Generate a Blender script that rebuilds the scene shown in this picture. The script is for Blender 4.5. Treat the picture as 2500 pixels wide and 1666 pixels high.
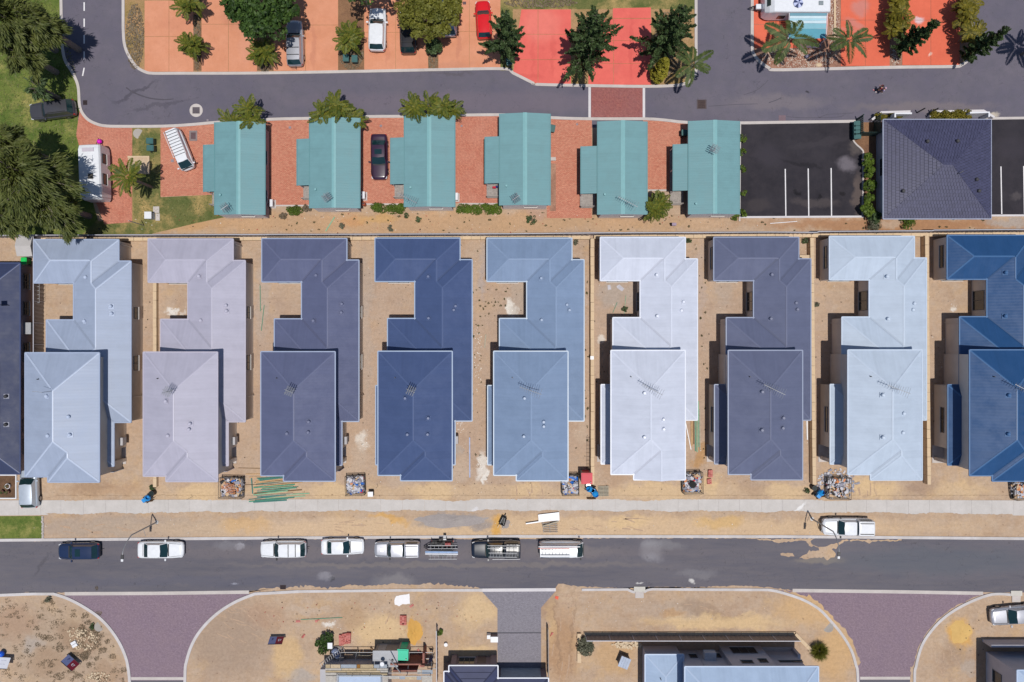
import bpy, bmesh, math, random
import numpy as np
from mathutils import Vector, Matrix

for o in list(bpy.data.objects):
    bpy.data.objects.remove(o)
S = bpy.context.scene
COL = S.collection
HC = 84.5            # height of the drone above the ground, metres
FP = 1944.0          # focal length in pixels of the 2500 px wide photograph
PI = math.pi

# ------------------------------------------------------------------ camera
cam = bpy.data.cameras.new('camera')
cam.sensor_width = 36.0
cam.lens = FP / 2500.0 * 36.0
cam.clip_start = 1.0
cam.clip_end = 2000.0
cam_ob = bpy.data.objects.new('camera', cam)
cam_ob.location = (0, 0, HC)
COL.objects.link(cam_ob)
S.camera = cam_ob

# ------------------------------------------------------------------ sky and sun
SUN = Vector((0.08, -0.155, 1.0)).normalized()
elev = math.asin(SUN.z)
world = bpy.data.worlds.new('World')
S.world = world
world.use_nodes = True
wn = world.node_tree.nodes
bg = wn.get('Background') or wn.new('ShaderNodeBackground')
sky = wn.new('ShaderNodeTexSky')
sky.sky_type = 'NISHITA'
sky.sun_disc = False
sky.sun_elevation = elev
sky.sun_rotation = math.atan2(SUN.x, SUN.y)
sky.altitude = 50
sky.air_density = 1.0
sky.dust_density = 0.6
sky.ozone_density = 2.0
world.node_tree.links.new(sky.outputs[0], bg.inputs[0])
bg.inputs[1].default_value = 0.085
sl = bpy.data.lights.new('sun', 'SUN')
sl.energy = 4.4
sl.angle = math.radians(0.53)
sl.color = (1.0, 0.955, 0.89)
so = bpy.data.objects.new('sun', sl)
so.rotation_euler = SUN.to_track_quat('Z', 'Y').to_euler()
so.location = (20, -40, 120)
COL.objects.link(so)
S.view_settings.view_transform = 'Standard'
S.view_settings.look = 'None'
S.view_settings.gamma = 1.0
S.view_settings.use_curve_mapping = False
S.view_settings.exposure = -0.30
S.cycles.max_bounces = 6
S.cycles.transparent_max_bounces = 4

# ------------------------------------------------------------------ helpers
def Wp(px, py, z=0.0):
    """photograph pixel + height above the ground -> point in the place"""
    s = (HC - z) / FP
    return Vector(((px - 1250.0) * s, (833.0 - py) * s, z))

def g1(c, x, y): return (625 * c + x / 3.76, y / 3.76)
def g2(c, x, y): return (625 * c + x / 3.76, 400 + y / 3.76)
def g3(c, x, y): return (625 * c + x / 3.76, 817 + y / 3.76)
def g4(c, x, y): return (625 * c + x / 3.63, 1234 + y / 3.63)

def lin(v):
    v = v / 255.0
    return v / 12.92 if v <= 0.04045 else ((v + 0.055) / 1.055) ** 2.4
KALB = 1.22
def C(r, g, b, k=KALB):
    return tuple(min(0.82, lin(v) / k) for v in (r, g, b)) + (1.0,)

class NT:
    def __init__(s, name):
        s.m = bpy.data.materials.new(name)
        s.m.use_nodes = True
        s.t = s.m.node_tree
        s.n = s.t.nodes
        s.b = s.n.get('Principled BSDF')
        s.out = [x for x in s.n if x.type == 'OUTPUT_MATERIAL'][0]
        s.pos = None
    def L(s, a, b): s.t.links.new(a, b)
    def P(s):
        if s.pos is None:
            s.pos = s.n.new('ShaderNodeNewGeometry').outputs['Position']
        return s.pos
    def O(s):
        return s.n.new('ShaderNodeTexCoord').outputs['Object']
    def vm(s, op, a, b):
        x = s.n.new('ShaderNodeVectorMath'); x.operation = op
        s.put(x.inputs[0], a); s.put(x.inputs[1], b)
        return x.outputs[1] if op in ('LENGTH', 'DOT_PRODUCT') else x.outputs[0]
    def put(s, i, v):
        if hasattr(v, 'is_output'): s.L(v, i)
        else: i.default_value = v
    def ma(s, op, a, b=0.0, clamp=False):
        x = s.n.new('ShaderNodeMath'); x.operation = op; x.use_clamp = clamp
        s.put(x.inputs[0], a); s.put(x.inputs[1], b)
        return x.outputs[0]
    def noise(s, vec, scale, detail=3.0, rough=0.55, col=False):
        x = s.n.new('ShaderNodeTexNoise')
        x.inputs['Scale'].default_value = scale
        x.inputs['Detail'].default_value = detail
        x.inputs['Roughness'].default_value = rough
        s.L(vec, x.inputs['Vector'])
        return x.outputs[1 if col else 0]
    def mr(s, v, a, b, c=0.0, d=1.0, smooth=False):
        x = s.n.new('ShaderNodeMapRange')
        if smooth: x.interpolation_type = 'SMOOTHSTEP'
        s.put(x.inputs[0], v)
        for i, k in enumerate((a, b, c, d)): x.inputs[i + 1].default_value = k
        return x.outputs[0]
    def mix(s, f, a, b, mode='MIX'):
        x = s.n.new('ShaderNodeMix'); x.data_type = 'RGBA'; x.blend_type = mode
        s.put(x.inputs[0], f); s.put(x.inputs[6], a); s.put(x.inputs[7], b)
        return x.outputs[2]
    def bump(s, h, dist, strength=1.0):
        x = s.n.new('ShaderNodeBump')
        x.inputs['Distance'].default_value = dist
        x.inputs['Strength'].default_value = strength
        s.L(h, x.inputs['Height'])
        s.L(x.outputs[0], s.b.inputs['Normal'])
    def fin(s, col, rough=0.8, metal=0.0, spec=0.4):
        s.put(s.b.inputs['Base Color'], col)
        s.put(s.b.inputs['Roughness'], rough)
        s.b.inputs['Metallic'].default_value = metal
        s.b.inputs['Specular IOR Level'].default_value = spec
        return s.m

_mc = {}
def mat(name, col, rough=0.7, metal=0.0, var=0.12, scale=2.0, bump=0.0, spec=0.4, obj=False, fine=14.0):
    """plain surface: base colour with worn, uneven tone"""
    key = name
    if key in _mc: return _mc[key]
    t = NT(name)
    p = t.O() if obj else t.P()
    n1 = t.noise(p, scale, 4)
    n2 = t.noise(p, fine, 2)
    f = t.ma('ADD', t.mr(n1, .3, .7, -var, var), t.mr(n2, .3, .7, -var * .5, var * .5))
    v = t.n.new('ShaderNodeHueSaturation')
    v.inputs['Color'].default_value = col
    t.L(t.ma('ADD', f, 1.0), v.inputs['Value'])
    if bump: t.bump(n2, bump)
    _mc[key] = t.fin(v.outputs[0], rough, metal, spec)
    return _mc[key]

def patch_stack(t, base, p, plist, dist=0.9):
    """stains and heaps of another colour: (cx, cy, rx, ry, angle, colour, strength) in photograph pixels on the ground"""
    nz = t.noise(p, 0.55, 5, .65, col=True)
    q = t.vm('ADD', p, t.vm('MULTIPLY', t.vm('SUBTRACT', nz, (.5, .5, .5)), (dist * 3.2, dist * 3.2, 0)))
    for (cx, cy, rx, ry, ang, c, st) in plist:
        w = Wp(cx, cy)
        d = t.vm('SUBTRACT', q, (w.x, w.y, 0))
        if ang:
            r = t.n.new('ShaderNodeVectorRotate'); r.rotation_type = 'Z_AXIS'
            t.L(d, r.inputs[0]); r.inputs['Angle'].default_value = math.radians(ang)
            d = r.outputs[0]
        l = t.vm('LENGTH', t.vm('MULTIPLY', d, (23.0 / rx, 23.0 / ry, 0)), (0, 0, 0))
        f = t.mr(l, 1.15, 0.45, 0.0, st, True)
        base = t.mix(f, base, c)
    return base

class MB:
    """collects vertices and faces of ONE mesh"""
    def __init__(s, org=(0, 0, 0)):
        s.v = []; s.f = []; s.org = Vector(org)
    def add(s, vs, fs):
        k = len(s.v)
        s.v.extend([tuple(v) for v in vs])
        s.f.extend([tuple(i + k for i in f) for f in fs])
        return s
    def box(s, c, d, rz=0.0, m=None):
        x, y, z = d[0] / 2, d[1] / 2, d[2] / 2
        vs = [Vector((a, b, e)) for e in (-z, z) for (a, b) in ((-x, -y), (x, -y), (x, y), (-x, y))]
        R = m if m is not None else Matrix.Rotation(rz, 3, 'Z')
        vs = [R @ v + Vector(c) for v in vs]
        return s.add(vs, [(3, 2, 1, 0), (4, 5, 6, 7), (0, 1, 5, 4), (1, 2, 6, 5), (2, 3, 7, 6), (3, 0, 4, 7)])
    def b2(s, x0, y0, z0, x1, y1, z1):
        return s.box(((x0 + x1) / 2, (y0 + y1) / 2, (z0 + z1) / 2), (abs(x1 - x0), abs(y1 - y0), abs(z1 - z0)))
    def cyl(s, p0, p1, r0, r1=None, n=8, cap=True):
        r1 = r0 if r1 is None else r1
        p0, p1 = Vector(p0), Vector(p1)
        d = (p1 - p0)
        if d.length < 1e-6: return s
        q = d.to_track_quat('Z', 'Y').to_matrix()
        vs = []
        for p, r in ((p0, r0), (p1, r1)):
            for i in range(n):
                a = 2 * PI * i / n
                vs.append(p + q @ Vector((r * math.cos(a), r * math.sin(a), 0)))
        fs = [(i, (i + 1) % n, n + (i + 1) % n, n + i) for i in range(n)]
        if cap: fs += [tuple(range(n))[::-1], tuple(range(n, 2 * n))]
        return s.add(vs, fs)
    def tube(s, pts, r, n=6, taper=1.0):
        for i in range(len(pts) - 1):
            a = r * (1 + (taper - 1) * i / max(1, len(pts) - 1)); b = r * (1 + (taper - 1) * (i + 1) / max(1, len(pts) - 1))
            s.cyl(pts[i], pts[i + 1], a, b, n)
        return s
    def prism(s, pts, z0, z1):
        """pts: world xy outline"""
        n = len(pts)
        vs = [(p[0], p[1], z0) for p in pts] + [(p[0], p[1], z1) for p in pts]
        ar = sum(pts[i][0] * pts[(i + 1) % n][1] - pts[(i + 1) % n][0] * pts[i][1] for i in range(n))
        fs = [(i, (i + 1) % n, n + (i + 1) % n, n + i) for i in range(n)]
        top = tuple(range(n, 2 * n)); bot = tuple(range(n))[::-1]
        fs += [top, bot]
        if ar < 0: fs = [f[::-1] for f in fs]
        return s.add(vs, fs)
    def flat(s, pts, z):
        n = len(pts)
        ar = sum(pts[i][0] * pts[(i + 1) % n][1] - pts[(i + 1) % n][0] * pts[i][1] for i in range(n))
        f = tuple(range(n))
        return s.add([(p[0], p[1], z) for p in pts], [f if ar > 0 else f[::-1]])
    def ball(s, c, r, n=8, m=5, sq=(1, 1, 1)):
        c = Vector(c); vs = []; fs = []
        for j in range(m + 1):
            t = PI * j / m
            for i in range(n):
                a = 2 * PI * i / n
                vs.append(c + Vector((r * sq[0] * math.sin(t) * math.cos(a), r * sq[1] * math.sin(t) * math.sin(a), r * sq[2] * math.cos(t))))
        for j in range(m):
            for i in range(n):
                fs.append((j * n + i, (j + 1) * n + i, (j + 1) * n + (i + 1) % n, j * n + (i + 1) % n))
        return s.add(vs, fs)
    def mesh(s, name):
        me = bpy.data.meshes.new(name)
        me.from_pydata([tuple(Vector(v) - s.org) for v in s.v], [], s.f)
        me.update()
        return me
    def build(s, name, m, parent=None, smooth=False, tri=False, **kw):
        me = s.mesh(name)
        if smooth: me.polygons.foreach_set('use_smooth', [True] * len(me.polygons))
        me.materials.append(m)
        return put(name, me, parent, **kw)

def put(name, me, parent=None, loc=None, rz=0.0, **kw):
    o = bpy.data.objects.new(name, me)
    COL.objects.link(o)
    if parent is not None: o.parent = parent
    if loc is not None: o.location = loc
    if rz: o.rotation_euler = (0, 0, rz)
    for k, v in kw.items(): o[k] = v
    return o

def thing(name, label, cat, loc=(0, 0, 0), rz=0.0, group=None):
    o = bpy.data.objects.new(name, None)
    o.empty_display_size = 0.3
    COL.objects.link(o)
    o.location = loc; o.rotation_euler = (0, 0, rz)
    return tag(o, label, cat, group)

def tag(o, label, cat, group=None):
    o['label'] = label; o['category'] = cat
    if group: o['group'] = group
    return o

def dup(root, loc, rz=0.0, label=None, scale=None, mats=None):
    def cp(o, par):
        c = o.copy(); COL.objects.link(c)
        if par is not None: c.parent = par
        for ch in list(o.children): cp(ch, c)
        return c
    r = cp(root, None)
    r.location = loc; r.rotation_euler = (0, 0, rz)
    if scale: r.scale = scale
    if label: r['label'] = label
    return r

def smooth(pts, n=6, closed=False):
    out = []
    k = len(pts)
    rng = range(k) if closed else range(k - 1)
    for i in rng:
        g = (lambda j: pts[j % k]) if closed else (lambda j: pts[max(0, min(k - 1, j))])
        p0, p1, p2, p3 = g(i - 1), g(i), g(i + 1), g(i + 2)
        for j in range(n):
            t = j / n
            out.append(tuple(0.5 * ((2 * p1[d]) + (-p0[d] + p2[d]) * t + (2 * p0[d] - 5 * p1[d] + 4 * p2[d] - p3[d]) * t * t
                       + (-p0[d] + 3 * p1[d] - 3 * p2[d] + p3[d]) * t ** 3) for d in range(2)))
    if not closed: out.append(tuple(pts[-1]))
    return out

def ragged(pts, amp, step, seed=0):
    """closed outline in pixels made uneven"""
    R = random.Random(seed); out = []
    n = len(pts)
    for i in range(n):
        a, b = Vector(pts[i]), Vector(pts[(i + 1) % n])
        k = max(1, int((b - a).length / step))
        d = (b - a).normalized() if (b - a).length else Vector((1, 0))
        nn = Vector((-d.y, d.x))
        for j in range(k):
            p = a.lerp(b, j / k)
            w = R.gauss(0, amp)
            out.append(tuple(p + nn * w + d * R.uniform(-.25, .25) * step))
    return out

def px2(pts, z=0.0): return [tuple(Wp(p[0], p[1], z)[:2]) for p in pts]

def sheet(name, pts, z, m, parent=None, kind='structure'):
    mb = MB().flat(px2(pts), z)
    o = mb.build(name, m, parent)
    if parent is None and kind: o['kind'] = kind
    return o

def strip_mesh(mb, pts, w, z0, z1):
    """raised strip along world points"""
    P = [Vector((p[0], p[1], 0)) for p in pts]
    Ls = []; Rs = []
    for i in range(len(P)):
        d = Vector((0, 0, 0))
        if i > 0: d += (P[i] - P[i - 1]).normalized()
        if i < len(P) - 1: d += (P[i + 1] - P[i]).normalized()
        d.normalize()
        n = Vector((-d.y, d.x, 0))
        Ls.append(P[i] + n * w / 2); Rs.append(P[i] - n * w / 2)
    n = len(P)
    vs = []
    for z in (z0, z1):
        vs += [(p.x, p.y, z) for p in Ls] + [(p.x, p.y, z) for p in Rs]
    fs = []
    for i in range(n - 1):
        fs.append((2 * n + i, 3 * n + i, 3 * n + i + 1, 2 * n + i + 1))
        fs.append((i, 2 * n + i, 2 * n + i + 1, i + 1))
        fs.append((n + i + 1, 3 * n + i + 1, 3 * n + i, n + i))
    fs.append((0, n, 3 * n, 2 * n)); fs.append((n - 1, 3 * n - 1, 4 * n - 1, 2 * n - 1)[::-1] if False else (n - 1, 3 * n - 1, 4 * n - 1, 2 * n - 1))
    mb.add(vs, fs)
    return mb

def kerb(name, pts, w=0.28, z1=0.12, m=None, z0=-0.02):
    o = strip_mesh(MB(), px2(pts), w, z0, z1).build(name, m)
    o['kind'] = 'structure'
    return o
# ------------------------------------------------------------------ ground materials
def sand_mat():
    t = NT('sand')
    p = t.P()
    a = t.mr(t.noise(p, 0.16, 5, .6), .32, .68)
    b = t.mr(t.noise(p, 0.9, 6, .68), .30, .72)
    base = t.mix(a, C(184, 155, 130), C(206, 176, 144))
    base = t.mix(t.ma('MULTIPLY', b, .75), base, C(200, 180, 162))
    w = t.mr(t.noise(p, .42, 7, .74), .50, .66)
    base = t.mix(t.ma('MULTIPLY', w, .42), base, C(166, 138, 116))
    y = t.mr(t.noise(t.vm('ADD', p, (31.0, 7.0, 0)), .30, 6, .7), .54, .68)
    base = t.mix(t.ma('MULTIPLY', y, .45), base, C(214, 178, 130))
    YL = C(228, 197, 152); OR = C(224, 174, 98); WH = C(236, 230, 222); GR = C(182, 172, 164); DK = C(150, 124, 102); TN = C(200, 162, 124)
    LG = C(200, 178, 158)
    pl = [(1000, 545, 900, 34, 0, TN, .75), (2200, 550, 420, 22, 0, C(176, 128, 92), .8), (400, 545, 160, 25, 0, C(205, 160, 110), .6),
          (330, 1288, 330, 30, 0, C(180, 163, 149), .8), (720, 1288, 170, 26, 0, C(194, 174, 160), .75), (560, 1560, 120, 110, 0, C(172, 150, 132), .75), (130, 1570, 200, 130, 0, C(182, 162, 142), .6), (1250, 900, 1300, 330, 0, C(188, 164, 149), .45),
          (485, 1205, 60, 26, 0, YL, .8), (811, 1200, 60, 24, 0, YL, .7), (1058, 1205, 60, 26, 0, YL, .85), (1290, 1200, 50, 26, 0, YL, .7),
          (1596, 1198, 100, 26, 0, YL, .7), (1734, 1190, 30, 34, 0, YL, .8), (1915, 1205, 60, 24, 0, YL, .7), (2128, 1195, 80, 28, 0, YL, .8), (2350, 1195, 90, 22, 0, YL, .4),
          (1350, 1290, 1150, 34, 0, C(222, 192, 156), .75), (1250, 1203, 1250, 22, 0, C(216, 188, 154), .55), (950, 1264, 55, 14, 8, OR, .7), (1214, 1286, 17, 34, 12, OR, .95), (1530, 1272, 60, 22, 0, YL, .7), (1760, 1275, 70, 20, 0, C(220, 180, 116), .6),
          (600, 1280, 70, 20, 0, OR, .35), (1103, 1270, 104, 22, -3, C(160, 152, 150), .95), (1172, 1280, 40, 18, 0, C(160, 152, 150), .8),
          (1012, 1540, 22, 36, -4, OR, .95), (925, 1540, 80, 46, 0, YL, .75), (860, 1500, 40, 40, 0, C(190, 158, 124), .6), (1165, 1490, 60, 50, 0, YL, .7), (1150, 1590, 60, 20, 0, YL, .7),
          (2345, 1545, 36, 38, 0, OR, .9), (2000, 1480, 120, 60, 0, C(218, 180, 132), .7), (2040, 1600, 60, 80, 0, C(214, 174, 124), .7), (1750, 1520, 200, 22, 0, YL, .75), (1650, 1490, 90, 30, 0, GR, .3),
          (1720, 1490, 80, 20, 15, DK, .4), (1640, 1500, 40, 14, 0, C(196, 150, 96), .5), (1345, 1520, 14, 70, 0, YL, .8), (1500, 1600, 60, 60, 0, C(206, 168, 122), .6),
          (885, 1083, 18, 32, 15, WH, .7), (878, 1120, 26, 44, 10, LG, .7), (1174, 1140, 12, 46, 14, WH, .8), (1127, 1146, 26, 36, 0, LG, .8), (1184, 1166, 7, 24, 0, WH, .95), (1111, 1098, 14, 22, 0, GR, .7), (970, 1172, 34, 24, 20, LG, .7),
          (1243, 751, 12, 20, 0, WH, .95), (1254, 765, 12, 22, 0, WH, .8), (421, 757, 15, 11, 10, WH, .95), (448, 758, 8, 6, 0, WH, .5), (1420, 1056, 18, 34, 0, LG, .8), (1468, 829, 11, 12, 0, WH, .7), (2326, 749, 10, 9, 0, WH, .85),
          (2036, 752, 14, 12, 0, LG, .6), (1763, 765, 24, 16, 0, LG, .7), (1763, 715, 30, 40, 0, GR, .3), (1178, 660, 12, 80, 0, C(186, 172, 166), .8), (640, 740, 20, 120, 0, C(188, 174, 164), .5), (1420, 760, 14, 140, 0, C(192, 174, 164), .5), (895, 860, 16, 160, 0, C(188, 172, 160), .5), (1110, 1010, 20, 60, 0, C(192, 174, 164), .5), (1710, 700, 14, 130, 0, C(190, 172, 162), .5), (1270, 690, 30, 120, 0, GR, .45), (895, 700, 22, 110, 0, GR, .4), (1160, 650, 18, 90, 0, LG, .5), (1495, 715, 40, 35, 0, GR, .6), (1545, 715, 20, 50, 0, GR, .5),
          (83, 1573, 30, 22, 0, GR, .7), (804, 1522, 18, 9, 0, WH, .85), (757, 1487, 60, 9, 0, LG, .8), (735, 1650, 40, 26, 0, GR, .8), (700, 1600, 40, 60, 0, C(220, 186, 138), .7), (650, 1500, 60, 40, 0, C(182, 148, 124), .5),
          (190, 1560, 70, 40, 25, C(158, 128, 102), .55), (120, 1620, 60, 40, 0, C(168, 138, 112), .5), (260, 1640, 40, 30, 0, C(168, 138, 112), .5), (40, 1520, 60, 50, 0, C(176, 142, 118), .5),
          (1340, 1470, 30, 60, 10, C(172, 140, 114), .6), (1372, 1580, 46, 110, 0, C(184, 146, 112), .7), (1397, 1540, 4, 130, 3, DK, .4), (1360, 1560, 4, 120, -4, DK, .45),
          (2420, 1620, 70, 70, 0, C(182, 146, 116), .6), (2365, 1630, 24, 22, 0, GR, .6), (2330, 1600, 40, 40, 0, DK, .3), (1500, 1135, 40, 60, 0, C(184, 152, 124), .5), (1705, 1120, 20, 26, 0, C(190, 140, 76), .6), (1720, 1095, 14, 20, 0, C(190, 140, 76), .5),
          (260, 1195, 120, 20, 0, C(186, 152, 122), .6), (220, 1190, 50, 16, 0, DK, .35), (2250, 1190, 40, 26, 0, C(168, 142, 124), .6), (1840, 1195, 40, 24, 0, C(178, 150, 126), .5),
          (1310, 520, 34, 22, 0, C(190, 156, 138), .7), (925, 537, 60, 14, 0, C(214, 170, 110), .6), (860, 545, 40, 14, 0, C(206, 150, 98), .5), (2460, 545, 60, 14, 0, GR, .8), (2180, 545, 40, 12, 0, LG, .7)]
    base = patch_stack(t, base, p, pl)
    n3 = t.noise(p, 3.2, 6, .72)
    n4 = t.noise(p, 16, 4, .7)
    v = t.n.new('ShaderNodeHueSaturation'); t.L(base, v.inputs['Color'])
    t.L(t.ma('ADD', t.ma('ADD', t.mr(n3, .28, .72, -.16, .11), t.mr(n4, .3, .7, -.065, .055)), 1.0), v.inputs['Value'])
    # small dark specks: scraps and footprints
    sp = t.mr(t.noise(p, 2.6, 3, .6), .66, .72)
    col = t.mix(t.ma('MULTIPLY', sp, .55), v.outputs[0], C(120, 96, 78))
    tr = t.mr(t.noise(t.vm('MULTIPLY', p, (.25, 3.2, 1)), 1.0, 4, .65), .56, .66)
    col = t.mix(t.ma('MULTIPLY', tr, .16), col, C(150, 124, 104))
    h = t.ma('ADD', t.ma('MULTIPLY', n3, 1.0), t.ma('MULTIPLY', n4, .35))
    t.bump(h, 0.09, .7)
    return t.fin(col, .95, 0, .15)

def asphalt_mat(name, c0, c1, c2, stretch=(1, 1, 1), pl=(), bumpd=.006):
    t = NT(name)
    p = t.P()
    q = t.vm('MULTIPLY', p, stretch)
    a = t.mr(t.noise(q, .22, 5, .62), .32, .68)
    b = t.mr(t.noise(q, 1.1, 5, .66), .34, .70)
    base = t.mix(a, c0, c1)
    base = t.mix(t.ma('MULTIPLY', b, .45), base, c2)
    if pl: base = patch_stack(t, base, p, pl, .6)
    n4 = t.noise(p, 26, 3, .7)
    v = t.n.new('ShaderNodeHueSaturation'); t.L(base, v.inputs['Color'])
    t.L(t.ma('ADD', t.mr(n4, .25, .75, -.13, .13), 1.0), v.inputs['Value'])
    # thin wandering cracks
    w = t.noise(p, .35, 3, .6)
    cr = t.mr(t.ma('ABSOLUTE', t.ma('SUBTRACT', w, .5)), .0, .0035, .35, 0.0)
    col = t.mix(cr, v.outputs[0], C(58, 55, 60))
    t.bump(n4, bumpd)
    return t.fin(col, .9, 0, .25)

def concrete_mat(name, c0, c1, fine=.10, pl=()):
    t = NT(name)
    p = t.P()
    a = t.mr(t.noise(p, .5, 6, .66), .3, .7)
    base = t.mix(a, c0, c1)
    st = t.mr(t.noise(p, 1.7, 6, .75), .58, .75)
    base = t.mix(t.ma('MULTIPLY', st, .35), base, tuple(x * .72 for x in c0[:3]) + (1,))
    if pl: base = patch_stack(t, base, p, pl, .5)
    n4 = t.noise(p, 18, 4, .7)
    n5 = t.noise(p, 1.3, 6, .78)
    v = t.n.new('ShaderNodeHueSaturation'); t.L(base, v.inputs['Color'])
    t.L(t.ma('ADD', t.ma('ADD', t.mr(n4, .25, .75, -fine, fine), t.mr(n5, .3, .7, -.055, .045)), 1.0), v.inputs['Value'])
    t.bump(n4, .004)
    return t.fin(v.outputs[0], .88, 0, .25)

def brick_mat(name, c0, c1, mort, rot=0.0, bw=.23, bh=.115, blot=None, gap=.012):
    t = NT(name)
    p = t.P()
    if rot:
        r = t.n.new('ShaderNodeVectorRotate'); r.rotation_type = 'Z_AXIS'; t.L(p, r.inputs[0]); r.inputs['Angle'].default_value = rot
        p2 = r.outputs[0]
    else: p2 = p
    b = t.n.new('ShaderNodeTexBrick')
    t.L(p2, b.inputs['Vector'])
    b.inputs['Color1'].default_value = c0; b.inputs['Color2'].default_value = c1; b.inputs['Mortar'].default_value = mort
    b.inputs['Scale'].default_value = 1.0; b.inputs['Mortar Size'].default_value = gap
    b.inputs['Brick Width'].default_value = bw; b.inputs['Row Height'].default_value = bh; b.inputs['Bias'].default_value = 0.0
    base = b.outputs[0]
    a = t.mr(t.noise(p, .45, 6, .68), .34, .68)
    base = t.mix(t.ma('MULTIPLY', a, .55), base, blot or c1)
    n3 = t.noise(p, 4.2, 4, .75)
    n5 = t.noise(t.vm('MULTIPLY', p, (5.0, 9.0, 1)), 1.0, 1, .5)
    v = t.n.new('ShaderNodeHueSaturation'); t.L(base, v.inputs['Color'])
    t.L(t.ma('ADD', t.ma('ADD', t.mr(n3, .3, .7, -.11, .11), t.mr(n5, .3, .7, -.10, .10)), 1.0), v.inputs['Value'])
    t.bump(b.outputs[1], -.012)
    return t.fin(v.outputs[0], .88, 0, .25)

def grass_mat(name, c0, c1, dry, amt=.5):
    t = NT(name)
    p = t.P()
    a = t.mr(t.noise(p, .7, 6, .7), .35, .65)
    d = t.mr(t.noise(p, .26, 6, .72), .62 - .3 * amt, .80 - .3 * amt)
    base = t.mix(a, c0, c1)
    base = t.mix(d, base, dry)
    n4 = t.noise(p, 9, 5, .75)
    v = t.n.new('ShaderNodeHueSaturation'); t.L(base, v.inputs['Color'])
    t.L(t.ma('ADD', t.mr(n4, .28, .72, -.30, .30), 1.0), v.inputs['Value'])
    t.bump(n4, .07)
    return t.fin(v.outputs[0], .95, 0, .15)

SAND = sand_mat()
ASPH_UP = asphalt_mat('asphalt_grey', C(104, 100, 116), C(116, 110, 122), C(98, 97, 106), (1, 1, 1),
                      [(1150, 250, 500, 30, 0, C(122, 112, 124), .5), (1900, 250, 140, 22, 0, C(128, 120, 126), .7), (2420, 285, 26, 10, 0, C(208, 196, 178), .85), (2250, 262, 200, 14, 0, C(132, 122, 124), .55), (1110, 178, 60, 5, 0, C(88, 82, 84), .4),
                       (330, 225, 70, 5, -28, C(66, 64, 74), .5), (390, 258, 90, 6, -10, C(72, 70, 80), .4), (1970, 226, 8, 4, 0, C(60, 58, 64), .9)])
ASPH_LOW = asphalt_mat('street_asphalt', C(96, 95, 106), C(110, 107, 116), C(122, 116, 118), (.35, 2.2, 1),
                       [(585, 1338, 14, 10, 0, C(200, 200, 210), .6), (560, 1332, 40, 14, 0, C(140, 138, 144), .5), (1590, 1345, 34, 30, 30, C(160, 158, 164), .65), (1620, 1332, 60, 16, 0, C(140, 138, 142), .5), (810, 1412, 9, 6, 0, C(58, 56, 60), .9),
                        (795, 1408, 22, 10, 0, C(160, 158, 166), .5), (962, 1420, 60, 22, 0, C(142, 138, 140), .6), (1690, 1418, 10, 6, 0, C(220, 218, 216), .8), (1700, 1400, 60, 12, 0, C(135, 133, 138), .5), (575, 1423, 10, 3, 0, C(190, 192, 206), .8), (1400, 1345, 120, 14, 0, C(134, 128, 126), .5),
                        (1100, 1380, 600, 8, 0, C(134, 126, 122), .5), (1000, 1348, 900, 20, 0, C(122, 115, 119), .6), (500, 1420, 500, 14, 0, C(98, 98, 112), .5), (2000, 1370, 70, 10, 0, C(150, 140, 126), .5), (2300, 1370, 300, 40, 0, C(98, 104, 114), .5), (1560, 1424, 8, 3, 0, C(220, 218, 216), .7), (100, 1380, 40, 6, -60, C(78, 76, 84), .4)])
ASPH_PARK = asphalt_mat('car_park_asphalt', C(42, 40, 47), C(58, 55, 62), C(68, 63, 68), (1, 1, 1),
                        [(1945, 470, 9, 7, 0, C(26, 25, 30), .8), (2002, 480, 8, 8, 0, C(26, 25, 30), .8), (2055, 474, 8, 7, 0, C(28, 26, 30), .7), (1880, 380, 50, 30, 20, C(64, 60, 68), .6), (1850, 500, 40, 20, 0, C(72, 66, 68), .6), (2000, 350, 90, 10, -8, C(66, 62, 68), .6), (1960, 400, 60, 6, 12, C(34, 33, 38), .6), (2470, 360, 40, 30, 0, C(64, 60, 68), .6), (2478, 480, 16, 10, 0, C(92, 86, 88), .6), (2068, 402, 30, 24, 0, C(120, 114, 122), .85), (2095, 480, 16, 60, 0, C(104, 92, 88), .75), (1990, 495, 70, 12, 5, C(92, 84, 84), .5), (2092, 360, 20, 22, 0, C(100, 92, 90), .7)])
CONC = concrete_mat('kerb_concrete', C(196, 188, 184), C(212, 204, 200))
CONC_DUST = concrete_mat('dusty_kerb_concrete', C(196, 190, 188), C(216, 212, 214), .08)
CONC_PATH = concrete_mat('footpath_concrete', C(198, 193, 189), C(212, 207, 204), .08, [(1950, 1240, 22, 5, -40, C(245, 245, 245), .8), (1160, 1245, 10, 5, 0, C(235, 235, 240), .6)])
CONC_WHITE = concrete_mat('white_concrete', C(214, 210, 214), C(226, 222, 224), .05)
SALMON = concrete_mat('salmon_concrete', C(216, 146, 112), C(228, 160, 128), .08, [(720, 164, 9, 5, 0, C(150, 104, 88), .6), (921, 128, 9, 5, 0, C(150, 104, 88), .6), (716, 100, 6, 60, 0, C(196, 130, 106), .5), (765, 110, 6, 70, 0, C(196, 130, 106), .45), (945, 110, 5, 60, 0, C(198, 132, 108), .4), (1120, 110, 8, 50, 0, C(190, 126, 104), .4), (600, 110, 20, 60, 0, C(222, 158, 132), .5), (620, 40, 90, 40, 0, C(184, 118, 96), .5), (1100, 160, 60, 12, 0, C(196, 140, 118), .35), (430, 60, 50, 20, 0, C(210, 140, 112), .4)])
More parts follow.
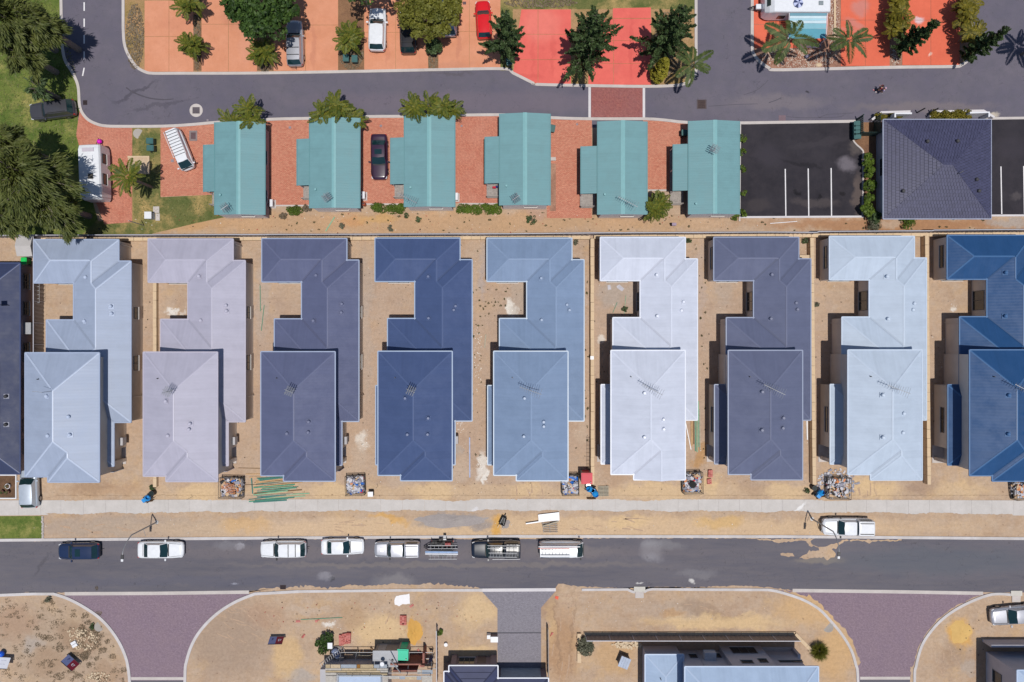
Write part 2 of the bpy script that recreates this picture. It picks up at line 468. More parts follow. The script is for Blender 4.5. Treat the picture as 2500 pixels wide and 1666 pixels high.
CORAL = concrete_mat('coral_concrete', C(228, 106, 98), C(240, 118, 106), .05, [(1350, 110, 6, 90, 0, C(210, 92, 86), .4), (1300, 120, 5, 80, 0, C(212, 94, 88), .35), (1540, 120, 6, 90, 0, C(208, 90, 86), .4), (1505, 170, 14, 20, 0, C(214, 110, 100), .5), (1320, 60, 60, 50, 0, C(240, 138, 124), .6), (1290, 190, 40, 8, 0, C(196, 84, 78), .3)])
ORANGE = concrete_mat('orange_red_concrete', C(224, 110, 84), C(234, 118, 90), .07, [(2100, 20, 24, 26, 0, C(206, 138, 128), .8), (2085, 60, 34, 10, 20, C(206, 138, 128), .7), (2070, 75, 40, 7, 0, C(214, 130, 116), .7), (2243, 52, 16, 10, 0, C(224, 200, 204), .95), (2270, 136, 8, 4, -50, C(240, 196, 180), .95), (1990, 120, 40, 10, 0, C(204, 92, 66), .4)])
BRICK_PAV = brick_mat('red_brick_paving', C(206, 126, 102), C(224, 156, 128), C(168, 108, 92), 0.0, blot=C(216, 150, 126))
BRICK_HER = brick_mat('herringbone_brick_paving', C(218, 144, 118), C(200, 120, 98), C(172, 112, 96), PI / 4, blot=C(214, 152, 130))
BRICK_X = brick_mat('dusky_brick_paving', C(164, 96, 94), C(184, 116, 106), C(128, 84, 84), PI / 4, .2, .1, blot=C(160, 112, 112))
PAVER = brick_mat('mauve_paver', C(142, 123, 138), C(154, 135, 148), C(126, 109, 122), PI / 4, .2, .1, blot=C(152, 132, 140), gap=.008)
PAVER_GREY = brick_mat('grey_paver', C(142, 138, 148), C(156, 152, 162), C(124, 120, 128), 0, .2, .1, blot=C(150, 146, 154), gap=.008)
GRASS = grass_mat('lawn_grass', C(84, 106, 48), C(124, 134, 68), C(178, 166, 104), .32)
GRASS2 = grass_mat('strip_grass', C(92, 104, 58), C(126, 124, 76), C(192, 164, 110), .45)
GRASS_DRY = grass_mat('dry_grass', C(140, 124, 72), C(170, 142, 96), C(188, 150, 112), .8)
MULCH = grass_mat('brown_mulch', C(142, 108, 82), C(160, 122, 92), C(128, 96, 76), .6)
GRAVEL = grass_mat('pink_gravel', C(166, 124, 104), C(190, 150, 128), C(150, 110, 94), .5)
LIME = concrete_mat('limestone', C(226, 200, 166), C(214, 190, 160), .09)
SOIL = grass_mat('garden_soil', C(108, 84, 66), C(128, 100, 80), C(90, 70, 56), .4)
WHITE_PAINT = mat('white_road_paint', C(238, 236, 238), .7, var=.08, scale=3)
DARKGAP = mat('dark_joint', C(120, 100, 90), .9)

# ------------------------------------------------------------------ ground, roads, pads
def big(name, x0, y0, x1, y1, z, m):
    return sheet(name, [(x0, y0), (x1, y0), (x1, y1), (x0, y1)], z, m)
sheet('ground', [(-4500, -4500), (7000, -4500), (7000, 6000), (-4500, 6000)], 0.0, SAND)
big('caravan_park_road', 120, -420, 3000, 312, 0.006, ASPH_UP)

# lawn west of the park road
lawn_k = smooth([(148, -400), (150, 0), (152, 60), (152, 100), (156, 135), (163, 155), (178, 178), (189, 202), (193, 222), (195, 255), (197, 262)], 4)
lawn = [(-900, -400)] + lawn_k + [(190, 290), (200, 400), (240, 540), (330, 572), (-900, 577)]
sheet('lawn', lawn, 0.012, GRASS)
k2 = smooth([(148, -400), (150, 0), (152, 60), (152, 100), (156, 135), (163, 155), (178, 178), (189, 202), (193, 222), (195, 255), (201, 275), (216, 293), (238, 304), (260, 308.5), (300, 309.5), (399, 309), (470, 305), (532, 299.5), (665, 292), (753, 290), (904, 285.5), (981, 285), (1130, 282), (1250, 281.5), (1342, 288), (1436, 291), (1569, 291), (1622, 294), (1681, 300), (1806, 301), (1875, 300), (2088, 297)], 3)
kerb('road_kerb', k2, .30, .10, CONC)
sheet('strip_grass', [(323, 309), (392, 308), (392, 482), (520, 476), (562, 528), (480, 545), (360, 574), (200, 574), (235, 540), (323, 543)], .014, GRASS2)
sheet('brick_paving', [(196, 262), (203, 277), (217, 295), (240, 306), (262, 310), (323, 311), (323, 543), (255, 548), (225, 470), (186, 330)], .016, BRICK_HER)
sheet('brick_paving', [(392, 308), (470, 306), (600, 298), (600, 420), (520, 420), (520, 476), (392, 481)], .016, BRICK_PAV)
for k, (x0, y0, x1, y1, m) in enumerate([(600, 291, 765, 502, BRICK_PAV), (880, 285, 995, 498, BRICK_PAV), (1100, 281, 1226, 497, BRICK_HER), (1335, 290, 1445, 533, BRICK_PAV)]):
    big('brick_paving', x0, y0, x1, y1, .016, m)
sheet('brick_paving', [(1570, 292), (1622, 296), (1681, 303), (1690, 304), (1690, 464), (1570, 464)], .016, BRICK_PAV)
for (x0, x1, y) in ((664, 760, 502.5), (886, 990, 499), (1120, 1222, 498), (1577, 1628, 465)):
    kerb('paving_edge', [(x0, y), (x1, y)], .16, .05, CONC)
big('gravel_strip', 1342, 400, 1357, 516, .018, GRAVEL)

# top driveways: coloured slabs with mulch strips between
isl_k = smooth([(301.5, -400), (301.5, 0), (302, 80), (306, 114), (317, 140), (334, 164), (355, 176.5), (375, 180), (440, 180), (625, 179.5), (888, 175), (1104, 170.5), (1232, 169), (1252, 179), (1302, 204), (1310, 207), (1436, 210), (1574, 212), (1643, 210), (1664, 207), (1680, 202), (1689, 194), (1699, 172), (1699, 100), (1699, -400)], 3)
sheet('verge', isl_k, .012, GRASS_DRY)
kerb('road_kerb', isl_k, .30, .10, CONC)
sheet('garden_strip', [(304, -200), (353, -200), (353, 172), (338, 162), (322, 142), (309, 114), (305, 80)], .016, GRASS_DRY)
for (x0, x1, m) in ((473, 492, MULCH), (628, 668, MULCH), (826, 889, MULCH), (1045.6, 1070, MULCH), (1222, 1252, GRASS2)):
    big('garden_strip', x0, -200, x1, 173, .016, m)
big('lawn', 1252, -200, 1698, 23, .020, GRASS2)
big('garden_strip', 1394, 20, 1436, 206, .016, GRASS_DRY)

def slab_pad(name, pieces, m, label=None):
    par = bpy.data.objects.new(name, None); COL.objects.link(par); par['kind'] = 'structure'
    for pts in pieces:
        MB().prism(px2(pts), 0.0, .045).build('concrete_slab', m, par)
    return par
def grid_slabs(xs, ys, g=.45):
    """xs at the top, ys: list; slabs with joints"""
    return [[(xs[i] + g, ys[j] + g), (xs[i + 1] - g, ys[j] + g), (xs[i + 1] - g, ys[j + 1] - g), (xs[i] + g, ys[j + 1] - g)] for i in range(len(xs) - 1) for j in range(len(ys) - 1)]
slab_pad('driveway', grid_slabs([353, 413, 473], [2, 90, 176]), SALMON)
slab_pad('driveway', grid_slabs([492, 558, 628], [-120, -30, 60, 176]), SALMON)
slab_pad('driveway', grid_slabs([668, 746, 826], [-120, -30, 62, 174]), SALMON)
slab_pad('driveway', grid_slabs([889, 966, 1045.6], [-120, -20, 80, 171]), SALMON)
slab_pad('driveway', grid_slabs([1070, 1146, 1222], [-120, -20, 78, 168]), SALMON)
slab_pad('driveway', [[(1273, 24), (1313, 24), (1313, 84), (1264, 84)], [(1314, 24), (1394, 24), (1394, 84), (1314, 84)],
                      [(1264, 85), (1313, 85), (1313, 146), (1257, 146)], [(1314, 85), (1394, 85), (1394, 146), (1314, 146)],
                      [(1257, 147), (1313, 147), (1313, 204), (1304, 202), (1253, 177)], [(1314, 147), (1394, 147), (1394, 206), (1314, 204.5)]], CORAL)
slab_pad('driveway', [[(1496, 21), (1589, 19), (1589, 45), (1496, 45)]] + grid_slabs([1436, 1498, 1590], [46, 100, 156, 208]), CORAL)

# eastern island: orange pad, gravel beds
isl2 = smooth([(1836, -400), (1836, 0), (1836, 112), (1840, 133), (1855, 152), (1877, 167), (1890, 171.5), (2000, 169.5), (2173, 165.5), (2327, 163.5), (2345, 160), (2360, 150), (2367, 136), (2369, 100), (2372, 0), (2372, -400)], 4)
sheet('garden_bed', isl2, .012, GRAVEL)
kerb('road_kerb', isl2, .32, .10, CONC)
slab_pad('driveway', [[(1840, -200), (2021, -200), (2021, 60), (1840, 60)], [(1840, 61), (2021, 61), (2013, 95), (1990, 113), (1960, 118), (1842, 118)]], ORANGE)
slab_pad('driveway', grid_slabs([2052, 2112, 2172], [-200, -60, 50, 162]), ORANGE)
slab_pad('driveway', grid_slabs([2202, 2272, 2343], [-200, -60, 50, 160]), ORANGE)
strip_mesh(MB(), px2([(2037, -200), (2037, 108)]), .20, 0, .16).build('bed_edging', LIME)['kind'] = 'structure'

# brick crossing
big('brick_crossing', 1443, 214, 1569, 288, .012, BRICK_X)
kerb('white_band', [(1439.5, 213), (1439.5, 289)], .26, .016, CONC_WHITE, 0)
kerb('white_band', [(1572, 213), (1572, 289)], .26, .016, CONC_WHITE, 0)
# lane dashes
mb = MB()
for (y0, y1, dx) in ((-70, -50, 0), (-30, -10, 0), (6, 27, 0), (46, 66, 0), (86, 107, 0), (126, 146, 0), (166, 186, -4)):
    mb.flat(px2([(204.0, y0), (207.2, y0), (207.2 + dx, y1), (204.0 + dx, y1)]), .010)
mb.build('lane_marking', WHITE_PAINT)['kind'] = 'structure'
# skid marks and an old trench patch
mb = MB()
for pts, w in (([(308, 214), (322, 224), (345, 234), (370, 241), (400, 244)], .14), ([(400, 244), (424, 242)], .10), ([(2000, 288), (2020, 280), (2060, 278), (2085, 276)], .05), ([(1877, 251), (1895, 245), (1907, 239)], .08), ([(1920, 285), (1960, 288), (2035, 287), (2060, 283)], .05), ([(1815, 232), (1845, 222), (1866, 206), (1875, 196)], .05), ([(1730, 260), (1790, 256), (1850, 254)], .05)):
    strip_mesh(mb, px2(smooth(pts, 5)), w, .0065, .0085)
mb.build('tyre_mark', mat('old_rubber', C(84, 80, 90), .8))['kind'] = 'structure'

# car parks beside the tiled house
big('car_park', 1806, 301, 2104, 529, .016, ASPH_PARK)
sheet('car_park', [(2418, 292), (2900, 286), (2900, 526), (2418, 527)], .016, ASPH_PARK)
sheet('garden_bed', smooth([(2084, 300), (2081, 330), (2082, 343), (2090, 354), (2103, 366), (2107, 380), (2107, 450), (2107, 530)], 4) + [(2158, 530), (2158, 298)], .020, MULCH)
kerb('bed_kerb', smooth([(2081, 328), (2082, 343), (2090, 354), (2103, 366), (2107, 380), (2106, 450), (2105, 527)], 4), .16, .14, CONC)
kerb('bed_kerb', [(1806, 531), (2108, 529.5)], .20, .12, CONC_WHITE)
kerb('bed_kerb', [(2418, 527), (2900, 525)], .20, .12, CONC_WHITE)
kerb('bed_kerb', [(1806.5, 304), (1805, 541)], .16, .14, CONC)
kerb('road_kerb', [(2418, 290), (2900, 284)], .26, .10, CONC)
mb = MB()
for x0, x1, y0, y1 in ((1917, 1918.5, 413, 529), (1973, 1974.5, 412, 528), (2029, 2030, 411, 528), (2443.5, 2445.5, 407, 523), (2499, 2501, 406, 523), (2556, 2558, 406, 523)):
    mb.flat(px2([(x0 - 1.3, y0), (x0 + 1.3, y0), (x1 + 1.3, y1), (x1 - 1.3, y1)]), .020)
mb.build('bay_marking', WHITE_PAINT)['kind'] = 'structure'

# lower street
sheet('street', [(-900, 1321), (0, 1319), (600, 1315), (1250, 1311), (1900, 1312), (2500, 1316), (3300, 1319), (3300, 1447), (2500, 1447), (1400, 1440), (600, 1445), (0, 1450), (-900, 1452)], .006, ASPH_LOW)
kerb('street_kerb', [(-900, 1321), (0, 1319), (600, 1314), (1250, 1309.5), (1900, 1310), (2500, 1315), (3300, 1319)], .30, .09, CONC_DUST)
# side street aprons in mauve pavers
L1 = smooth([(132, 1450), (165, 1461), (206, 1482), (248, 1512), (281, 1551), (303, 1592), (314, 1633), (318, 1700), (318, 1900)], 5)
R1 = smooth([(622, 1450), (578, 1468), (537, 1493), (501, 1526), (474, 1564), (457, 1611), (452, 1664), (452, 1900)], 5)
sheet('side_street', L1 + R1[::-1], .010, PAVER)
kerb('street_kerb', [(-900, 1455), (0, 1453), (80, 1450)] + L1, .30, .10, CONC_DUST)
kerb('street_kerb', [(730, 1444)] + R1, .30, .10, CONC_DUST)
sheet('side_street', [(320, 1662), (451, 1662), (451, 2200), (320, 2200)], .014, ASPH_LOW)
kerb('white_band', [(320, 1657), (450, 1657)], .30, .018, CONC, 0)
kerb('white_band', [(158, 1450), (380, 1449), (608, 1446)], .36, .018, CONC, 0)
L2 = smooth([(1875, 1440), (1902, 1445), (1957, 1463), (1999, 1487), (2029, 1518), (2054, 1548), (2076, 1584), (2088, 1620), (2094, 1665), (2096, 1900)], 5)
R2 = smooth([(2467, 1452), (2440, 1450), (2412, 1453), (2371, 1468), (2329, 1490), (2296, 1515), (2269, 1545), (2249, 1578), (2236, 1625), (2232, 1665), (2232, 1900)], 5)
sheet('side_street', L2 + R2[::-1], .010, PAVER)
kerb('street_kerb', [(1658, 1439)] + L2, .28, .10, CONC_DUST)
kerb('street_kerb', R2, .28, .10, CONC_DUST)
sheet('side_street', [(2097, 1660), (2230, 1660), (2230, 2200), (2097, 2200)], .014, ASPH_LOW)
kerb('white_band', [(2100, 1656), (2222, 1656)], .30, .018, CONC, 0)
kerb('white_band', [(1935, 1442), (2180, 1445), (2400, 1449)], .36, .018, CONC, 0)
kerb('street_kerb', [(730, 1444), (1000, 1441), (1178, 1441)], .28, .09, CONC_DUST)
kerb('white_band', [(1170, 1441), (1357, 1440)], .34, .05, CONC_WHITE, 0)
kerb('street_kerb', [(1420, 1440), (1532, 1439)] + smooth([(1532, 1439), (1542, 1444), (1550, 1446)], 4)[1:], .26, .09, CONC_DUST)
kerb('street_kerb', smooth([(1572, 1446), (1580, 1441), (1592, 1438.5)], 4) + [(1658, 1439)], .26, .09, CONC_DUST)
sheet('driveway', [(1177, 1445), (1356, 1444), (1321, 1484), (1321, 1760), (1214.5, 1760), (1214.5, 1486)], .012, PAVER_GREY)
sheet('driveway_band', [(1214.5, 1544.2), (1321, 1543.6), (1321, 1546.6), (1214.5, 1547)], .016, mat('charcoal_paver', C(92, 90, 98), .85))

# footpath slabs
fp = bpy.data.objects.new('footpath', None); COL.objects.link(fp); fp['kind'] = 'structure'
x = -60.0; R = random.Random(5)
while x < 2600:
    w = 52 + R.uniform(-3, 3)
    f = lambda xx: (1222 - 3.5 * math.sin(max(0, min(1, xx / 2500)) * PI), 1259 - 10 * math.sin(max(0, min(1, xx / 2500)) * PI) + 0)
    a, b = f(x), f(x + w)
    MB().prism(px2([(x + .14, a[0]), (x + w - .14, b[0]), (x + w - .14, b[1]), (x + .14, a[1])]), -.02, .035 + R.uniform(0, .004)).build('concrete_slab', CONC_PATH, fp)
    x += w
sheet('verge_lawn', [(-300, 1262), (103, 1260), (102, 1315), (-300, 1317)], .02, GRASS)
# sand washed over street and kerbs
DRIFT = SAND
RD = random.Random(2)
def drift(pts, amp, z, seed): sheet('sand_drift', ragged(pts, amp, 5, seed), z, DRIFT)
drift([(1840, 1317), (1990, 1315), (1978, 1322), (1985, 1332), (2008, 1336), (2030, 1331), (2062, 1318), (2200, 1318), (2200, 1321), (2130, 1322), (2124, 1328), (2110, 1321), (2062, 1322), (2040, 1338), (2030, 1340), (2040, 1350), (2038, 1360), (2018, 1368), (2010, 1360), (1990, 1362), (1966, 1366), (1950, 1362), (1968, 1352), (1975, 1345), (2000, 1344), (1998, 1336), (1975, 1334), (1968, 1320), (1940, 1322), (1900, 1326), (1880, 1321)], 1.1, .010, 1)
drift([(1906, 1350), (1935, 1352), (1940, 1358), (1925, 1360), (1908, 1356)], .9, .0105, 2)
drift([(600, 1446), (640, 1438), (720, 1434), (760, 1430), (800, 1436), (860, 1428), (920, 1432), (960, 1424), (1010, 1429), (1050, 1424), (1110, 1430), (1170, 1434), (1178, 1440), (730, 1443)], 1.6, .0105, 3)
drift([(1352, 1441), (1362, 1425), (1376, 1426), (1400, 1431), (1470, 1434), (1540, 1438), (1600, 1433), (1700, 1434), (1800, 1430), (1880, 1434), (1940, 1443), (1880, 1440), (1658, 1436), (1592, 1436), (1530, 1437), (1420, 1438), (1416, 1446), (1358, 1447)], 1.0, .0135, 4)
drift([(0, 1322), (300, 1319), (600, 1317), (900, 1316), (1200, 1317), (1500, 1314), (1900, 1315), (1900, 1312), (1250, 1311), (600, 1315), (0, 1320)], .8, .0105, 5)
drift([(p[0] + 1, p[1] - 2) for p in L2[6:38]] + [(p[0] + 5 + RD.uniform(0, 9) * min(1, i / 6), p[1] - 5 - RD.uniform(0, 3)) for i, p in enumerate(L2[6:38])][::-1], 1.0, .0145, 6)
drift([(p[0] - 1, p[1]) for p in R2[10:50]] + [(p[0] - 4 - RD.uniform(2, 10) * (.5 + .5 * math.sin(i * .21)), p[1] - RD.uniform(0, 3)) for i, p in enumerate(R2[10:50])][::-1], 1.0, .0145, 7)
drift([(60, 1446), (150, 1447), (220, 1446), (160, 1453), (120, 1449)], .7, .0125, 8)
drift([(1960, 1462), (1975, 1452), (1990, 1470), (2030, 1505), (2028, 1516), (1999, 1486)], 1.0, .0150, 9)
drift([(x, 1219 + 3.0 * math.sin(x * .013) + 2 * math.sin(x * .041)) for x in range(100, 2500, 40)] + [(x, 1210) for x in range(2480, 80, -60)], .8, .046, 10)
drift([(x, 1259.5 - 9.5 * math.sin(x / 2500 * PI) - 2.0 - 3.0 * math.sin(x * .017) ** 2 - 1.6 * math.sin(x * .053)) for x in range(110, 2500, 40)] + [(x, 1263) for x in range(2480, 100, -60)], .8, .046, 11)
# driveway-edge: line of lip stones by the lawn
mb = MB(); R = random.Random(3)
for i in range(16):
    p = Wp(105 + R.uniform(-1, 1), 1262 + i * 3.4)
    mb.box((p.x, p.y, .05), (.22, .11, .12), R.uniform(-.3, .3))
o = mb.build('edging_stones', CONC); o['kind'] = 'stuff'
# ------------------------------------------------------------------ roofs and walls from overlapping rectangles
def hip_roof(rects, z0, sl, caps=None):
    """rects: (x0, y0, x1, y1, gabled sides) in metres; hip roof of one pitch over their union.
    returns roof bmesh->mesh data and ridge/hip/valley lines"""
    P = []; RP = []
    for r in rects:
        x0, y0, x1, y1 = r[:4]; gb = r[4] if len(r) > 4 else ''
        ps = []
        for sd, pl in (('W', (sl, 0, -sl * x0)), ('E', (-sl, 0, sl * x1)), ('S', (0, sl, -sl * y0)), ('N', (0, -sl, sl * y1))):
            if sd in gb: continue
            k = next((i for i, q in enumerate(P) if all(abs(q[j] - pl[j]) < 1e-5 for j in range(3))), None)
            if k is None: P.append(pl); k = len(P) - 1
            ps.append(k)
        RP.append(((x0, y0, x1, y1), ps))
    def top(x, y, eps=1e-6):
        best = None
        for (x0, y0, x1, y1), ps in RP:
            if x0 - eps <= x <= x1 + eps and y0 - eps <= y <= y1 + eps:
                k = min(ps, key=lambda i: P[i][0] * x + P[i][1] * y + P[i][2])
                h = P[k][0] * x + P[k][1] * y + P[k][2]
                if best is None or h > best[0] + 1e-9: best = (h, k)
        return best
    lines = {}
    def addl(a, b, c):
        n = math.hypot(a, b)
        if n < 1e-7: return
        a, b, c = a / n, b / n, c / n
        if a < -1e-6 or (abs(a) < 1e-6 and b < 0): a, b, c = -a, -b, -c
        lines[(round(a, 4), round(b, 4), round(c, 3))] = (a, b, c)
    for (x0, y0, x1, y1), ps in RP:
        addl(1, 0, -x0); addl(1, 0, -x1); addl(0, 1, -y0); addl(0, 1, -y1)
    for i in range(len(P)):
        for j in range(i):
            addl(P[i][0] - P[j][0], P[i][1] - P[j][1], P[i][2] - P[j][2])
    X0 = min(r[0] for r in rects); X1 = max(r[2] for r in rects); Y0 = min(r[1] for r in rects); Y1 = max(r[3] for r in rects)
    pcs = [[(X0, Y0), (X1, Y0), (X1, Y1), (X0, Y1)]]
    for (a, b, c) in lines.values():
        out = []
        for pg in pcs:
            d = [a * x + b * y + c for x, y in pg]
            if min(d) > -1e-6 or max(d) < 1e-6: out.append(pg); continue
            A = []; B = []
            for i in range(len(pg)):
                p, q, dp, dq = pg[i], pg[(i + 1) % len(pg)], d[i], d[(i + 1) % len(pg)]
                if dp >= -1e-6: A.append(p)
                if dp <= 1e-6: B.append(p)
                if (dp > 1e-6 and dq < -1e-6) or (dp < -1e-6 and dq > 1e-6):
                    t = dp / (dp - dq); m = (p[0] + t * (q[0] - p[0]), p[1] + t * (q[1] - p[1]))
                    A.append(m); B.append(m)
            for g in (A, B):
                if len(g) > 2: out.append(g)
        pcs = out
    bm = bmesh.new()
    for pg in pcs:
        cx = sum(p[0] for p in pg) / len(pg); cy = sum(p[1] for p in pg) / len(pg)
        t = top(cx, cy, -1e-6)
        if t is None: continue
        k = P[t[1]]
        try: bm.faces.new([bm.verts.new((p[0], p[1], z0 + k[0] * p[0] + k[1] * p[1] + k[2])) for p in pg])
        except ValueError: pass
    bmesh.ops.remove_doubles(bm, verts=bm.verts, dist=2e-3)
    bmesh.ops.dissolve_limit(bm, angle_limit=math.radians(1.0), verts=bm.verts, edges=bm.edges)
    bmesh.ops.recalc_face_normals(bm, faces=bm.faces)
    if sum(f.normal.z for f in bm.faces) < 0: bmesh.ops.reverse_faces(bm, faces=bm.faces)
    ridg = []; vall = []; bnd = []
    for e in bm.edges:
        a, b = e.verts[0].co.copy(), e.verts[1].co.copy()
        if len(e.link_faces) == 1:
            f = e.link_faces[0]; c = f.calc_center_median()
            bnd.append((a, b, c))
        elif len(e.link_faces) == 2 and (a - b).length > .15:
            f, g = e.link_faces
            d = (g.calc_center_median() - f.calc_center_median())
            cv = f.normal.dot(d)
            if f.normal.dot(g.normal) < .9995: (ridg if cv < 0 else vall).append((a, b))
    return bm, ridg, vall, bnd

def outline_cells(rects):
    xs = sorted({round(v, 4) for r in rects for v in (r[0], r[2])}); ys = sorted({round(v, 4) for r in rects for v in (r[1], r[3])})
    ins = lambda x, y: any(r[0] < x < r[2] and r[1] < y < r[3] for r in rects)
    seg = []
    for i in range(len(xs) - 1):
        for j in range(len(ys) - 1):
            cx = (xs[i] + xs[i + 1]) / 2; cy = (ys[j] + ys[j + 1]) / 2
            if not ins(cx, cy): continue
            if not ins(xs[i] - 1e-3, cy): seg.append(((xs[i], ys[j + 1]), (xs[i], ys[j])))
            if not ins(xs[i + 1] + 1e-3, cy): seg.append(((xs[i + 1], ys[j]), (xs[i + 1], ys[j + 1])))
            if not ins(cx, ys[j] - 1e-3): seg.append(((xs[i], ys[j]), (xs[i + 1], ys[j])))
            if not ins(cx, ys[j + 1] + 1e-3): seg.append(((xs[i + 1], ys[j + 1]), (xs[i], ys[j + 1])))
    return seg

def walls_mb(rects, ins, z0, z1):
    R2 = [(r[0] + ins, r[1] + ins, r[2] - ins, r[3] - ins) for r in rects]
    mb = MB()
    for (a, b) in outline_cells(R2):
        mb.add([(a[0], a[1], z0), (b[0], b[1], z0), (b[0], b[1], z1), (a[0], a[1], z1)], [(0, 1, 2, 3)])
    return mb

def cap_mb(mb, lines, w=.085, up=.03):
    for a, b in lines:
        d = (b - a); n = Vector((-d.y, d.x, 0))
        if n.length < 1e-6: continue
        n.normalize()
        sx = .48
        drop = w * sx * .72 - up
        vs = [a + n * w - Vector((0, 0, drop)), a + Vector((0, 0, up)), a - n * w - Vector((0, 0, drop)),
              b + n * w - Vector((0, 0, drop)), b + Vector((0, 0, up)), b - n * w - Vector((0, 0, drop))]
        mb.add(vs, [(1, 0, 3, 4), (2, 1, 4, 5), (0, 2, 5, 3)])
    return mb
def valley_mb(mb, lines, w=.10, up=.012):
    for a, b in lines:
        d = (b - a); n = Vector((-d.y, d.x, 0))
        if n.length < 1e-6: continue
        n.normalize()
        u = Vector((0, 0, up)); e = Vector((0, 0, w * .34 + up))
        mb.add([a + n * w + e, a + u, a - n * w + e, b + n * w + e, b + u, b - n * w + e], [(0, 1, 4, 3), (1, 2, 5, 4)])
    return mb
def gutter_mb(mb, bnd, w=.11, h=.13, lift=.0):
    for a, b, c in bnd:
        if abs(a.z - b.z) > .02: continue
        d = (b - a); n = Vector((-d.y, d.x, 0))
        if n.length < .05: continue
        n.normalize()
        if n.dot(c - a) > 0: n = -n
        m = (a + b) / 2
        ang = math.atan2(d.y, d.x)
        mb.box(m + n * w / 2 + Vector((0, 0, -h / 2 + .03 + lift)), (d.length + w * 1.0 - .006 * (1 if abs(d.x) > abs(d.y) else 0), w, h + (.006 if abs(d.x) > abs(d.y) else 0)), ang)
    return mb

def sheet_roof_mat(name, col, rough=.42, ribs=.30, var=.05):
    """ribbed painted steel: ribs run down the slope"""
    t = NT(name)
    p = t.O()
    nrm = t.n.new('ShaderNodeNewGeometry').outputs['Normal']
    sx = t.n.new('ShaderNodeSeparateXYZ'); t.L(nrm, sx.inputs[0])
    sp = t.n.new('ShaderNodeSeparateXYZ'); t.L(p, sp.inputs[0])
    ew = t.ma('GREATER_THAN', t.ma('ABSOLUTE', sx.outputs[0]), t.ma('ABSOLUTE', sx.outputs[1]))
    u = t.n.new('ShaderNodeMix'); t.L(ew, u.inputs[0]); t.L(sp.outputs[0], u.inputs[2]); t.L(sp.outputs[1], u.inputs[3])
    w = t.ma('SINE', t.ma('MULTIPLY', u.outputs[0], 2 * PI / ribs))
    # each sheet was laid in a slightly different tone
    sh = t.n.new('ShaderNodeTexWhiteNoise'); sh.noise_dimensions = '1D'
    t.L(t.ma('FLOOR', t.ma('DIVIDE', u.outputs[0], .762)), sh.inputs['W'])
    n1 = t.noise(p, .8, 5, .7)
    cmb = t.n.new('ShaderNodeCombineXYZ'); t.L(t.ma('MULTIPLY', u.outputs[0], 3.2), cmb.inputs[0])
    vv = t.n.new('ShaderNodeMix'); t.L(ew, vv.inputs[0]); t.L(sp.outputs[1], vv.inputs[2]); t.L(sp.outputs[0], vv.inputs[3])
    t.L(t.ma('MULTIPLY', vv.outputs[0], .28), cmb.inputs[1])
    streak = t.mr(t.noise(cmb.outputs[0], 1.0, 5, .7), .3, .7, -.045, .045)
    f = t.ma('ADD', t.ma('ADD', t.ma('ADD', streak, t.mr(sh.outputs[0], 0, 1, -.030, .030)), t.mr(n1, .3, .7, -var, var)), t.ma('MULTIPLY', w, .004))
    v = t.n.new('ShaderNodeHueSaturation'); v.inputs['Color'].default_value = col
    t.L(t.ma('ADD', f, 1.0), v.inputs['Value'])
    t.bump(w, .004, .35)
    r = t.mr(n1, .3, .7, rough - .06, rough + .10)
    return t.fin(v.outputs[0], r, 0, .5)

WALL_CREAM = mat('cream_render', (.56, .50, .44, 1), .85, var=.06, scale=1.2)
WALL_PALE = mat('pale_render', (.62, .58, .55, 1), .85, var=.05, scale=1.2)
WALL_GREY = mat('grey_render', (.42, .41, .43, 1), .85, var=.05, scale=1.2)
WALL_BROWN = mat('brown_cladding', (.26, .20, .21, 1), .8, var=.06, scale=1.0)
GLASS = mat('window_glass', (.02, .028, .038, 1), .06, var=.1, scale=.5, spec=.7)
FRAME = mat('window_frame', (.10, .10, .11, 1), .5, var=.05)
FRAME_W = mat('white_frame', (.7, .7, .7, 1), .5, var=.05)
STEEL = mat('galvanised_steel', (.36, .37, .39, 1), .55, .5, var=.08, scale=6)
DARKM = mat('dark_metal', (.05, .05, .055, 1), .5, .3, var=.1)
WHITE_M = mat('white_metal', C(236, 238, 244), .4, var=.04)

def window(parent, c, w, h, axis, depth=.07, frame=FRAME, nm=2):
    """c: centre on the wall face (local to parent), axis = outward direction x or y (+1/-1)"""
    ax, sg = axis
    def bx(mb, u, z, du, dz, out, th):
        if ax == 'x': mb.box((c[0] + sg * out, c[1] + u, c[2] + z), (th, du, dz))
        else: mb.box((c[0] + u, c[1] + sg * out, c[2] + z), (du, th, dz))
    f = MB()
    for z in (-h / 2 + .03, h / 2 - .03): bx(f, 0, z, w, .06, .02, depth)
    for k in range(nm + 1):
        u = -w / 2 + .03 + (w - .06) * k / nm
        bx(f, u, 0, .055, h - .12, .02, depth - .01)
    o = f.build('window', frame, parent)
    for k in range(nm):
        g = MB(); u = -w / 2 + (w / nm) * (k + .5)
        bx(g, u, 0, w / nm - .07, h - .1, .015, .02)
        g.build('pane', GLASS, o)
    s = MB(); bx(s, 0, -h / 2 - .04, w + .1, .06, .04, .14); s.build('sill', WALL_PALE, o)
    return o

def vent_mesh():
    mb = MB().cyl((0, 0, -.12), (0, 0, .22), .15, .15, 12).cyl((0, 0, .22), (0, 0, .30), .19, .12, 12)
    me = mb.mesh('roof_vent'); me.polygons.foreach_set('use_smooth', [False] * len(me.polygons)); return me
VENT_ME = vent_mesh()
FLASH_ME = MB().box((0, 0, 0), (.5, .5, .012)).mesh('flashing')
PIPE_ME = MB().cyl((0, 0, -.1), (0, 0, .32), .05, .05, 8).mesh('vent_pipe')

def set_mat(o, m):
    """own material on shared mesh data"""
    if not o.data.materials: o.data.materials.append(None)
    o.material_slots[0].link = 'OBJECT'; o.material_slots[0].material = m

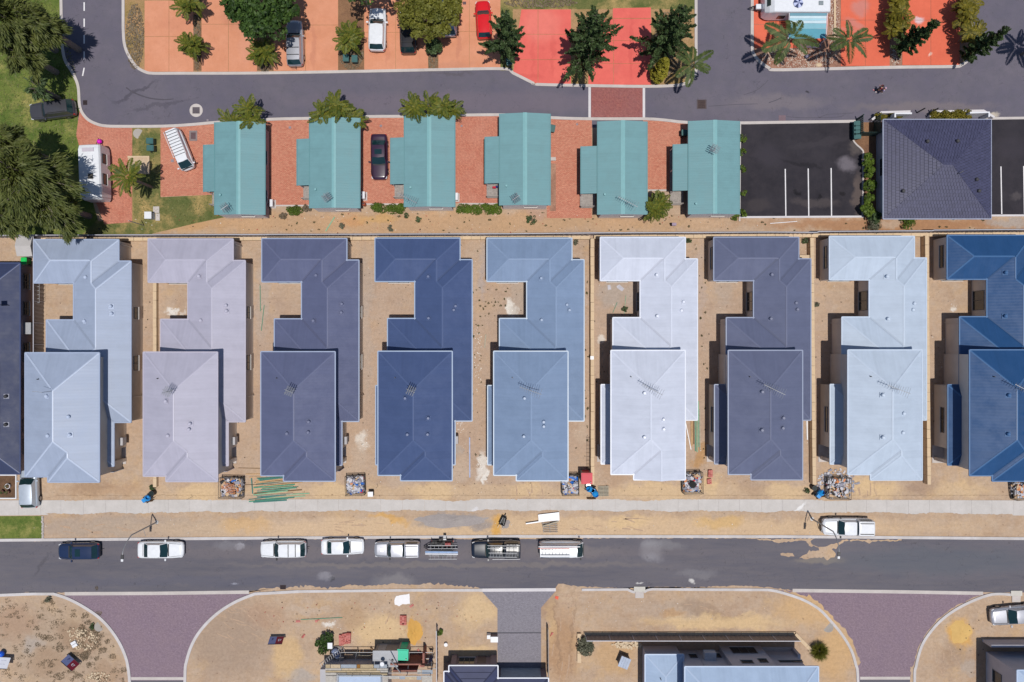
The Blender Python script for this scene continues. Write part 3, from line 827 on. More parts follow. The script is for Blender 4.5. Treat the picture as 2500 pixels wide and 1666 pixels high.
def roof_top(parts, x, y):
    """height of the roof mesh at a local point"""
    best = -1; nrm = Vector((0, 0, 1))
    for bm in parts:
        for f in bm.faces:
            vs = [v.co for v in f.verts]
            ins = False; j = len(vs) - 1
            for i in range(len(vs)):
                if (vs[i].y > y) != (vs[j].y > y) and x < (vs[j].x - vs[i].x) * (y - vs[i].y) / (vs[j].y - vs[i].y) + vs[i].x: ins = not ins
                j = i
            if ins and abs(f.normal.z) > .1:
                z = vs[0].z - (f.normal.x * (x - vs[0].x) + f.normal.y * (y - vs[0].y)) / f.normal.z
                if z > best: best, nrm = z, f.normal.copy()
    return best, nrm

def yagi(parent, p, kind, rz):
    """television aerial: mast, boom and rods in one part"""
    x, y, z = p
    m = MB(); R = Matrix.Rotation(rz, 3, 'Z'); T = Vector((x, y, z))
    q = lambda a, b, c: T + R @ Vector((a, b, c))
    m.cyl(T, q(0, 0, 1.5), .03, .03, 6)
    a = m.build('antenna', STEEL, parent)
    e = MB()
    if kind == 'log':
        e.cyl(q(-1.1, 0, 1.45), q(1.1, 0, 1.62), .028, .028, 5)
        for i in range(10):
            u = -1.0 + i * .22; L = .22 + .035 * i
            e.cyl(q(u, -L, 1.5 + u * .07), q(u, L, 1.5 + u * .07), .013, .013, 4)
    else:
        for i in range(4):
            u = -.36 + i * .2
            e.cyl(q(u, -.45, 1.5), q(u, .45, 1.5), .022, .022, 4)
            e.cyl(q(u, -.45, 1.15), q(u, .45, 1.15), .018, .018, 4)
        e.cyl(q(-.5, 0, 1.5), q(.4, 0, 1.5), .026, .026, 5)
        e.cyl(q(-.5, -.3, 1.35), q(.35, .35, 1.35), .02, .02, 4)
    e.build('element', STEEL, a)
    return a

# ------------------------------------------------------------------ the terrace of two-storey houses
E1, E2, SLP = 2.9, 5.6, .46
REF = Wp(1466.8, 580.9, E1)
def hl(px, py, z): v = Wp(px, py, z); return (v.x - REF.x, v.y - REF.y)
def hr(x0, y0, x1, y1, z, gb=''):
    a = hl(x0, y1, z); b = hl(x1, y0, z)
    return (a[0], a[1], b[0], b[1], gb)
LOW = [hr(1466.8, 580.9, 1672, 684.6, E1), hr(1563.8, 580.9, 1672, 1000, E1), hr(1563.8, 633.5, 1701.5, 1025, E1), hr(1497.3, 777, 1701.5, 1000, E1), hr(1468.6, 940.7, 1660, 1132, E1)]
UP = [hr(1492.8, 857, 1671.7, 1157.5, E2), hr(1548, 857, 1671.7, 1170.7, E2)]
UPG = [UP[0], hr(1548, 857, 1671.7, 1170.7, E2, 'S')]
LOW_BM = hip_roof(LOW, E1, SLP)
UP_BM = hip_roof(UP, E2, SLP)
UPG_BM = hip_roof(UPG, E2, SLP)
def bm_mesh(bm, name):
    me = bpy.data.meshes.new(name); bm.to_mesh(me); return me
ME = {}
ME['roof'] = bm_mesh(LOW_BM[0], 'lower_roof'); ME['up'] = bm_mesh(UP_BM[0], 'upper_roof'); ME['upg'] = bm_mesh(UPG_BM[0], 'upper_roof')
for k_, B_ in (('', LOW_BM), ('2', UP_BM), ('2g', UPG_BM)):     # one piece of capping or valley per line
    ME['ridge' + k_] = [cap_mb(MB(), [l]).mesh('ridge_cap') for l in B_[1]]
    ME['valley' + k_] = [valley_mb(MB(), [l]).mesh('valley_gutter') for l in B_[2]]
ME['gutter'] = gutter_mb(MB(), LOW_BM[3]).mesh('gutter'); ME['gutter2'] = gutter_mb(MB(), UP_BM[3]).mesh('gutter')
WALLR = LOW[:4] + [hr(1468.6, 940.7, 1660, 1096, E1)]
ME['wall'] = walls_mb(WALLR, .07, 0, E1 + .02).mesh('wall')
UPI = [(r[0] + .42, r[1] + .42, r[2] - .42, r[3] - .42) for r in UP]
ME['wall2'] = walls_mb(UPI, 0, 0.0, E2 + .02).mesh('upper_wall')
mbx = MB()
for (a, b) in outline_cells([r[:4] for r in UP]):   # soffit strip under the upper eaves
    d = Vector((b[0] - a[0], b[1] - a[1], 0)).normalized(); n = Vector((-d.y, d.x, 0))
    A = Vector((a[0], a[1], E2 - .005)); B = Vector((b[0], b[1], E2 - .005))
    mbx.add([A, B, B + n * .45, A + n * .45], [(3, 2, 1, 0)])
ME['soffit'] = mbx.mesh('soffit')
# porch: posts, beam and slab on the street side, frame beside the courtyard
x0, y0, x1, y1 = LOW[4][:4]
mb = MB()
mb.b2(x0 + .05, y0 + .05, 0, x0 + .40, y0 + .40, E1); mb.b2(x0 + .05, y0 + .42, E1 - .28, x0 + .28, y0 + 1.6, E1 - .01); mb.b2(x0 + .42, y0 + .05, E1 - .28, x0 + 2.6, y0 + .28, E1 - .01)
ME['porch'] = [mb.mesh('porch_post'), MB().b2(x1 - .40, y0 + .05, 0, x1 - .05, y0 + .40, E1).mesh('porch_post')]
ME['slab'] = MB().b2(x0 - .15, y0 - .25, 0, x1 - .1, y0 + 1.6, .08).mesh('porch_slab')
gx0, gy0 = UPI[1][0], UPI[1][1]; gx1 = UPI[1][2]
VENTS = [g2(2, 1328, 1030), g2(2, 1328, 1415), g2(2, 1570, 1285), g2(2, 1570, 1348)]
VENT2 = [g3(2, 1198, 550), g3(2, 1198, 903), g3(2, 1390, 757), g3(2, 1390, 875)]
def vent_pos(pxs, bms, zg):
    out = []
    for p in pxs:
        x, y = hl(p[0], p[1], zg); z, n = roof_top(bms, x, y)
        out.append((Vector((x, y, z)), n))
    return out
VP = vent_pos(VENTS, [LOW_BM[0]], E1 + .9) + vent_pos(VENT2, [UP_BM[0]], E2 + 1.0)
PIPEP = vent_pos([g3(2, 1090, 388)], [UP_BM[0]], E2 + .8)[0]
ANTP = hl(*g3(2, 1270, 500), E2 + 1.85); ANTZ = roof_top([UP_BM[0]], ANTP[0], ANTP[1])[0]

HOUSES = [  # wing corner (px), roof colour, gutter colour, label, aerial, gable
    (84, 586.5, (164, 177, 201), (166, 180, 206), 'pale blue grey hipped steel roof, westernmost of the row of new houses', 'mast', 0, 1.0),
    (363, 585, (184, 182, 200), (188, 184, 200), 'house with a pinkish pale grey steel roof beside the light blue grey one', 'grid', 0, 1.0),
    (640.5, 584, (100, 106, 137), (154, 168, 196), 'slate purple roofed house with green timber strewn before its front', 'grid', 0, 1.0),
    (916.8, 583, (76, 93, 134), (146, 168, 198), 'dark navy blue roofed house between the slate purple and the mid blue ones', 'grid', 0, 1.0),
    (1190, 583, (132, 153, 184), (172, 190, 210), 'mid blue grey roofed house with the red roofed toilet at its front corner', 'log', 0, 1.0),
    (1466.8, 580.9, (212, 218, 234), (214, 220, 234), 'near white roofed house with a gabled front end, between two grey roofs', 'log', 1, 1.0),
    (1743.7, 580.9, (105, 111, 138), (138, 150, 178), 'slate grey roofed house between the two whitest roofs of the row', 'log', 0, 1.0),
    (2025.9, 578.5, (194, 208, 226), (196, 210, 228), 'very pale icy blue roofed house next to the deep blue roofed one', 'log', 0, 1.005),
    (2313.3, 576, (40, 80, 128), (90, 126, 170), 'deep blue roofed house cut off by the east edge of the row', 'log', 0, 1.014)]
for hi, (rx, ry, rc, gc, lab, ant, gb, syc) in enumerate(HOUSES):
    loc = Wp(rx, ry, E1); loc.z = 0
    H = thing('two_storey_house', lab if lab.startswith('house') or 'house' in lab[:40] else 'house under a ' + lab, 'house', loc, 0, 'new two storey houses in a row')
    H.scale = (1, syc, 1)
    RM = sheet_roof_mat('roof_steel', C(*rc), .34 if sum(rc) < 400 else .45)
    CM = mat('ridge_steel_%d' % hi, C(*[min(250, v + (26 if hi in (0, 8) else 8)) for v in rc]), .4, var=.03)  # first and last house: sun glint on the ridges put into a lighter colour
    GM = mat('gutter_steel_%d' % hi, C(*gc), .4, var=.04)
    VM = mat('valley_steel_%d' % hi, C(*[int(v * .94) for v in rc]), .5, var=.03)
    WM = (WALL_CREAM, WALL_PALE)[hi % 2 if hi < 5 else 1]
    def part(name, key, m, par=H):
        for me in (ME[key] if isinstance(ME[key], list) else [ME[key]]):
            o = put(name, me, par); set_mat(o, m)
        return o
    part('wall', 'wall', WM); part('upper_wall', 'wall2', WM); part('soffit', 'soffit', WALL_PALE)
    r1 = part('roof', 'roof', RM); r2 = part('upper_roof', 'upg' if gb else 'up', RM)
    part('ridge_cap', 'ridge', CM, r1); part('valley_gutter', 'valley', VM, r1); part('gutter', 'gutter', GM, r1)
    part('ridge_cap', 'ridge2g' if gb else 'ridge2', CM, r2); part('valley_gutter', 'valley2g' if gb else 'valley2', VM, r2); part('gutter', 'gutter2', GM, r2)
    part('porch_post', 'porch', WM); part('porch_slab', 'slab', CONC)
    if gb:
        gx = (UPG[1][0] + UPG[1][2]) / 2; hh = (UPG[1][2] - UPG[1][0]) / 2 * SLP
        MB().add([(UPG[1][0], UPG[1][1] + .02, E2), (UPG[1][2], UPG[1][1] + .02, E2), (gx, UPG[1][1] + .02, E2 + hh)], [(0, 1, 2)]).build('gable_wall', WALL_PALE, H)
    R = random.Random(hi)
    for vi, (p, n) in enumerate(VP):
        if hi == 2 and vi == 4: continue
        v = put('roof_vent', VENT_ME, H, p + Vector((R.uniform(-.15, .15), R.uniform(-.5, .5) if 4 <= vi else R.uniform(-.2, .2), 0))); set_mat(v, CM)
        fl = put('flashing', FLASH_ME, v); set_mat(fl, CM)
        fl.rotation_euler = n.to_track_quat('Z', 'Y').to_euler(); fl.location = n * .018
    v = put('vent_pipe', PIPE_ME, H, PIPEP[0]); set_mat(v, DARKM)
    if ant == 'log': yagi(H, (ANTP[0], ANTP[1], ANTZ - .05), 'log', R.uniform(-.5, -.3))
    elif ant == 'grid': yagi(H, (ANTP[0], ANTP[1], ANTZ - .05), 'grid', 2.7 + R.uniform(-.1, .1))
    else: MB().cyl((ANTP[0], ANTP[1], ANTZ - .05), (ANTP[0], ANTP[1], ANTZ + 1.7), .03, .03, 6).cyl((ANTP[0], ANTP[1], ANTZ + 1.6), (ANTP[0] - .9, ANTP[1] + .1, ANTZ + 1.7), .02, .02, 5).build('antenna_mast', STEEL, H)
    # openings
    A = LOW[0]; CR = LOW[2]
    wy = hl(1497, 903, 1.3)[1]; window(H, (LOW[3][0] + .06, wy, 1.2), 2.4, 2.1, ('x', -1))
    window(H, (A[0] + .06, (A[1] + A[3]) / 2 + .2, 1.7), 2.3, .7, ('x', -1))
    window(H, (LOW[4][0] + .06, LOW[4][1] + 4.4, 1.7), 2.6, .6, ('x', -1))
    window(H, (LOW[4][2] - .06, LOW[4][1] + 5.4, 1.7), 1.2, .6, ('x', 1), nm=1)
    window(H, (CR[2] - .06, CR[1] + 6.0, 1.6), 1.5, 1.0, ('x', 1))
    window(H, (CR[2] - .06, CR[1] + 11.2, 1.6), 1.2, .9, ('x', 1))
    window(H, ((A[0] + LOW[1][0]) / 2, A[1] + .06, 1.2), 2.2, 2.1, ('y', -1))
    window(H, (LOW[1][0] + .06, A[1] - 2.1, 1.3), 2.0, 2.0, ('x', -1))
    window(H, ((UPI[0][0] + gx0) / 2, UPI[0][1] - .01, 4.4), 1.3, 1.2, ('y', -1))
    window(H, ((gx0 + gx1) / 2, gy0 - .01, 4.4), 2.4, 1.2, ('y', -1), nm=3)
    d = MB()
    for k in range(5): d.box(((gx0 + gx1) / 2, gy0 - .03, .25 + k * .45), (4.6, .05, .43))
    d.build('garage_door', mat('garage_door_%d' % hi, C(*[min(225, v + 30) for v in rc]), .5, var=.03), H)
    MB().b2(LOW[4][2] + .005, LOW[4][1] + 1.9, .7, LOW[4][2] + .25, LOW[4][1] + 2.7, 1.5).build('meter_box', WALL_GREY, H)  # white box given grey: its shade is put into the colour
    mb = MB().cyl((CR[2] + .02, CR[1] + 2.5, 0), (CR[2] + .02, CR[1] + 2.5, E1 - .1), .045, .045, 6).cyl((A[2] + .02, A[3] - .4, 0), (A[2] + .02, A[3] - .4, E1 - .1), .045, .045, 6).cyl((LOW[3][0] - .02, LOW[3][3] - .5, 0), (LOW[3][0] - .02, LOW[3][3] - .5, E1 - .1), .045, .045, 6)
    mb.build('downpipe', WM, H)
# ------------------------------------------------------------------ generic hipped or gabled building from pixel rectangles
def roofed(T, rects, z0, sl, rm, cm, gm, wall=None, over=.3, names=('roof', 'ridge_cap', 'gutter'), wz0=0.0, gutter=True, wname='wall'):
    bm, rd, vl, bnd = hip_roof(rects, z0, sl)
    o = put(names[0], bm_mesh(bm, names[0]), T); set_mat(o, rm)
    for l in rd: cap_mb(MB(), [l]).build(names[1], cm, o)
    for l in vl: valley_mb(MB(), [l]).build('valley_gutter', cm, o)
    if gutter: gutter_mb(MB(), bnd).build(names[2], gm, o)
    if wall is not None:
        walls_mb([r[:4] for r in rects], over, wz0, z0 + over * sl - .03).build(wname, wall, T)
    return bm, o
def rrect(org, x0, y0, x1, y1, z, gb=''):
    a = Wp(x0, y1, z); b = Wp(x1, y0, z)
    return (a.x - org.x, a.y - org.y, b.x - org.x, b.y - org.y, gb)

# ------------------------------------------------------------------ holiday cabins with green steel roofs
CAB_R = sheet_roof_mat('green_cabin_roof', C(112, 157, 163), .6, .25, .075)
CAB_C = mat('green_ridge', C(130, 180, 184), .5, var=.04)
CAB_G = mat('green_gutter', C(96, 146, 152), .5, var=.04)
CAB_W = mat('lilac_brown_wall', (.30, .24, .27, 1), .8, var=.06)
GABLE = mat('cream_gable', (.82, .79, .80, 1), .8, var=.04)
TIMBER = mat('weathered_timber', (.30, .27, .25, 1), .85, var=.2, scale=6)
CABS = [(525, 299, 646, 525, 495, 352, 467.5, 'grid', 'beside the white roof-racked van'),
        (756.6, 288.5, 877.7, 509, 724, 338, 452, 'grid2', 'just west of the dark purple car'),
        (988, 282, 1109.6, 506, 953.5, 335, 449, 'log', 'just east of the dark purple car'),
        (1220.7, 278, 1342.5, 502, 1185, 332.5, 447, 'grid', 'nearest the road bend, a green bin at its corner'),
        (1460, 297, 1579, 524.5, 1420, 356, 472, 'log', 'south of the brick crossing'),
        (1682, 296, 1804.5, 523.7, 1646, 351, 465, 'mid', 'beside the black car park')]
for ci, (x0, y0, x1, y1, sx0, sy0, sy1, an, where) in enumerate(CABS):
    zE = 2.7
    org = Wp((x0 + x1) / 2, (y0 + y1) / 2, zE); org.z = 0
    T = thing('cabin', 'green steel roofed holiday cabin ' + where, 'cabin', org, 0, 'green roofed cabins in a line')
    main = rrect(org, x0, y0, x1, y1, zE, 'NS')
    sd = rrect(org, sx0, sy0, x0 + 1, sy1, zE)
    a, b, c, d = main[:4]; mx = (a + c) / 2; sl = .17; rz = zE + (c - a) / 2 * sl
    rf = MB()
    rf.add([(a, b, zE), (c, b, zE), (c, d, zE), (a, d, zE), (mx, b, rz), (mx, d, rz), (a, b, zE - .05), (c, b, zE - .05), (mx, b, rz - .05)],
           [(0, 4, 5, 3), (4, 1, 2, 5), (0, 6, 8, 4), (4, 8, 7, 1)])
    r = rf.build('roof', CAB_R, T)
    cp = MB(); cp.add([(mx - .22, b - .01, rz - .012), (mx, b - .01, rz + .03), (mx + .22, b - .01, rz - .012), (mx - .22, d + .01, rz - .012), (mx, d + .01, rz + .03), (mx + .22, d + .01, rz - .012)], [(0, 1, 4, 3), (1, 2, 5, 4)])
    cp.build('ridge_cap', CAB_C, r)
    MB().b2(a - .10, b, zE - .12, a - .005, d, zE + .01).build('gutter', CAB_G, r); MB().b2(c + .005, b, zE - .12, c + .10, d, zE + .01).build('gutter', CAB_G, r)
    # low verandah roof
    p, q, u, w = sd[:4]
    v = MB(); zs = zE - .10
    v.add([(p, q, zs - .22), (a - .11, q, zs), (a - .11, w, zs), (p, w, zs - .22), (p, q, zs - .27), (a - .11, q, zs - .05), (a - .11, w, zs - .05), (p, w, zs - .27)],
          [(0, 1, 2, 3), (7, 6, 5, 4), (0, 4, 5, 1), (2, 6, 7, 3), (3, 7, 4, 0)])
    vr = v.build('verandah_roof', CAB_R, T)
    MB().b2(p - .10, q, zs - .34, p - .006, w, zs - .21).build('gutter', CAB_G, vr)
    for yy in (q + .12, (q + w) / 2, w - .12):
        MB().cyl((p + .12, yy, .2), (p + .12, yy, zs - .24), .05, .05, 8).build('verandah_post', GABLE, T)
    MB().b2(p + .05, q - 1.1, .02, a - .02, w, .24).build('deck', TIMBER, T)
    rl = MB()
    for zz in (.6, .95, 1.2): rl.b2(p + .05, q - 1.1, zz - .04, a - .2, q - 1.03, zz + .04)
    rl.b2(p + .05, q - 1.1, .24, p + .12, q - 1.03, 1.25); rl.b2(a - .28, q - 1.1, .24, a - .2, q - 1.03, 1.25)
    rl.build('handrail', TIMBER, T)
    # walls: gable ends cream, long sides lilac brown
    ov = .30
    wl = MB(); x0_, x1_, y0_, y1_ = a + ov, c - ov, b + .03, d - .35
    zt = zE + ov * sl - .04
    wl.add([(x0_, y0_, .15), (x0_, y1_, .15), (x0_, y1_, zt), (x0_, y0_, zt), (x1_, y0_, .15), (x1_, y1_, .15), (x1_, y1_, zt), (x1_, y0_, zt)], [(0, 3, 2, 1), (4, 5, 6, 7)])
    wl.build('wall', CAB_W, T)
    ge = MB(); zr = rz - .05
    for yy, s_ in ((y0_, 1), (y1_, -1)):
        f = [(x0_, yy, .15), (x1_, yy, .15), (x1_, yy, zt), (mx, yy, zr), (x0_, yy, zt)]
        ge.add(f, [(0, 1, 2, 3, 4) if s_ > 0 else (4, 3, 2, 1, 0)])
    ge.build('gable_wall', GABLE, T)
    window(T, (mx + .6, y0_ - .01, 2.0), 1.3, .3, ('y', -1), frame=FRAME, depth=.04)
    window(T, (x1_ + .005, (y0_ + y1_) / 2 + 1.6, 1.6), 1.4, .9, ('x', 1)); window(T, (x1_ + .005, (y0_ + y1_) / 2 - 2.4, 1.6), 1.2, .9, ('x', 1))
    zz = zE + .6 * sl
    MB().cyl((a + .65, (y0_ + y1_) / 2 - (2.6 if ci < 5 else 3.6), zE), (a + .65, (y0_ + y1_) / 2 - (2.6 if ci < 5 else 3.6), zE + .42), .11, .11, 10).build('roof_vent', CAB_C, T)
    ax, ay = {'grid': (mx - .9, b + .5), 'grid2': (mx - .5, b + .9), 'log': (a + .5, b + .6), 'mid': (mx - .3, d - 3.2)}[an]
    if ci == 4: ax, ay = mx + .3, b + 1.0
    yagi(T, (ax, ay, zE + .3), 'log' if an == 'log' else 'grid', {'grid': .6, 'grid2': 2.2, 'log': -.5, 'mid': 1.1}[an])

# ------------------------------------------------------------------ house with a dark concrete tile roof
TILE_M = mat('blue_black_tile', C(74, 75, 103), .42, var=.16, scale=2.4, fine=4)
TILE_C = mat('tile_ridge', C(58, 58, 84), .6, var=.08)
org = Wp(2288, 413, 2.7); org.z = 0
T = thing('tiled_house', 'square house with a blue black tiled pyramid roof between two black car parks', 'house', org)
rc = rrect(org, 2157.5, 293.5, 2418.5, 533.5, 2.7)
x0, y0, x1, y1 = rc[:4]; sl = .40; D = (y1 - y0) / 2
def tile_face(name, e0, e1, inw, L):
    """courses of overlapping tiles on one roof slope: e0-e1 eave line, inw inward direction"""
    mb = MB(); e0 = Vector(e0); e1 = Vector(e1); u = (e1 - e0).normalized(); W = (e1 - e0).length
    inw = Vector(inw); course = .345; tw = .30; n = int(D / course) + 1
    for c in range(n):
        d0 = c * course; d1 = min(D, d0 + course)
        if d1 - d0 < .05: break
        lo, hi = d0, W - d0; lo2, hi2 = d1, W - d1
        k0 = int(lo / tw) - 1; k1 = int(hi / tw) + 2
        off = (c % 2) * tw / 2
        for k in range(k0, k1):
            a, b = k * tw + off, (k + 1) * tw + off - .03
            a0, b0 = max(a, lo), min(b, hi); a1, b1 = max(a, lo2), min(b, hi2)
            if b0 - a0 < .02: continue
            if b1 < a1: a1 = b1 = max(lo2, min(hi2, (a + b) / 2))
            z0 = 2.7 + d0 * sl; z1 = 2.7 + d1 * sl
            P = lambda s, d, z: tuple(e0 + u * s + inw * d + Vector((0, 0, z)))
            mb.add([P(a0, d0 - .02, z0 + .075), P(b0, d0 - .02, z0 + .075), P(b1, d1, z1 + .018), P(a1, d1, z1 + .018), P(a0, d0 - .02, z0), P(b0, d0 - .02, z0)],
                   [(0, 1, 2, 3), (4, 5, 1, 0)])
    o = mb.build(name, TILE_M, T); o['kind'] = 'stuff'
    return o
tile_face('roof_tiles', (x0, y0, 0), (x1, y0, 0), (0, 1, 0), 0); tile_face('roof_tiles', (x1, y0, 0), (x1, y1, 0), (-1, 0, 0), 0)
tile_face('roof_tiles', (x1, y1, 0), (x0, y1, 0), (0, -1, 0), 0); tile_face('roof_tiles', (x0, y1, 0), (x0, y0, 0), (1, 0, 0), 0)
bm, o = roofed(T, [rc], 2.69, sl, mat('roof_underlay', (.03, .03, .04, 1), .9), TILE_C, mat('silver_gutter', C(170, 178, 200), .4), mat('blue_grey_render', (.36, .38, .44, 1), .85, var=.05), .45)
for p in ((790, 525), (1150, 521), (1390, 976), (1425, 1110), (520, 1110)):
    q = Wp(2100 + p[0] / 4.9, 240 + p[1] / 4.9, 3.6); x, y = q.x - org.x, q.y - org.y
    v = put('roof_vent', VENT_ME, T, (x, y, roof_top([bm], x, y)[0] + .05)); set_mat(v, DARKM)
v = MB().tube([(x0 + 3.1 + 3.5, y0 + 4.2, 3.4), (x0 + 6.6, y0 + 4.2, 4.9), (x0 + 6.9, y0 + 4.4, 5.0)], .03).build('antenna_mast', DARKM, T)
window(T, (x0 + .47, 0.5, 1.5), 1.8, 1.2, ('x', -1)); window(T, (-1.5, y0 + .47, 1.5), 1.8, 1.2, ('y', -1)); window(T, (1.8, y1 - .45, 1.5), 2.0, 1.2, ('y', 1))
# front courtyard walls, gate posts
WW = MB()
def wallpx(name, label, pts, h, th, m):
    o = strip_mesh(MB(), px2(pts), th, 0, h).build(name, m); return tag(o, label, 'wall')
wallpx('garden_wall', 'angled white garden wall at the west front corner of the tiled house', [(2122, 297), (2145, 279), (2215, 277)], .7, .22, CONC_WHITE)
wallpx('garden_wall', 'white garden wall by the road in front of the tiled house, east part', [(2262, 290), (2276, 277), (2392, 275), (2418, 291)], .7, .22, CONC_WHITE)
wallpx('courtyard_screen', 'white screen wall beside the gate opening at the tiled house front', [(2168, 297), (2168, 288), (2208, 287.5)], 1.6, .18, WHITE_M)
wallpx('courtyard_screen', 'white screen wall at the east front corner of the tiled house', [(2347, 286), (2393, 285), (2393, 296)], 1.6, .18, WHITE_M)
for k, (bx, by) in enumerate(((2238, 276), (2270, 276))):
    b = Wp(bx, by)
    tag(MB().b2(b.x - .05, b.y - .05, 0, b.x + .05, b.y + .05, 1.75).build('gate_post', DARKM), 'slim black gate post before the tiled house, ' + ('nearer the white screen' if k == 0 else 'by the angled garden wall end'), 'post', 'gate posts')
# green bin enclosure
org = Wp(2112, 312); T = thing('bin_enclosure', 'dark green slatted bin enclosure beside the tiled house', 'enclosure', org)
GREEN_D = mat('dark_green_metal', C(46, 78, 74), .6, var=.1)
w = .9
for (a, b) in (((-w, -w), (w, -w)), ((w, -w), (w, w)), ((-w, w), (-w, -w))):
    for k in range(9):
        t0 = k / 9; p = Vector((a[0] + (b[0] - a[0]) * (t0 + .05), a[1] + (b[1] - a[1]) * (t0 + .05), 0)); q = Vector((a[0] + (b[0] - a[0]) * (t0 + .1), a[1] + (b[1] - a[1]) * (t0 + .1), 0))
        m = (p + q) / 2; ang = math.atan2(b[1] - a[1], b[0] - a[0])
        MB().box((m.x, m.y, .85), ((q - p).length + .06, .03, 1.6), ang).build('slat', GREEN_D, T)
MB().box((-w, -w, .9), (.08, .08, 1.8)).box((w, -w, .9), (.08, .08, 1.8)).box((w, w, .9), (.08, .08, 1.8)).box((-w, w, .9), (.08, .08, 1.8)).build('post', GREEN_D, T)

# ------------------------------------------------------------------ house at the west edge of the row
org = Wp(0, 900, 2.8); org.z = 0
H0 = thing('dark_roofed_house', 'house with a dark blue ribbed steel roof at the west edge of the picture', 'house', org)
RM0 = sheet_roof_mat('dark_blue_roof', C(50, 60, 94), .62, .45, .05); CM0 = mat('dark_blue_ridge', C(72, 84, 122), .35, var=.04)
rr = rrect(org, -250, 644, 48, 1156.5, 2.8)
bm, o = roofed(H0, [rr], 2.8, .42, RM0, CM0, CM0, WALL_BROWN, .15)
for p in (g3(0, 40, 570), g3(0, 40, 830)):
    q = Wp(p[0], p[1], 3.6); x, y = q.x - org.x, q.y - org.y
    v = put('roof_vent', VENT_ME, H0, (x, y, roof_top([bm], x, y)[0])); set_mat(v, DARKM)
    f = put('flashing', FLASH_ME, v); set_mat(f, CM0); f.location = (0, 0, .03); f.rotation_euler = (0, .4, 0)
mb = MB(); 
for k, yy in enumerate((905, 950, 995, 1040)):
    q = Wp(-27, yy, 4.0); x, y = q.x - org.x, q.y - org.y
    z, n = roof_top([bm], x, y)
    R_ = n.to_track_quat('Z', 'Y').to_matrix()
    MB().box(Vector((x, y, z)) + n * .09, (1.7, 1.6, .04), m=R_).build('solar_panel', mat('solar_cell', (.006, .008, .02, 1), .15, spec=.6), H0)
q = Wp(10, 745, 4.0); x, y = q.x - org.x, q.y - org.y; z = roof_top([bm], x, y)[0]
MB().cyl((x, y, z), (x - .3, y, z + 1.6), .03, .03, 6).box((x - .3, y, z + 1.5), (.5, .5, .05)).build('antenna', DARKM, H0)
mb = MB(); e = (rr[2] - .15)
for (yy, w_) in ((690, 1.6), (755, 1.4), (860, 2.0), (935, 1.2), (1035, 1.4), (1085, 1.6)):
    window(H0, (e + .01, Wp(0, yy).y - org.y, 1.5), w_, 1.0, ('x', 1), frame=FRAME)
q = Wp(59, 802, 1.9)
MB().b2(e + .01, q.y - org.y - .6, .9, e + .75, q.y - org.y + .6, 1.9).build('hot_water_unit', STEEL, H0)
q = Wp(62, 712, 1.0)
rk = MB()
for k in range(6): rk.b2(e + .7, q.y - org.y - 1.2 + k * .42, 1.15, e + 1.2, q.y - org.y - 1.16 + k * .42, 1.19)
rk.b2(e + .68, q.y - org.y - 1.2, 1.15, e + .71, q.y - org.y + 1.0, 1.2); rk.b2(e + 1.19, q.y - org.y - 1.2, 1.15, e + 1.22, q.y - org.y + 1.0, 1.2); rk.b2(e + .94, q.y - org.y - .1, 0, e + .98, q.y - org.y - .06, 1.15)
tag(rk.build('clothes_rack', STEEL), 'thin metal clothes rack in the shaded alley beside the dark blue roof', 'clothes rack').location = org
# garden bed in front of that house
org = Wp(15, 1187); PL = thing('planter_bed', 'small white edged planter bed in front of the dark blue roofed house', 'garden bed', org)
a = Wp(-40, 1215) - org; b = Wp(40, 1161) - org
MB().b2(a.x, a.y, 0, b.x, b.y, .10).build('soil', SOIL, PL)
ed = MB()
ed.b2(a.x, a.y - .12, 0, b.x + .12, a.y - .002, .2); ed.b2(a.x, b.y + .002, 0, b.x + .12, b.y + .12, .2); ed.b2(b.x + .002, a.y, 0, b.x + .12, b.y, .2)
ed.build('edging', WHITE_M, PL)
for (px, py, r, c, lb) in ((24, 1186, .28, WHITE_M, 'round white pot holding a small plant in the planter bed'), (10, 1200, .22, mat('maroon_pot', C(90, 44, 52), .6), 'maroon pot in the planter bed, nearer the picture edge'), (24, 1200, .22, mat('maroon_pot', C(90, 44, 52), .6), 'maroon pot in the planter bed, nearer the parked silver car')):
    q = Wp(px, py)
    t_ = thing('flower_pot', lb, 'pot', q)
    MB().cyl((0, 0, .1), (0, 0, .42), r * .8, r, 14).build('pot', c, t_)
    MB().cyl((0, 0, .30), (0, 0, .425), r * .8, r * .82, 12).build('potting_soil', SOIL, t_)
    l = MB(); R = random.Random(px)
    for k in range(10):
        an = R.uniform(0, 6.3); d = Vector((math.cos(an), math.sin(an), 1)) * R.uniform(.12, .2)
        l.add([Vector((0, 0, .42)), Vector((0, 0, .42)) + d + Vector((-d.y, d.x, 0)) * .3, Vector((0, 0, .45)) + d * 1.5], [(0, 1, 2)])
    l.build('leaves', mat('pot_leaf', (.06, .12, .03, 1), .7), t_)['kind'] = 'stuff'

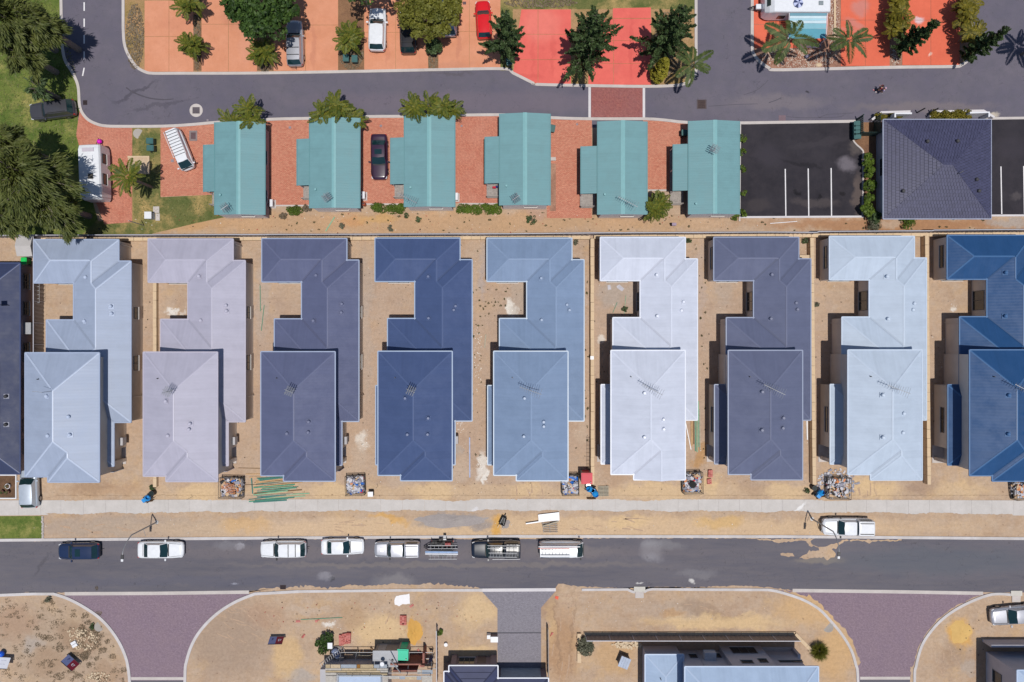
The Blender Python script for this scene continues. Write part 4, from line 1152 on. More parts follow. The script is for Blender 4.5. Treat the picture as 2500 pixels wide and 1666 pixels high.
# garden shed
org = Wp(60, 602, 1.9); org.z = 0
T = thing('garden_shed', 'small pale grey gabled steel garden shed by the fence corner', 'shed', org)
a = Wp(41, 626, 2.0) - org; b = Wp(79, 577, 2.0) - org; mz = (a.y + b.y) / 2
SHED_M = mat('shed_steel', C(196, 192, 190), .5, var=.05)
MB().add([(a.x, a.y, 2.0), (b.x, a.y, 2.0), (b.x, mz, 2.35), (a.x, mz, 2.35), (b.x, b.y, 2.0), (a.x, b.y, 2.0)], [(0, 1, 2, 3), (3, 2, 4, 5)]).build('roof', SHED_M, T)
w = MB().b2(a.x + .05, a.y + .05, 0, b.x - .05, b.y - .05, 1.98); w.build('wall', mat('shed_wall', C(150, 146, 148), .6), T)
w = MB(); w.add([(b.x - .05, a.y + .05, 1.98), (b.x - .05, b.y - .05, 1.98), (b.x - .05, mz, 2.32), (a.x + .05, a.y + .05, 1.98), (a.x + .05, b.y - .05, 1.98), (a.x + .05, mz, 2.32)], [(0, 1, 2), (4, 3, 5)]).build('gable', SHED_M, T)
MB().b2(a.x + .4, a.y - .0, .05, a.x + 1.2, a.y + .048, 1.8).build('door', SHED_M, T)

# ------------------------------------------------------------------ fences and limestone walls
FENCE_M = mat('grey_steel_fence', C(150, 146, 160), .5, var=.05)
RAIL_M = mat('fence_rail', C(196, 196, 206), .45, var=.05)
FENCE_B = mat('brown_steel_fence', (.20, .17, .165, 1), .5, var=.05)
def panel_mesh(w, h, m):
    mb = MB(); n = 20
    for i in range(n):
        u0, u1 = -w / 2 + w * i / n, -w / 2 + w * (i + 1) / n
        y0 = .022 if i % 4 in (1, 2) else -.022; y1 = .022 if (i + 1) % 4 in (1, 2) else -.022
        mb.add([(u0, y0, 0), (u1, y1, 0), (u1, y1, h), (u0, y0, h)], [(0, 1, 2, 3)])
    me = mb.mesh('panel'); me.materials.append(m); return me
def fence(label, pts, h, m, rm, z0=0.0, pw=2.36, base=.0):
    P = [Vector((p[0], p[1], 0)) for p in pts]
    T = thing('steel_fence', label, 'fence', P[0])
    for i in range(len(P) - 1):
        d = P[i + 1] - P[i]; k = max(1, round(d.length / pw)); w = d.length / k; ang = math.atan2(d.y, d.x)
        me = panel_mesh(w - .06, h - .10, m)
        pm = MB().box((0, 0, h / 2), (.07, .07, h)).mesh('post'); pm.materials.append(rm)
        rl = MB().box((0, 0, 0), (w - .075, .075, .05)).mesh('rail'); rl.materials.append(rm)
        for j in range(k):
            c = P[i] + d * ((j + .5) / k) - P[0]; c.z = z0
            put('panel', me, T, c + Vector((0, 0, .05)), ang)
            put('rail', rl, T, c + Vector((0, 0, h - .03)), ang)
            q = P[i] + d * (j / k) - P[0]; q.z = z0
            put('post', pm, T, q, ang)
    return T
def gp(p, h): q = Wp(p[0], p[1], h); return (q.x, q.y)
FH = 2.0
fence('long grey steel boundary fence between the cabins and the new houses', [gp(p, FH) for p in ((-160, 576.5), (0, 575), (81, 574.5), (365, 573.5), (1250, 571), (1440, 569), (1880, 566.8), (1995, 567.6), (2000, 565.4), (2275, 563.5), (2282, 562), (2700, 559))], FH, FENCE_M, RAIL_M)
fence('brown steel side fence beside the pale blue grey house, running south', [gp(p, 1.9) for p in ((81, 577), (81, 1000))], 1.9, FENCE_B, RAIL_M)
def block_wall(label, a, b, h=.55, th=.36, bl=.96, skip=None):
    A = Vector((a[0], a[1], 0)); B = Vector((b[0], b[1], 0)); d = B - A; k = max(1, round(d.length / bl)); w = d.length / k
    T = thing('limestone_wall', label, 'wall', A, 0, 'limestone retaining walls')
    R = random.Random(int(a[0] * 10)); ang = math.atan2(d.y, d.x)
    ms = []
    for q in range(3):
        me = MB().box((0, 0, 0), (w - .022, th, h)).mesh('limestone_block'); me.materials.append(LIME); ms.append(me)
    for j in range(k):
        c = d * ((j + .5) / k)
        put('limestone_block', ms[j % 3], T, (c.x + R.uniform(-.008, .008), c.y + R.uniform(-.008, .008), h / 2 - R.uniform(0, .02)), ang)
    return T
def gpl(x, y, h=.5): q = Wp(x, y, h); return (q.x, q.y)
block_wall('limestone footing blocks below the boundary fence, western half', gpl(82, 585), gpl(1440, 580))
block_wall('limestone footing blocks below the boundary fence, eastern half', gpl(1450, 579), gpl(2600, 571))
block_wall('limestone block wall between the pale blue grey and the pinkish roofed houses', gpl(378, 690), gpl(378, 1190))
block_wall('limestone block wall between the mid blue grey and the near white houses', gpl(1445, 584), gpl(1446, 1182), .9)
block_wall('limestone block wall between the slate grey and the icy blue houses', gpl(1979, 582), gpl(1985, 1182), .9)
block_wall('limestone block wall between the icy blue and the deep blue houses', gpl(2258, 577), gpl(2264, 1182), .9)
block_wall('short cross wall of limestone behind the slate grey house', gpl(1950, 628), gpl(1974, 628), .8)

# ------------------------------------------------------------------ buildings along the south edge
# two-storey pale blue roofed house with rendered walls
org = Wp(1673, 1629, E2); org.z = 0
T = thing('rendered_house', 'two storey rendered house with a pale sky blue roof behind the brown fence', 'house', org)
SK = sheet_roof_mat('sky_blue_roof', C(172, 193, 221), .4, .3, .05); SKC = mat('sky_blue_ridge', C(186, 204, 230), .4, var=.03)
WL = mat('lilac_render', (.46, .45, .50, 1), .85, var=.06, scale=1.1)
bm, o = roofed(T, [rrect(org, 1673, 1629, 1997, 1840, E2)], E2, .46, SK, SKC, SKC, None)
bm, o = roofed(T, [rrect(org, 1576, 1599.5, 1668, 1800, E1)], E1, .40, SK, SKC, SKC, WL, .15)
v = put('vent_pipe', PIPE_ME, T); q = Wp(1613, 1658, 3.6) - org; v.location = (q.x, q.y, roof_top([bm], q.x, q.y)[0] + .1); set_mat(v, DARKM)
def fr(x, y): q = Wp(x, y); return (q.x - org.x, q.y - org.y)
xa, ya = fr(1652, 1588); xb, yb = fr(1932, 1588); xc, yc = fr(1756, 1577); xd, _ = fr(1856, 1577)
w = MB().b2(xa, ya - 9, 0, xb, ya, E2 + .1); w.build('wall', WL, T)
MB().b2(xc, ya + .002, 0, xd, yc, E2 - .02).build('bay_wall', WL, T)
window(T, (xc + 2.2, yc + .005, 1.3), 2.6, 1.6, ('y', 1), nm=3); window(T, (xc + 1.7, yc + .005, 4.3), 1.2, .7, ('y', 1), nm=1); window(T, (xc + 3.4, yc + .005, 4.0), .9, .9, ('y', 1), nm=1)
window(T, (xa + 1.4, ya + .005, 1.6), .8, 1.0, ('y', 1), nm=1); window(T, (xc - .7, ya + .005, 1.5), .9, 1.0, ('y', 1), nm=1); window(T, (xd + 2.2, ya + .005, 3.0), 2.4, .45, ('y', 1), nm=2)
MB().b2(xc - 2.2, ya + .002, 1.9, xc - 1.0, ya + .8, 2.7).build('air_conditioner', mat('cooler_shell', (.5, .5, .53, 1), .6), T)
MB().cyl((xc - .04, yc + .05, 0), (xc - .04, yc + .05, E2), .045, .045, 6).cyl((xa + 2.0, ya + .05, 0), (xa + 2.0, ya + .05, E2), .045, .045, 6).build('downpipe', WL, T)
MB().b2(xd + .01, ya + .002, 0, xb + .1, yc - .1, .12).build('terrace_slab', CONC, T)
MB().b2(xb + .005, ya - 4, 0, xb + .30, ya + .3, 1.9).build('side_wall', WL, T)
# brown fence in front of it
fence('brown ribbed steel fence on a limestone footing before the sky blue roofed house', [gp(p, 1.9) for p in ((1433, 1565.5), (1956, 1566))], 1.9, FENCE_B, RAIL_M)
block_wall('limestone kerb blocks under the brown ribbed fence', gpl(1425, 1549.5, .2), gpl(1945, 1549.5, .2), .22, .5)
block_wall('diagonal limestone wall from the brown fence end to the grass tree', gpl(1941, 1548, .3), gpl(1984, 1592, .3), .4, .36)
block_wall('limestone wall stub at the yard corner by the grey shrub', gpl(1414, 1547, .3), gpl(1414, 1618, .3), .4, .4)
# small grey shed in the yard
org = Wp(1521, 1608); T = thing('water_tank_shed', 'small blue grey square shed standing askew in the yard', 'shed', org, math.radians(-22))
MB().box((0, 0, .55), (.95, .95, 1.1)).build('body', mat('shed_body', C(100, 104, 114), .6), T)
for k in range(4): MB().box((-.40 + k * .267, 0, 1.13), (.255, 1.15, .05)).build('roof_panel', mat('shed_lid', C(158, 172, 196), .45), T)

# dark roofed house with white gutters and its garage
org = Wp(1155, 1640, 2.8); org.z = 0
T = thing('garage_house', 'single storey house with a charcoal blue shingle roof, white gutters and a garage', 'house', org)
DK_R = mat('charcoal_roof', C(60, 66, 100), .5, var=.10, scale=1.5); DK_C = mat('charcoal_ridge', C(44, 48, 76), .55, var=.05); WG = mat('white_gutter', C(232, 236, 246), .4, var=.03)
R1_ = rrect(org, 1097, 1626.5, 1214.5, 1830, 2.8); R2_ = rrect(org, 1085, 1640.5, 1214.5, 1830, 2.8); R3_ = rrect(org, 1085, 1657, 1338, 1830, 2.8)
bm, o = roofed(T, [R1_, R2_, R3_], 2.8, .42, DK_R, DK_C, WG, WALL_BROWN, .10)
for r_ in (R1_,):   # stepped courses on the front slope
    for k in range(5):
        d0 = k * .55; z_ = 2.8 + d0 * .42
        MB().add([(r_[0] + d0 + .1, r_[3] - d0, z_ + .075), (r_[2] - d0 - .1, r_[3] - d0, z_ + .075), (r_[2] - d0 - .6, r_[3] - d0 - .53, z_ + .25), (r_[0] + d0 + .6, r_[3] - d0 - .53, z_ + .25), (r_[0] + d0 + .1, r_[3] - d0, z_), (r_[2] - d0 - .1, r_[3] - d0, z_)], [(3, 2, 1, 0), (0, 1, 5, 4)]).build('shingle_course', DK_R, T)
x0, y1 = R1_[0], R1_[3]; x1 = R1_[2]
pm = MB(); f0 = Wp(0, 1600).y - org.y
pm.b2(x0 + .1, y1 + .1, 0, x0 + .65, f0, 2.6); pm.b2(x1 - .75, y1 + .1, 0, x1 - .1, f0, 2.6); pm.b2(x0 + .66, f0 - .35, 2.2, x1 - .76, f0, 2.6)
pm.build('portico', WALL_BROWN, T)
window(T, (x0 + 1.7, y1 - .08, 1.4), 1.7, 1.8, ('y', 1), nm=3); MB().b2(x0 + 2.8, y1 - .09, 0, x0 + 3.7, y1 - .03, 2.1).build('front_door', mat('front_door', (.12, .09, .09, 1), .6), T)
gd = MB()
for k in range(5): MB().b2(R1_[2] + .3, R3_[3] - .09, .06 + k * .46, R3_[2] - .7, R3_[3] - .02, .50 + k * .46).build('garage_door', mat('blue_grey_door', (.30, .36, .42, 1), .5), T)

# half built house with scaffold
org = Wp(920, 1640); T = thing('half_built_house', 'half built brick house with a boarded upper deck at the south edge', 'building site', org)
def lb(x, y, z): q = Wp(x, y, z); return q - org
BR = brick_mat('raw_red_brick', C(176, 92, 84), C(196, 116, 104), C(170, 150, 140), 0, .24, .086)
BRV = mat('red_brickwork', (.27, .115, .09, 1), .9, var=.2, scale=5)
BOARDS = [mat('scaffold_board_a', C(182, 164, 132), .85, var=.15, scale=5), mat('scaffold_board_b', C(160, 168, 178), .85, var=.12, scale=5), mat('scaffold_board_c', C(196, 178, 150), .85, var=.15, scale=5), mat('scaffold_board_d', C(186, 180, 172), .85, var=.15, scale=5), mat('form_ply', C(150, 104, 40), .8, var=.1)]
zD = 2.9
def wq(x, y): q = (780 + x / 6.72, 1500 + y / 6.72); return q
def board(x0, y0, x1, y1, z, k, th=.045):
    a = lb(*wq(x0, y1), z); b = lb(*wq(x1, y0), z)
    MB().b2(a.x, a.y, z - th, b.x, b.y, z).build('scaffold_board', BOARDS[k % 5], T)
R = random.Random(9)
for (x0, x1, k) in ((100, 180, 0), (184, 345, 2), (350, 610, 1), (614, 668, 4), (672, 890, 0), (894, 990, 1), (994, 1112, 1)):
    board(x0, 826, x1 - 4, 884, zD, k)
for j, (yy, hh) in enumerate(((890, 34), (927, 30), (960, 44))):
    x = 96
    while x < 1120:
        w = R.uniform(190, 360); board(x, yy, min(1126, x + w) - 4, yy + hh - 3, zD + .05, R.choice([0, 2, 3, 3])); x += w
for (x0, x1, y0, y1, k) in ((1606, 1676, 910, 985, 3), (1682, 1856, 914, 985, 1), (1130, 1310, 1012, 1062, 3), (1314, 1404, 1016, 1068, 1), (1408, 1590, 1010, 1072, 2), (1596, 1672, 1012, 1076, 1), (1682, 1850, 1004, 1116, 3), (100, 270, 1010, 1116, 3), (1046, 1126, 1010, 1116, 3)):
    board(x0, y0, x1, y1, zD + .02, k)
a = lb(*wq(318, 1116), 3.0); b = lb(*wq(1000, 1016), 3.0)
MB().b2(a.x, a.y - 3, 2.75, b.x, b.y, 3.0).build('roof_sheeting', mat('pale_blue_membrane', C(176, 194, 222), .5, var=.05), T)
fr_ = MB(); fr_.b2(a.x - .12, b.y + .01, 2.7, b.x + .12, b.y + .14, 3.1); fr_.b2(b.x + .01, a.y - 3, 2.7, b.x + .14, b.y, 3.1); fr_.b2(a.x - .14, a.y - 3, 2.7, a.x - .01, b.y, 3.1); fr_.build('parapet', BOARDS[1], T)
# raw brick walls at wall-top height
def bw(x0, y0, x1, y1, z0, z1, nm='brick_wall'):
    a = lb(*wq(x0, y1), z1); b = lb(*wq(x1, y0), z1)
    MB().b2(a.x, a.y, z0, b.x, b.y, z1).build(nm, BRV, T)
bw(1160, 812, 1655, 836, 0, 2.5); bw(1205, 920, 1600, 946, 0, 2.7); bw(1690, 640, 1722, 850, 0, 2.2); bw(900, 760, 1000, 800, 0, 1.2)
bw(1660, 840, 1720, 868, 0, 2.6)
MB().b2(*(list(lb(*wq(450, 800), 0).xy) + [0.0] + list(lb(*wq(930, 735), 0).xy) + [.25])).build('footing', BOARDS[2], T)
bk = MB(); bk.b2(*(list(lb(*wq(110, 1120), 0).xy) + [0.0] + list(lb(*wq(1120, 905), 2.7).xy) + [2.7])).build('rear_wall', WALL_GREY, T)
# scaffold: standards, ledgers, braces
sc = []
def tp(x, y, z): return lb(*wq(x, y), z)
def pole(a, b, r=.035): MB().cyl(a, b, r, r, 6).build('scaffold_tube', STEEL, T)
gx = [lb(*wq(x, 790), 0).x for x in (390, 640, 920, 1190, 1500, 1870)]
gy0 = lb(*wq(0, 560), 0).y; gy1 = lb(*wq(0, 790), 0).y
for i, x in enumerate(gx):
    for y in (gy0, gy1): pole((x, y, 0), (x, y, 3.6 if y == gy1 else 1.2))
    if i < len(gx) - 1:
        pole((x, gy1, 2.7), (gx[i + 1], gy1, 2.7)); pole((x, gy1, 3.5), (gx[i + 1], gy1, 3.5)); pole((x, gy0, 1.1), (gx[i + 1], gy0, 1.1))
        if i in (0, 1, 3): pole((x, gy1, .3), (gx[i + 1], gy1, 2.6), .03); pole((gx[i + 1], gy1 + .08, .3), (x, gy1 + .08, 2.6), .03)
    pole((x, gy0, 1.1), (x, gy1, 2.7), .03)
pole(tp(1150, 740, 3.8), tp(1330, 960, 2.9), .05)
# site things that stand apart
def ladder(T2, a, b, w, n, m=STEEL, r=.03):
    a, b = Vector(a), Vector(b); d = (b - a); s = Vector((-d.y, d.x, 0)).normalized() * w / 2
    MB().cyl(a + s, b + s, r, r, 6).build('rail', m, T2); MB().cyl(a - s, b - s, r, r, 6).build('rail', m, T2)
    for i in range(n):
        p = a + d * ((i + .5) / n); MB().cyl(p + s, p - s, r * .7, r * .7, 5).build('rung', m, T2)
ll = thing('site_ladder', 'long aluminium ladder leaning on the scaffold of the half built house', 'ladder', (0, 0, 0))
ladder(ll, Wp(*wq(400, 540), .05), Wp(*wq(10, 850), 3.3), .42, 12)
org2 = Wp(950, 1580); org2.z = 0
s_ = thing('site_shed', 'grey steel site shed with a dark vent before the half built house', 'shed', Wp(949, 1568) + Vector((0, -.9, 0)))
SG = mat('shed_grey', C(168, 170, 176), .5, var=.08); MB().box((0, 0, 1.1), (2.35, 1.45, 2.2)).build('wall', mat('shed_brown_grey', (.26, .24, .23, 1), .6, var=.1), s_)
MB().add([(-1.3, -.85, 2.22), (1.3, -.85, 2.22), (1.3, 0, 2.30), (-1.3, 0, 2.30), (1.3, .85, 2.22), (-1.3, .85, 2.22)], [(0, 1, 2, 3), (3, 2, 4, 5)]).build('roof', SG, s_)
MB().cyl((.75, -.1, 2.25), (.75, -.1, 2.5), .12, .12, 10).build('roof_vent', DARKM, s_)
MB().box((-.5, .73, 1.0), (.8, .03, 1.9)).build('door', SG, s_)
def toilet(label, base, wall, top, rz=0):
    t_ = thing('portable_toilet', label, 'toilet', base, rz)
    MB().box((0, 0, 1.05), (1.05, 1.05, 2.1)).build('wall', wall, t_)
    mb = MB(); mb.box((0, 0, 2.14), (1.16, 1.16, .07)).box((0, 0, 2.2), (.95, .95, .06)).build('roof', top, t_)
    MB().box((0, .54, 1.0), (.7, .03, 1.8)).build('door', top, t_); MB().cyl((.38, -.38, 2.2), (.38, -.38, 2.4), .06, .06, 8).build('vent_pipe', wall, t_)
    return t_
toilet('portable toilet with a sea green roof beside the grey site shed', Wp(990, 1567) + Vector((0, -.55, 0)), mat('toilet_grey', (.30, .28, .27, 1), .6, var=.08), mat('sea_green_plastic', C(20, 200, 158), .45, var=.05), -.03)
toilet('portable toilet with a bright red roof beside the limestone wall end', Wp(1427, 1160) + Vector((0.05, -.0, 0)), mat('toilet_grey', (.30, .28, .27, 1), .6), mat('red_plastic', (.50, .002, .030, 1), .5, var=.03), 0)
# wall of the house at the southeast corner
org = Wp(2407, 1591); org.z = 0
T = thing('corner_house', 'tall rendered house in shade at the south east corner', 'house', org)
MB().b2(0, -12, 0, 14, 0, 6.0).build('wall', WL, T)
q = Wp(2490, 1640, 6.0) - org
bm, o = roofed(T, [(-.45, -13, 14.5, .45)], 6.0, .42, SK, SKC, SKC, None)
window(T, (-.005, -2.0, 2.0), 1.3, 1.5, ('x', -1), nm=1); window(T, (3.0, .005, 3.6), 1.6, .8, ('y', 1)); window(T, (-.005, -2.4, 4.7), 1.2, 1.2, ('x', -1), nm=1)
a = Wp(2398, 1561); tag(MB().b2(a.x, a.y - .25, 0, a.x + 10, a.y, 1.6).build('front_wall', WL), 'low rendered front wall beside the silver car at the corner house', 'wall')
# ------------------------------------------------------------------ vehicles
def paint(name, c, rough=.22, metal=0.0):
    t = NT(name)
    n = t.noise(t.O(), 3.0, 4, .7)
    v = t.n.new('ShaderNodeHueSaturation'); v.inputs['Color'].default_value = c
    t.L(t.mr(n, .3, .7, .94, 1.06), v.inputs['Value'])
    t.b.inputs['Coat Weight'].default_value = .5; t.b.inputs['Coat Roughness'].default_value = .08
    return t.fin(v.outputs[0], rough + .08, metal, .5)
PT = {'black': paint('black_paint', (.022, .022, .027, 1)), 'darkgrey': paint('dark_grey_paint', (.05, .05, .06, 1)), 'silver': paint('silver_paint', (.44, .45, .50, 1), .3, .45), 'white': paint('white_paint', (.72, .74, .78, 1)),
      'red': paint('red_paint', (.62, .008, .012, 1)), 'purple': paint('dark_purple_paint', (.035, .014, .038, 1)), 'blue': paint('dark_blue_paint', (.012, .026, .075, 1)), 'navy': paint('navy_paint', (.008, .014, .03, 1)), 'pale': paint('pale_blue_silver_paint', (.46, .52, .60, 1), .3, .3)}
CARGLASS = mat('car_glass', (.008, .030, .036, 1), .05, var=.1, scale=1, spec=.8)
TYRE = mat('tyre', (.015, .015, .016, 1), .85, var=.1)
RIM = mat('alloy_rim', (.35, .35, .37, 1), .35, .8, var=.05)
LAMP = mat('headlight_glass', (.62, .64, .68, 1), .1, var=.05, spec=.7)
TAIL = mat('tail_light', (.42, .008, .012, 1), .2, var=.05)
TRIM = mat('black_trim', (.02, .02, .022, 1), .6, var=.05)
WH = MB().cyl((0, -.11, 0), (0, .11, 0), .33, .33, 18).mesh('wheel'); WH.materials.append(TYRE)
RM_ = MB().cyl((0, -.118, 0), (0, .118, 0), .21, .21, 12).mesh('rim'); RM_.materials.append(RIM)

def loft(secs):
    """secs: list of closed rings with the same number of points"""
    mb = MB(); n = len(secs[0])
    for s in secs: mb.v.extend([tuple(p) for p in s])
    for i in range(len(secs) - 1):
        for j in range(n):
            mb.f.append((i * n + j, i * n + (j + 1) % n, (i + 1) * n + (j + 1) % n, (i + 1) * n + j))
    mb.f.append(tuple(range(n))[::-1]); mb.f.append(tuple(range((len(secs) - 1) * n, len(secs) * n)))
    return mb

#        L     W    roof   ws0   ws1   rw1    rw0   belt  hoodz  tailz
KIND = {'sedan': (4.75, 1.80, 1.44, .17, .02, -.22, -.36, .92, .84, .98),
        'hatch': (4.25, 1.76, 1.48, .20, .06, -.38, -.48, .94, .86, .95),
        'suv':   (4.65, 1.84, 1.70, .19, .07, -.40, -.48, 1.06, 1.0, 1.05),
        'wagon': (4.75, 1.80, 1.52, .18, .05, -.40, -.49, .96, .88, .98),
        'van':   (4.80, 1.75, 1.95, .47, .32, -.47, -.495, 1.15, 1.05, 1.1),
        'ute':   (5.15, 1.84, 1.74, .20, .10, -.12, -.16, 1.08, 1.02, 1.05)}

def car(name, label, cat, kind, col, loc, rz, group=None, opts=(), sc=1.0):
    L, Wd, RH, a0, a1, b1, b0, belt, hz, tz = KIND[kind]
    T = thing(name, label, cat, (loc[0], loc[1], 0), rz, group)
    T.scale = (sc, sc, sc)
    pm = PT[col]; w = Wd / 2
    # body: rounded plan, sloping bonnet
    secs = []
    st = [-.5, -.492, -.47, -.42, -.30, -.1, .1, .25, .36, .43, .47, .492, .5]
    wr = [.66, .80, .90, .965, 1.0, 1.0, 1.0, .99, .965, .92, .84, .72, .55]
    for s, r in zip(st, wr):
        x = s * L; ww = w * r
        if s > a0: top = belt + (hz - belt) * min(1, (s - a0) / max(.02, .47 - a0)) - (.10 if s > .485 else 0)
        elif s < b0: top = tz - (.16 if s < -.495 else .05 if s < -.48 else 0)
        else: top = belt
        lo = .24 + (.12 if abs(s) > .485 else 0)
        secs.append([(x, -ww * .90, lo), (x, -ww, .48), (x, -ww * .985, top - .16), (x, -ww * .93, top - .03), (x, -ww * .62, top + .015), (x, 0, top + .035), (x, ww * .62, top + .015), (x, ww * .93, top - .03), (x, ww * .985, top - .16), (x, ww, .48), (x, ww * .90, lo)])
    B = loft(secs).build('body', pm, T, smooth=True)
    bump_ = MB().box((L * .492, 0, .42), (.07, Wd * .66, .16)).box((-L * .492, 0, .42), (.07, Wd * .7, .16)); bump_.build('bumper', TRIM, T)['kind'] = 'stuff'
    # greenhouse
    wb, wt = w * .91, w * .74
    z0 = belt - .03
    def corner(s0, s1, k): return None
    xf0, xf1, xr1, xr0 = a0 * L, a1 * L, b1 * L, b0 * L
    zt = RH - .05
    def q(mb, a, b, c, d): mb.add([a, b, c, d], [(0, 1, 2, 3)])
    # painted shell slightly inside the glass
    sh = MB()
    lowr = [(xf0, -wb * .96), (xf0 + .06, 0), (xf0, wb * .96), (xr0, wb * .95), (xr0 - .04, 0), (xr0, -wb * .95)]
    upr = [(xf1, -wt), (xf1 + .06, 0), (xf1, wt), (xr1, wt * .98), (xr1 - .04, 0), (xr1, -wt * .98)]
    sh.add([(x, y, z0) for x, y in lowr] + [(x, y, zt) for x, y in upr], [(i, 6 + i, 6 + (i + 1) % 6, (i + 1) % 6) for i in range(6)])
    sh.build('pillar_frame', pm, T)
    rf = MB(); n = 7
    for i in range(n + 1):
        t_ = i / n; x = xf1 + .07 + (xr1 - .06 - xf1 - .07) * t_
        e = math.sin(PI * min(1, max(0, t_))) ** .5 if 0 < t_ < 1 else 0
        wx = wt * (.93 + .08 * e)
        for j, yy in enumerate((-1, -.6, 0, .6, 1)):
            rf.v.append((x + (.05 if i == 0 and j == 2 else 0), wx * yy, zt + (.05 if abs(yy) < .5 else .035 if abs(yy) < .8 else -.02) * (.35 + .65 * e)))
    for i in range(n):
        for j in range(4): rf.f.append((i * 5 + j, i * 5 + j + 1, (i + 1) * 5 + j + 1, (i + 1) * 5 + j))
    R = rf.build('roof', pm, T, smooth=True)
    def lerp(a, b, t): return Vector(a).lerp(Vector(b), t)
    def pane(nm, l0, l1, u0, u1, ins=.06, out=.014):
        mb = MB()
        A = [lerp(l0, u0, ins), lerp(l1, u1, ins), lerp(l1, u1, 1 - ins), lerp(l0, u0, 1 - ins)]
        nn = (A[1] - A[0]).cross(A[3] - A[0]).normalized()
        c = sum(A, Vector()) / 4
        A = [c + (p - c) * .96 + nn * out for p in A]
        mb.add(A, [(0, 1, 2, 3)]); return mb.build(nm, CARGLASS, T)
    wsl = MB()
    def P3(p, z): return (p[0], p[1], z)
    # windscreen and rear window in two facets joined as one bowed pane
    def bowed(nm, lo, up, flip):
        mb = MB(); v = []
        for t_ in (.07, .93):
            for k in range(3): v.append(Vector(P3(lo[k], z0 + .03)).lerp(Vector(P3(up[k], zt)), t_))
        c = sum(v, Vector()) / 6
        nn = (v[2] - v[0]).cross(v[3] - v[0]).normalized() * (-1 if flip else 1)
        if nn.z < 0: nn = -nn
        v = [c + Vector(((p - c).x, (p - c).y * .93, (p - c).z)) + nn * .016 for p in v]
        mb.add(v, [(0, 1, 4, 3), (1, 2, 5, 4)] if not flip else [(3, 4, 1, 0), (4, 5, 2, 1)])
        return mb.build(nm, CARGLASS, T, smooth=True)
    bowed('windscreen', lowr[0:3], upr[0:3], False)
    bowed('rear_window', [lowr[3], lowr[4], lowr[5]], [upr[3], upr[4], upr[5]], False)
    mid_l = ((xf0 + xr0) / 2 - .1); mid_u = ((xf1 + xr1) / 2 - .1)
    if 'panelvan' not in opts:
        for sg in (1, -1):
            f0 = (xf0 - .12, sg * wb * .96, z0 + .04); f1 = (mid_l, sg * wb * .96, z0 + .04); f2 = (xr0 + .12, sg * wb * .95, z0 + .04)
            g0_ = (xf1 - .02, sg * wt, zt); g1_ = (mid_u, sg * wt, zt); g2_ = (xr1 + .05, sg * wt * .98, zt)
            if sg > 0: pane('side_window', f0, f1, g0_, g1_, out=-.014); pane('side_window', f1, f2, g1_, g2_, out=-.014)
            else: pane('side_window', f1, f0, g1_, g0_, out=-.014); pane('side_window', f2, f1, g2_, g1_, out=-.014)
    else:
        for sg in (1, -1):
            f0 = (xf0 - .12, sg * wb * .96, z0 + .04); f1 = (xf0 - 1.0, sg * wb * .96, z0 + .04); g0_ = (xf1 - .02, sg * wt, zt); g1_ = (xf1 - .75, sg * wt, zt)
            if sg > 0: pane('side_window', f0, f1, g0_, g1_, out=-.014)
            else: pane('side_window', f1, f0, g1_, g0_, out=-.014)
    for sx in (.31, -.30):
        for sy in (1, -1):
            wh = put('wheel', WH, T, (sx * L, sy * (w - .10), .33)); put('rim', RM_, wh)
    for sy in (1, -1):
        MB().box((L * .452, sy * w * .70, hz - .13), (.26, .34, .13), sy * -.35).build('headlight', LAMP, T)
        MB().box((-L * .475, sy * w * .74, tz - .17), (.16, .26, .17), sy * .3).build('tail_light', TAIL, T)
        MB().box((xf0 - .22, sy * (w + .09), belt + .05), (.14, .22, .14)).build('side_mirror', pm if col not in ('white', 'silver') or 'darkmirror' not in opts else TRIM, T)
    MB().box((xf0 + .07, 0, belt + .022), (.12, wb * 1.55, .02)).build('cowl', TRIM, T)
    if kind in ('sedan',): MB().box((xr0 - .06, 0, tz + .036), (.025, wb * 1.5, .012)).build('boot_seam', TRIM, T)
    for sy in (1, -1):
        a_, b_ = Vector((xf0 + .10, sy * w * .80, belt - .002)), Vector((L * .455, sy * w * .66, hz + .0))
        d_ = b_ - a_; MB().box((a_ + b_) / 2 + Vector((0, 0, .012)), (d_.length, .022, .012), m=d_.to_track_quat('X', 'Z').to_matrix()).build('bonnet_seam', TRIM, T)
    MB().box((L * .475, 0, hz - .055), (.05, w * .9, .05)).build('grille', TRIM, T)
    if 'rails' in opts:
        for sy in (1, -1): MB().b2(xr1 + .15, sy * wt * .88 - .025, zt + .06, xf1 - .15, sy * wt * .88 + .025, zt + .12).build('roof_rail', TRIM, T)
    if 'bars' in opts:
        for xx in ((xf1 * .55 + xr1 * .45), (xf1 * .2 + xr1 * .8)): MB().b2(xx - .03, -wt * .95, zt + .10, xx + .03, wt * .95, zt + .14).build('roof_bar', TRIM, T)
    if 'sunroof' in opts: MB().b2(xf1 - .75, -.38, zt + .045, xf1 - .22, .38, zt + .064).build('sunroof', CARGLASS, T)
    if 'scoop' in opts: MB().box((L * .33, 0, hz + .08), (.34, .42, .08)).build('bonnet_scoop', TRIM if False else RIM, T)
    if 'plate' in opts: MB().box((-L * .497, 0, .72), (.02, .36, .12)).build('number_plate', WHITE_M, T)
    if 'towbar' in opts: MB().cyl((-L * .5, 0, .42), (-L * .5 - .18, 0, .45), .03, .03, 6).ball((-L * .5 - .2, 0, .5), .04).build('tow_ball', TRIM, T)
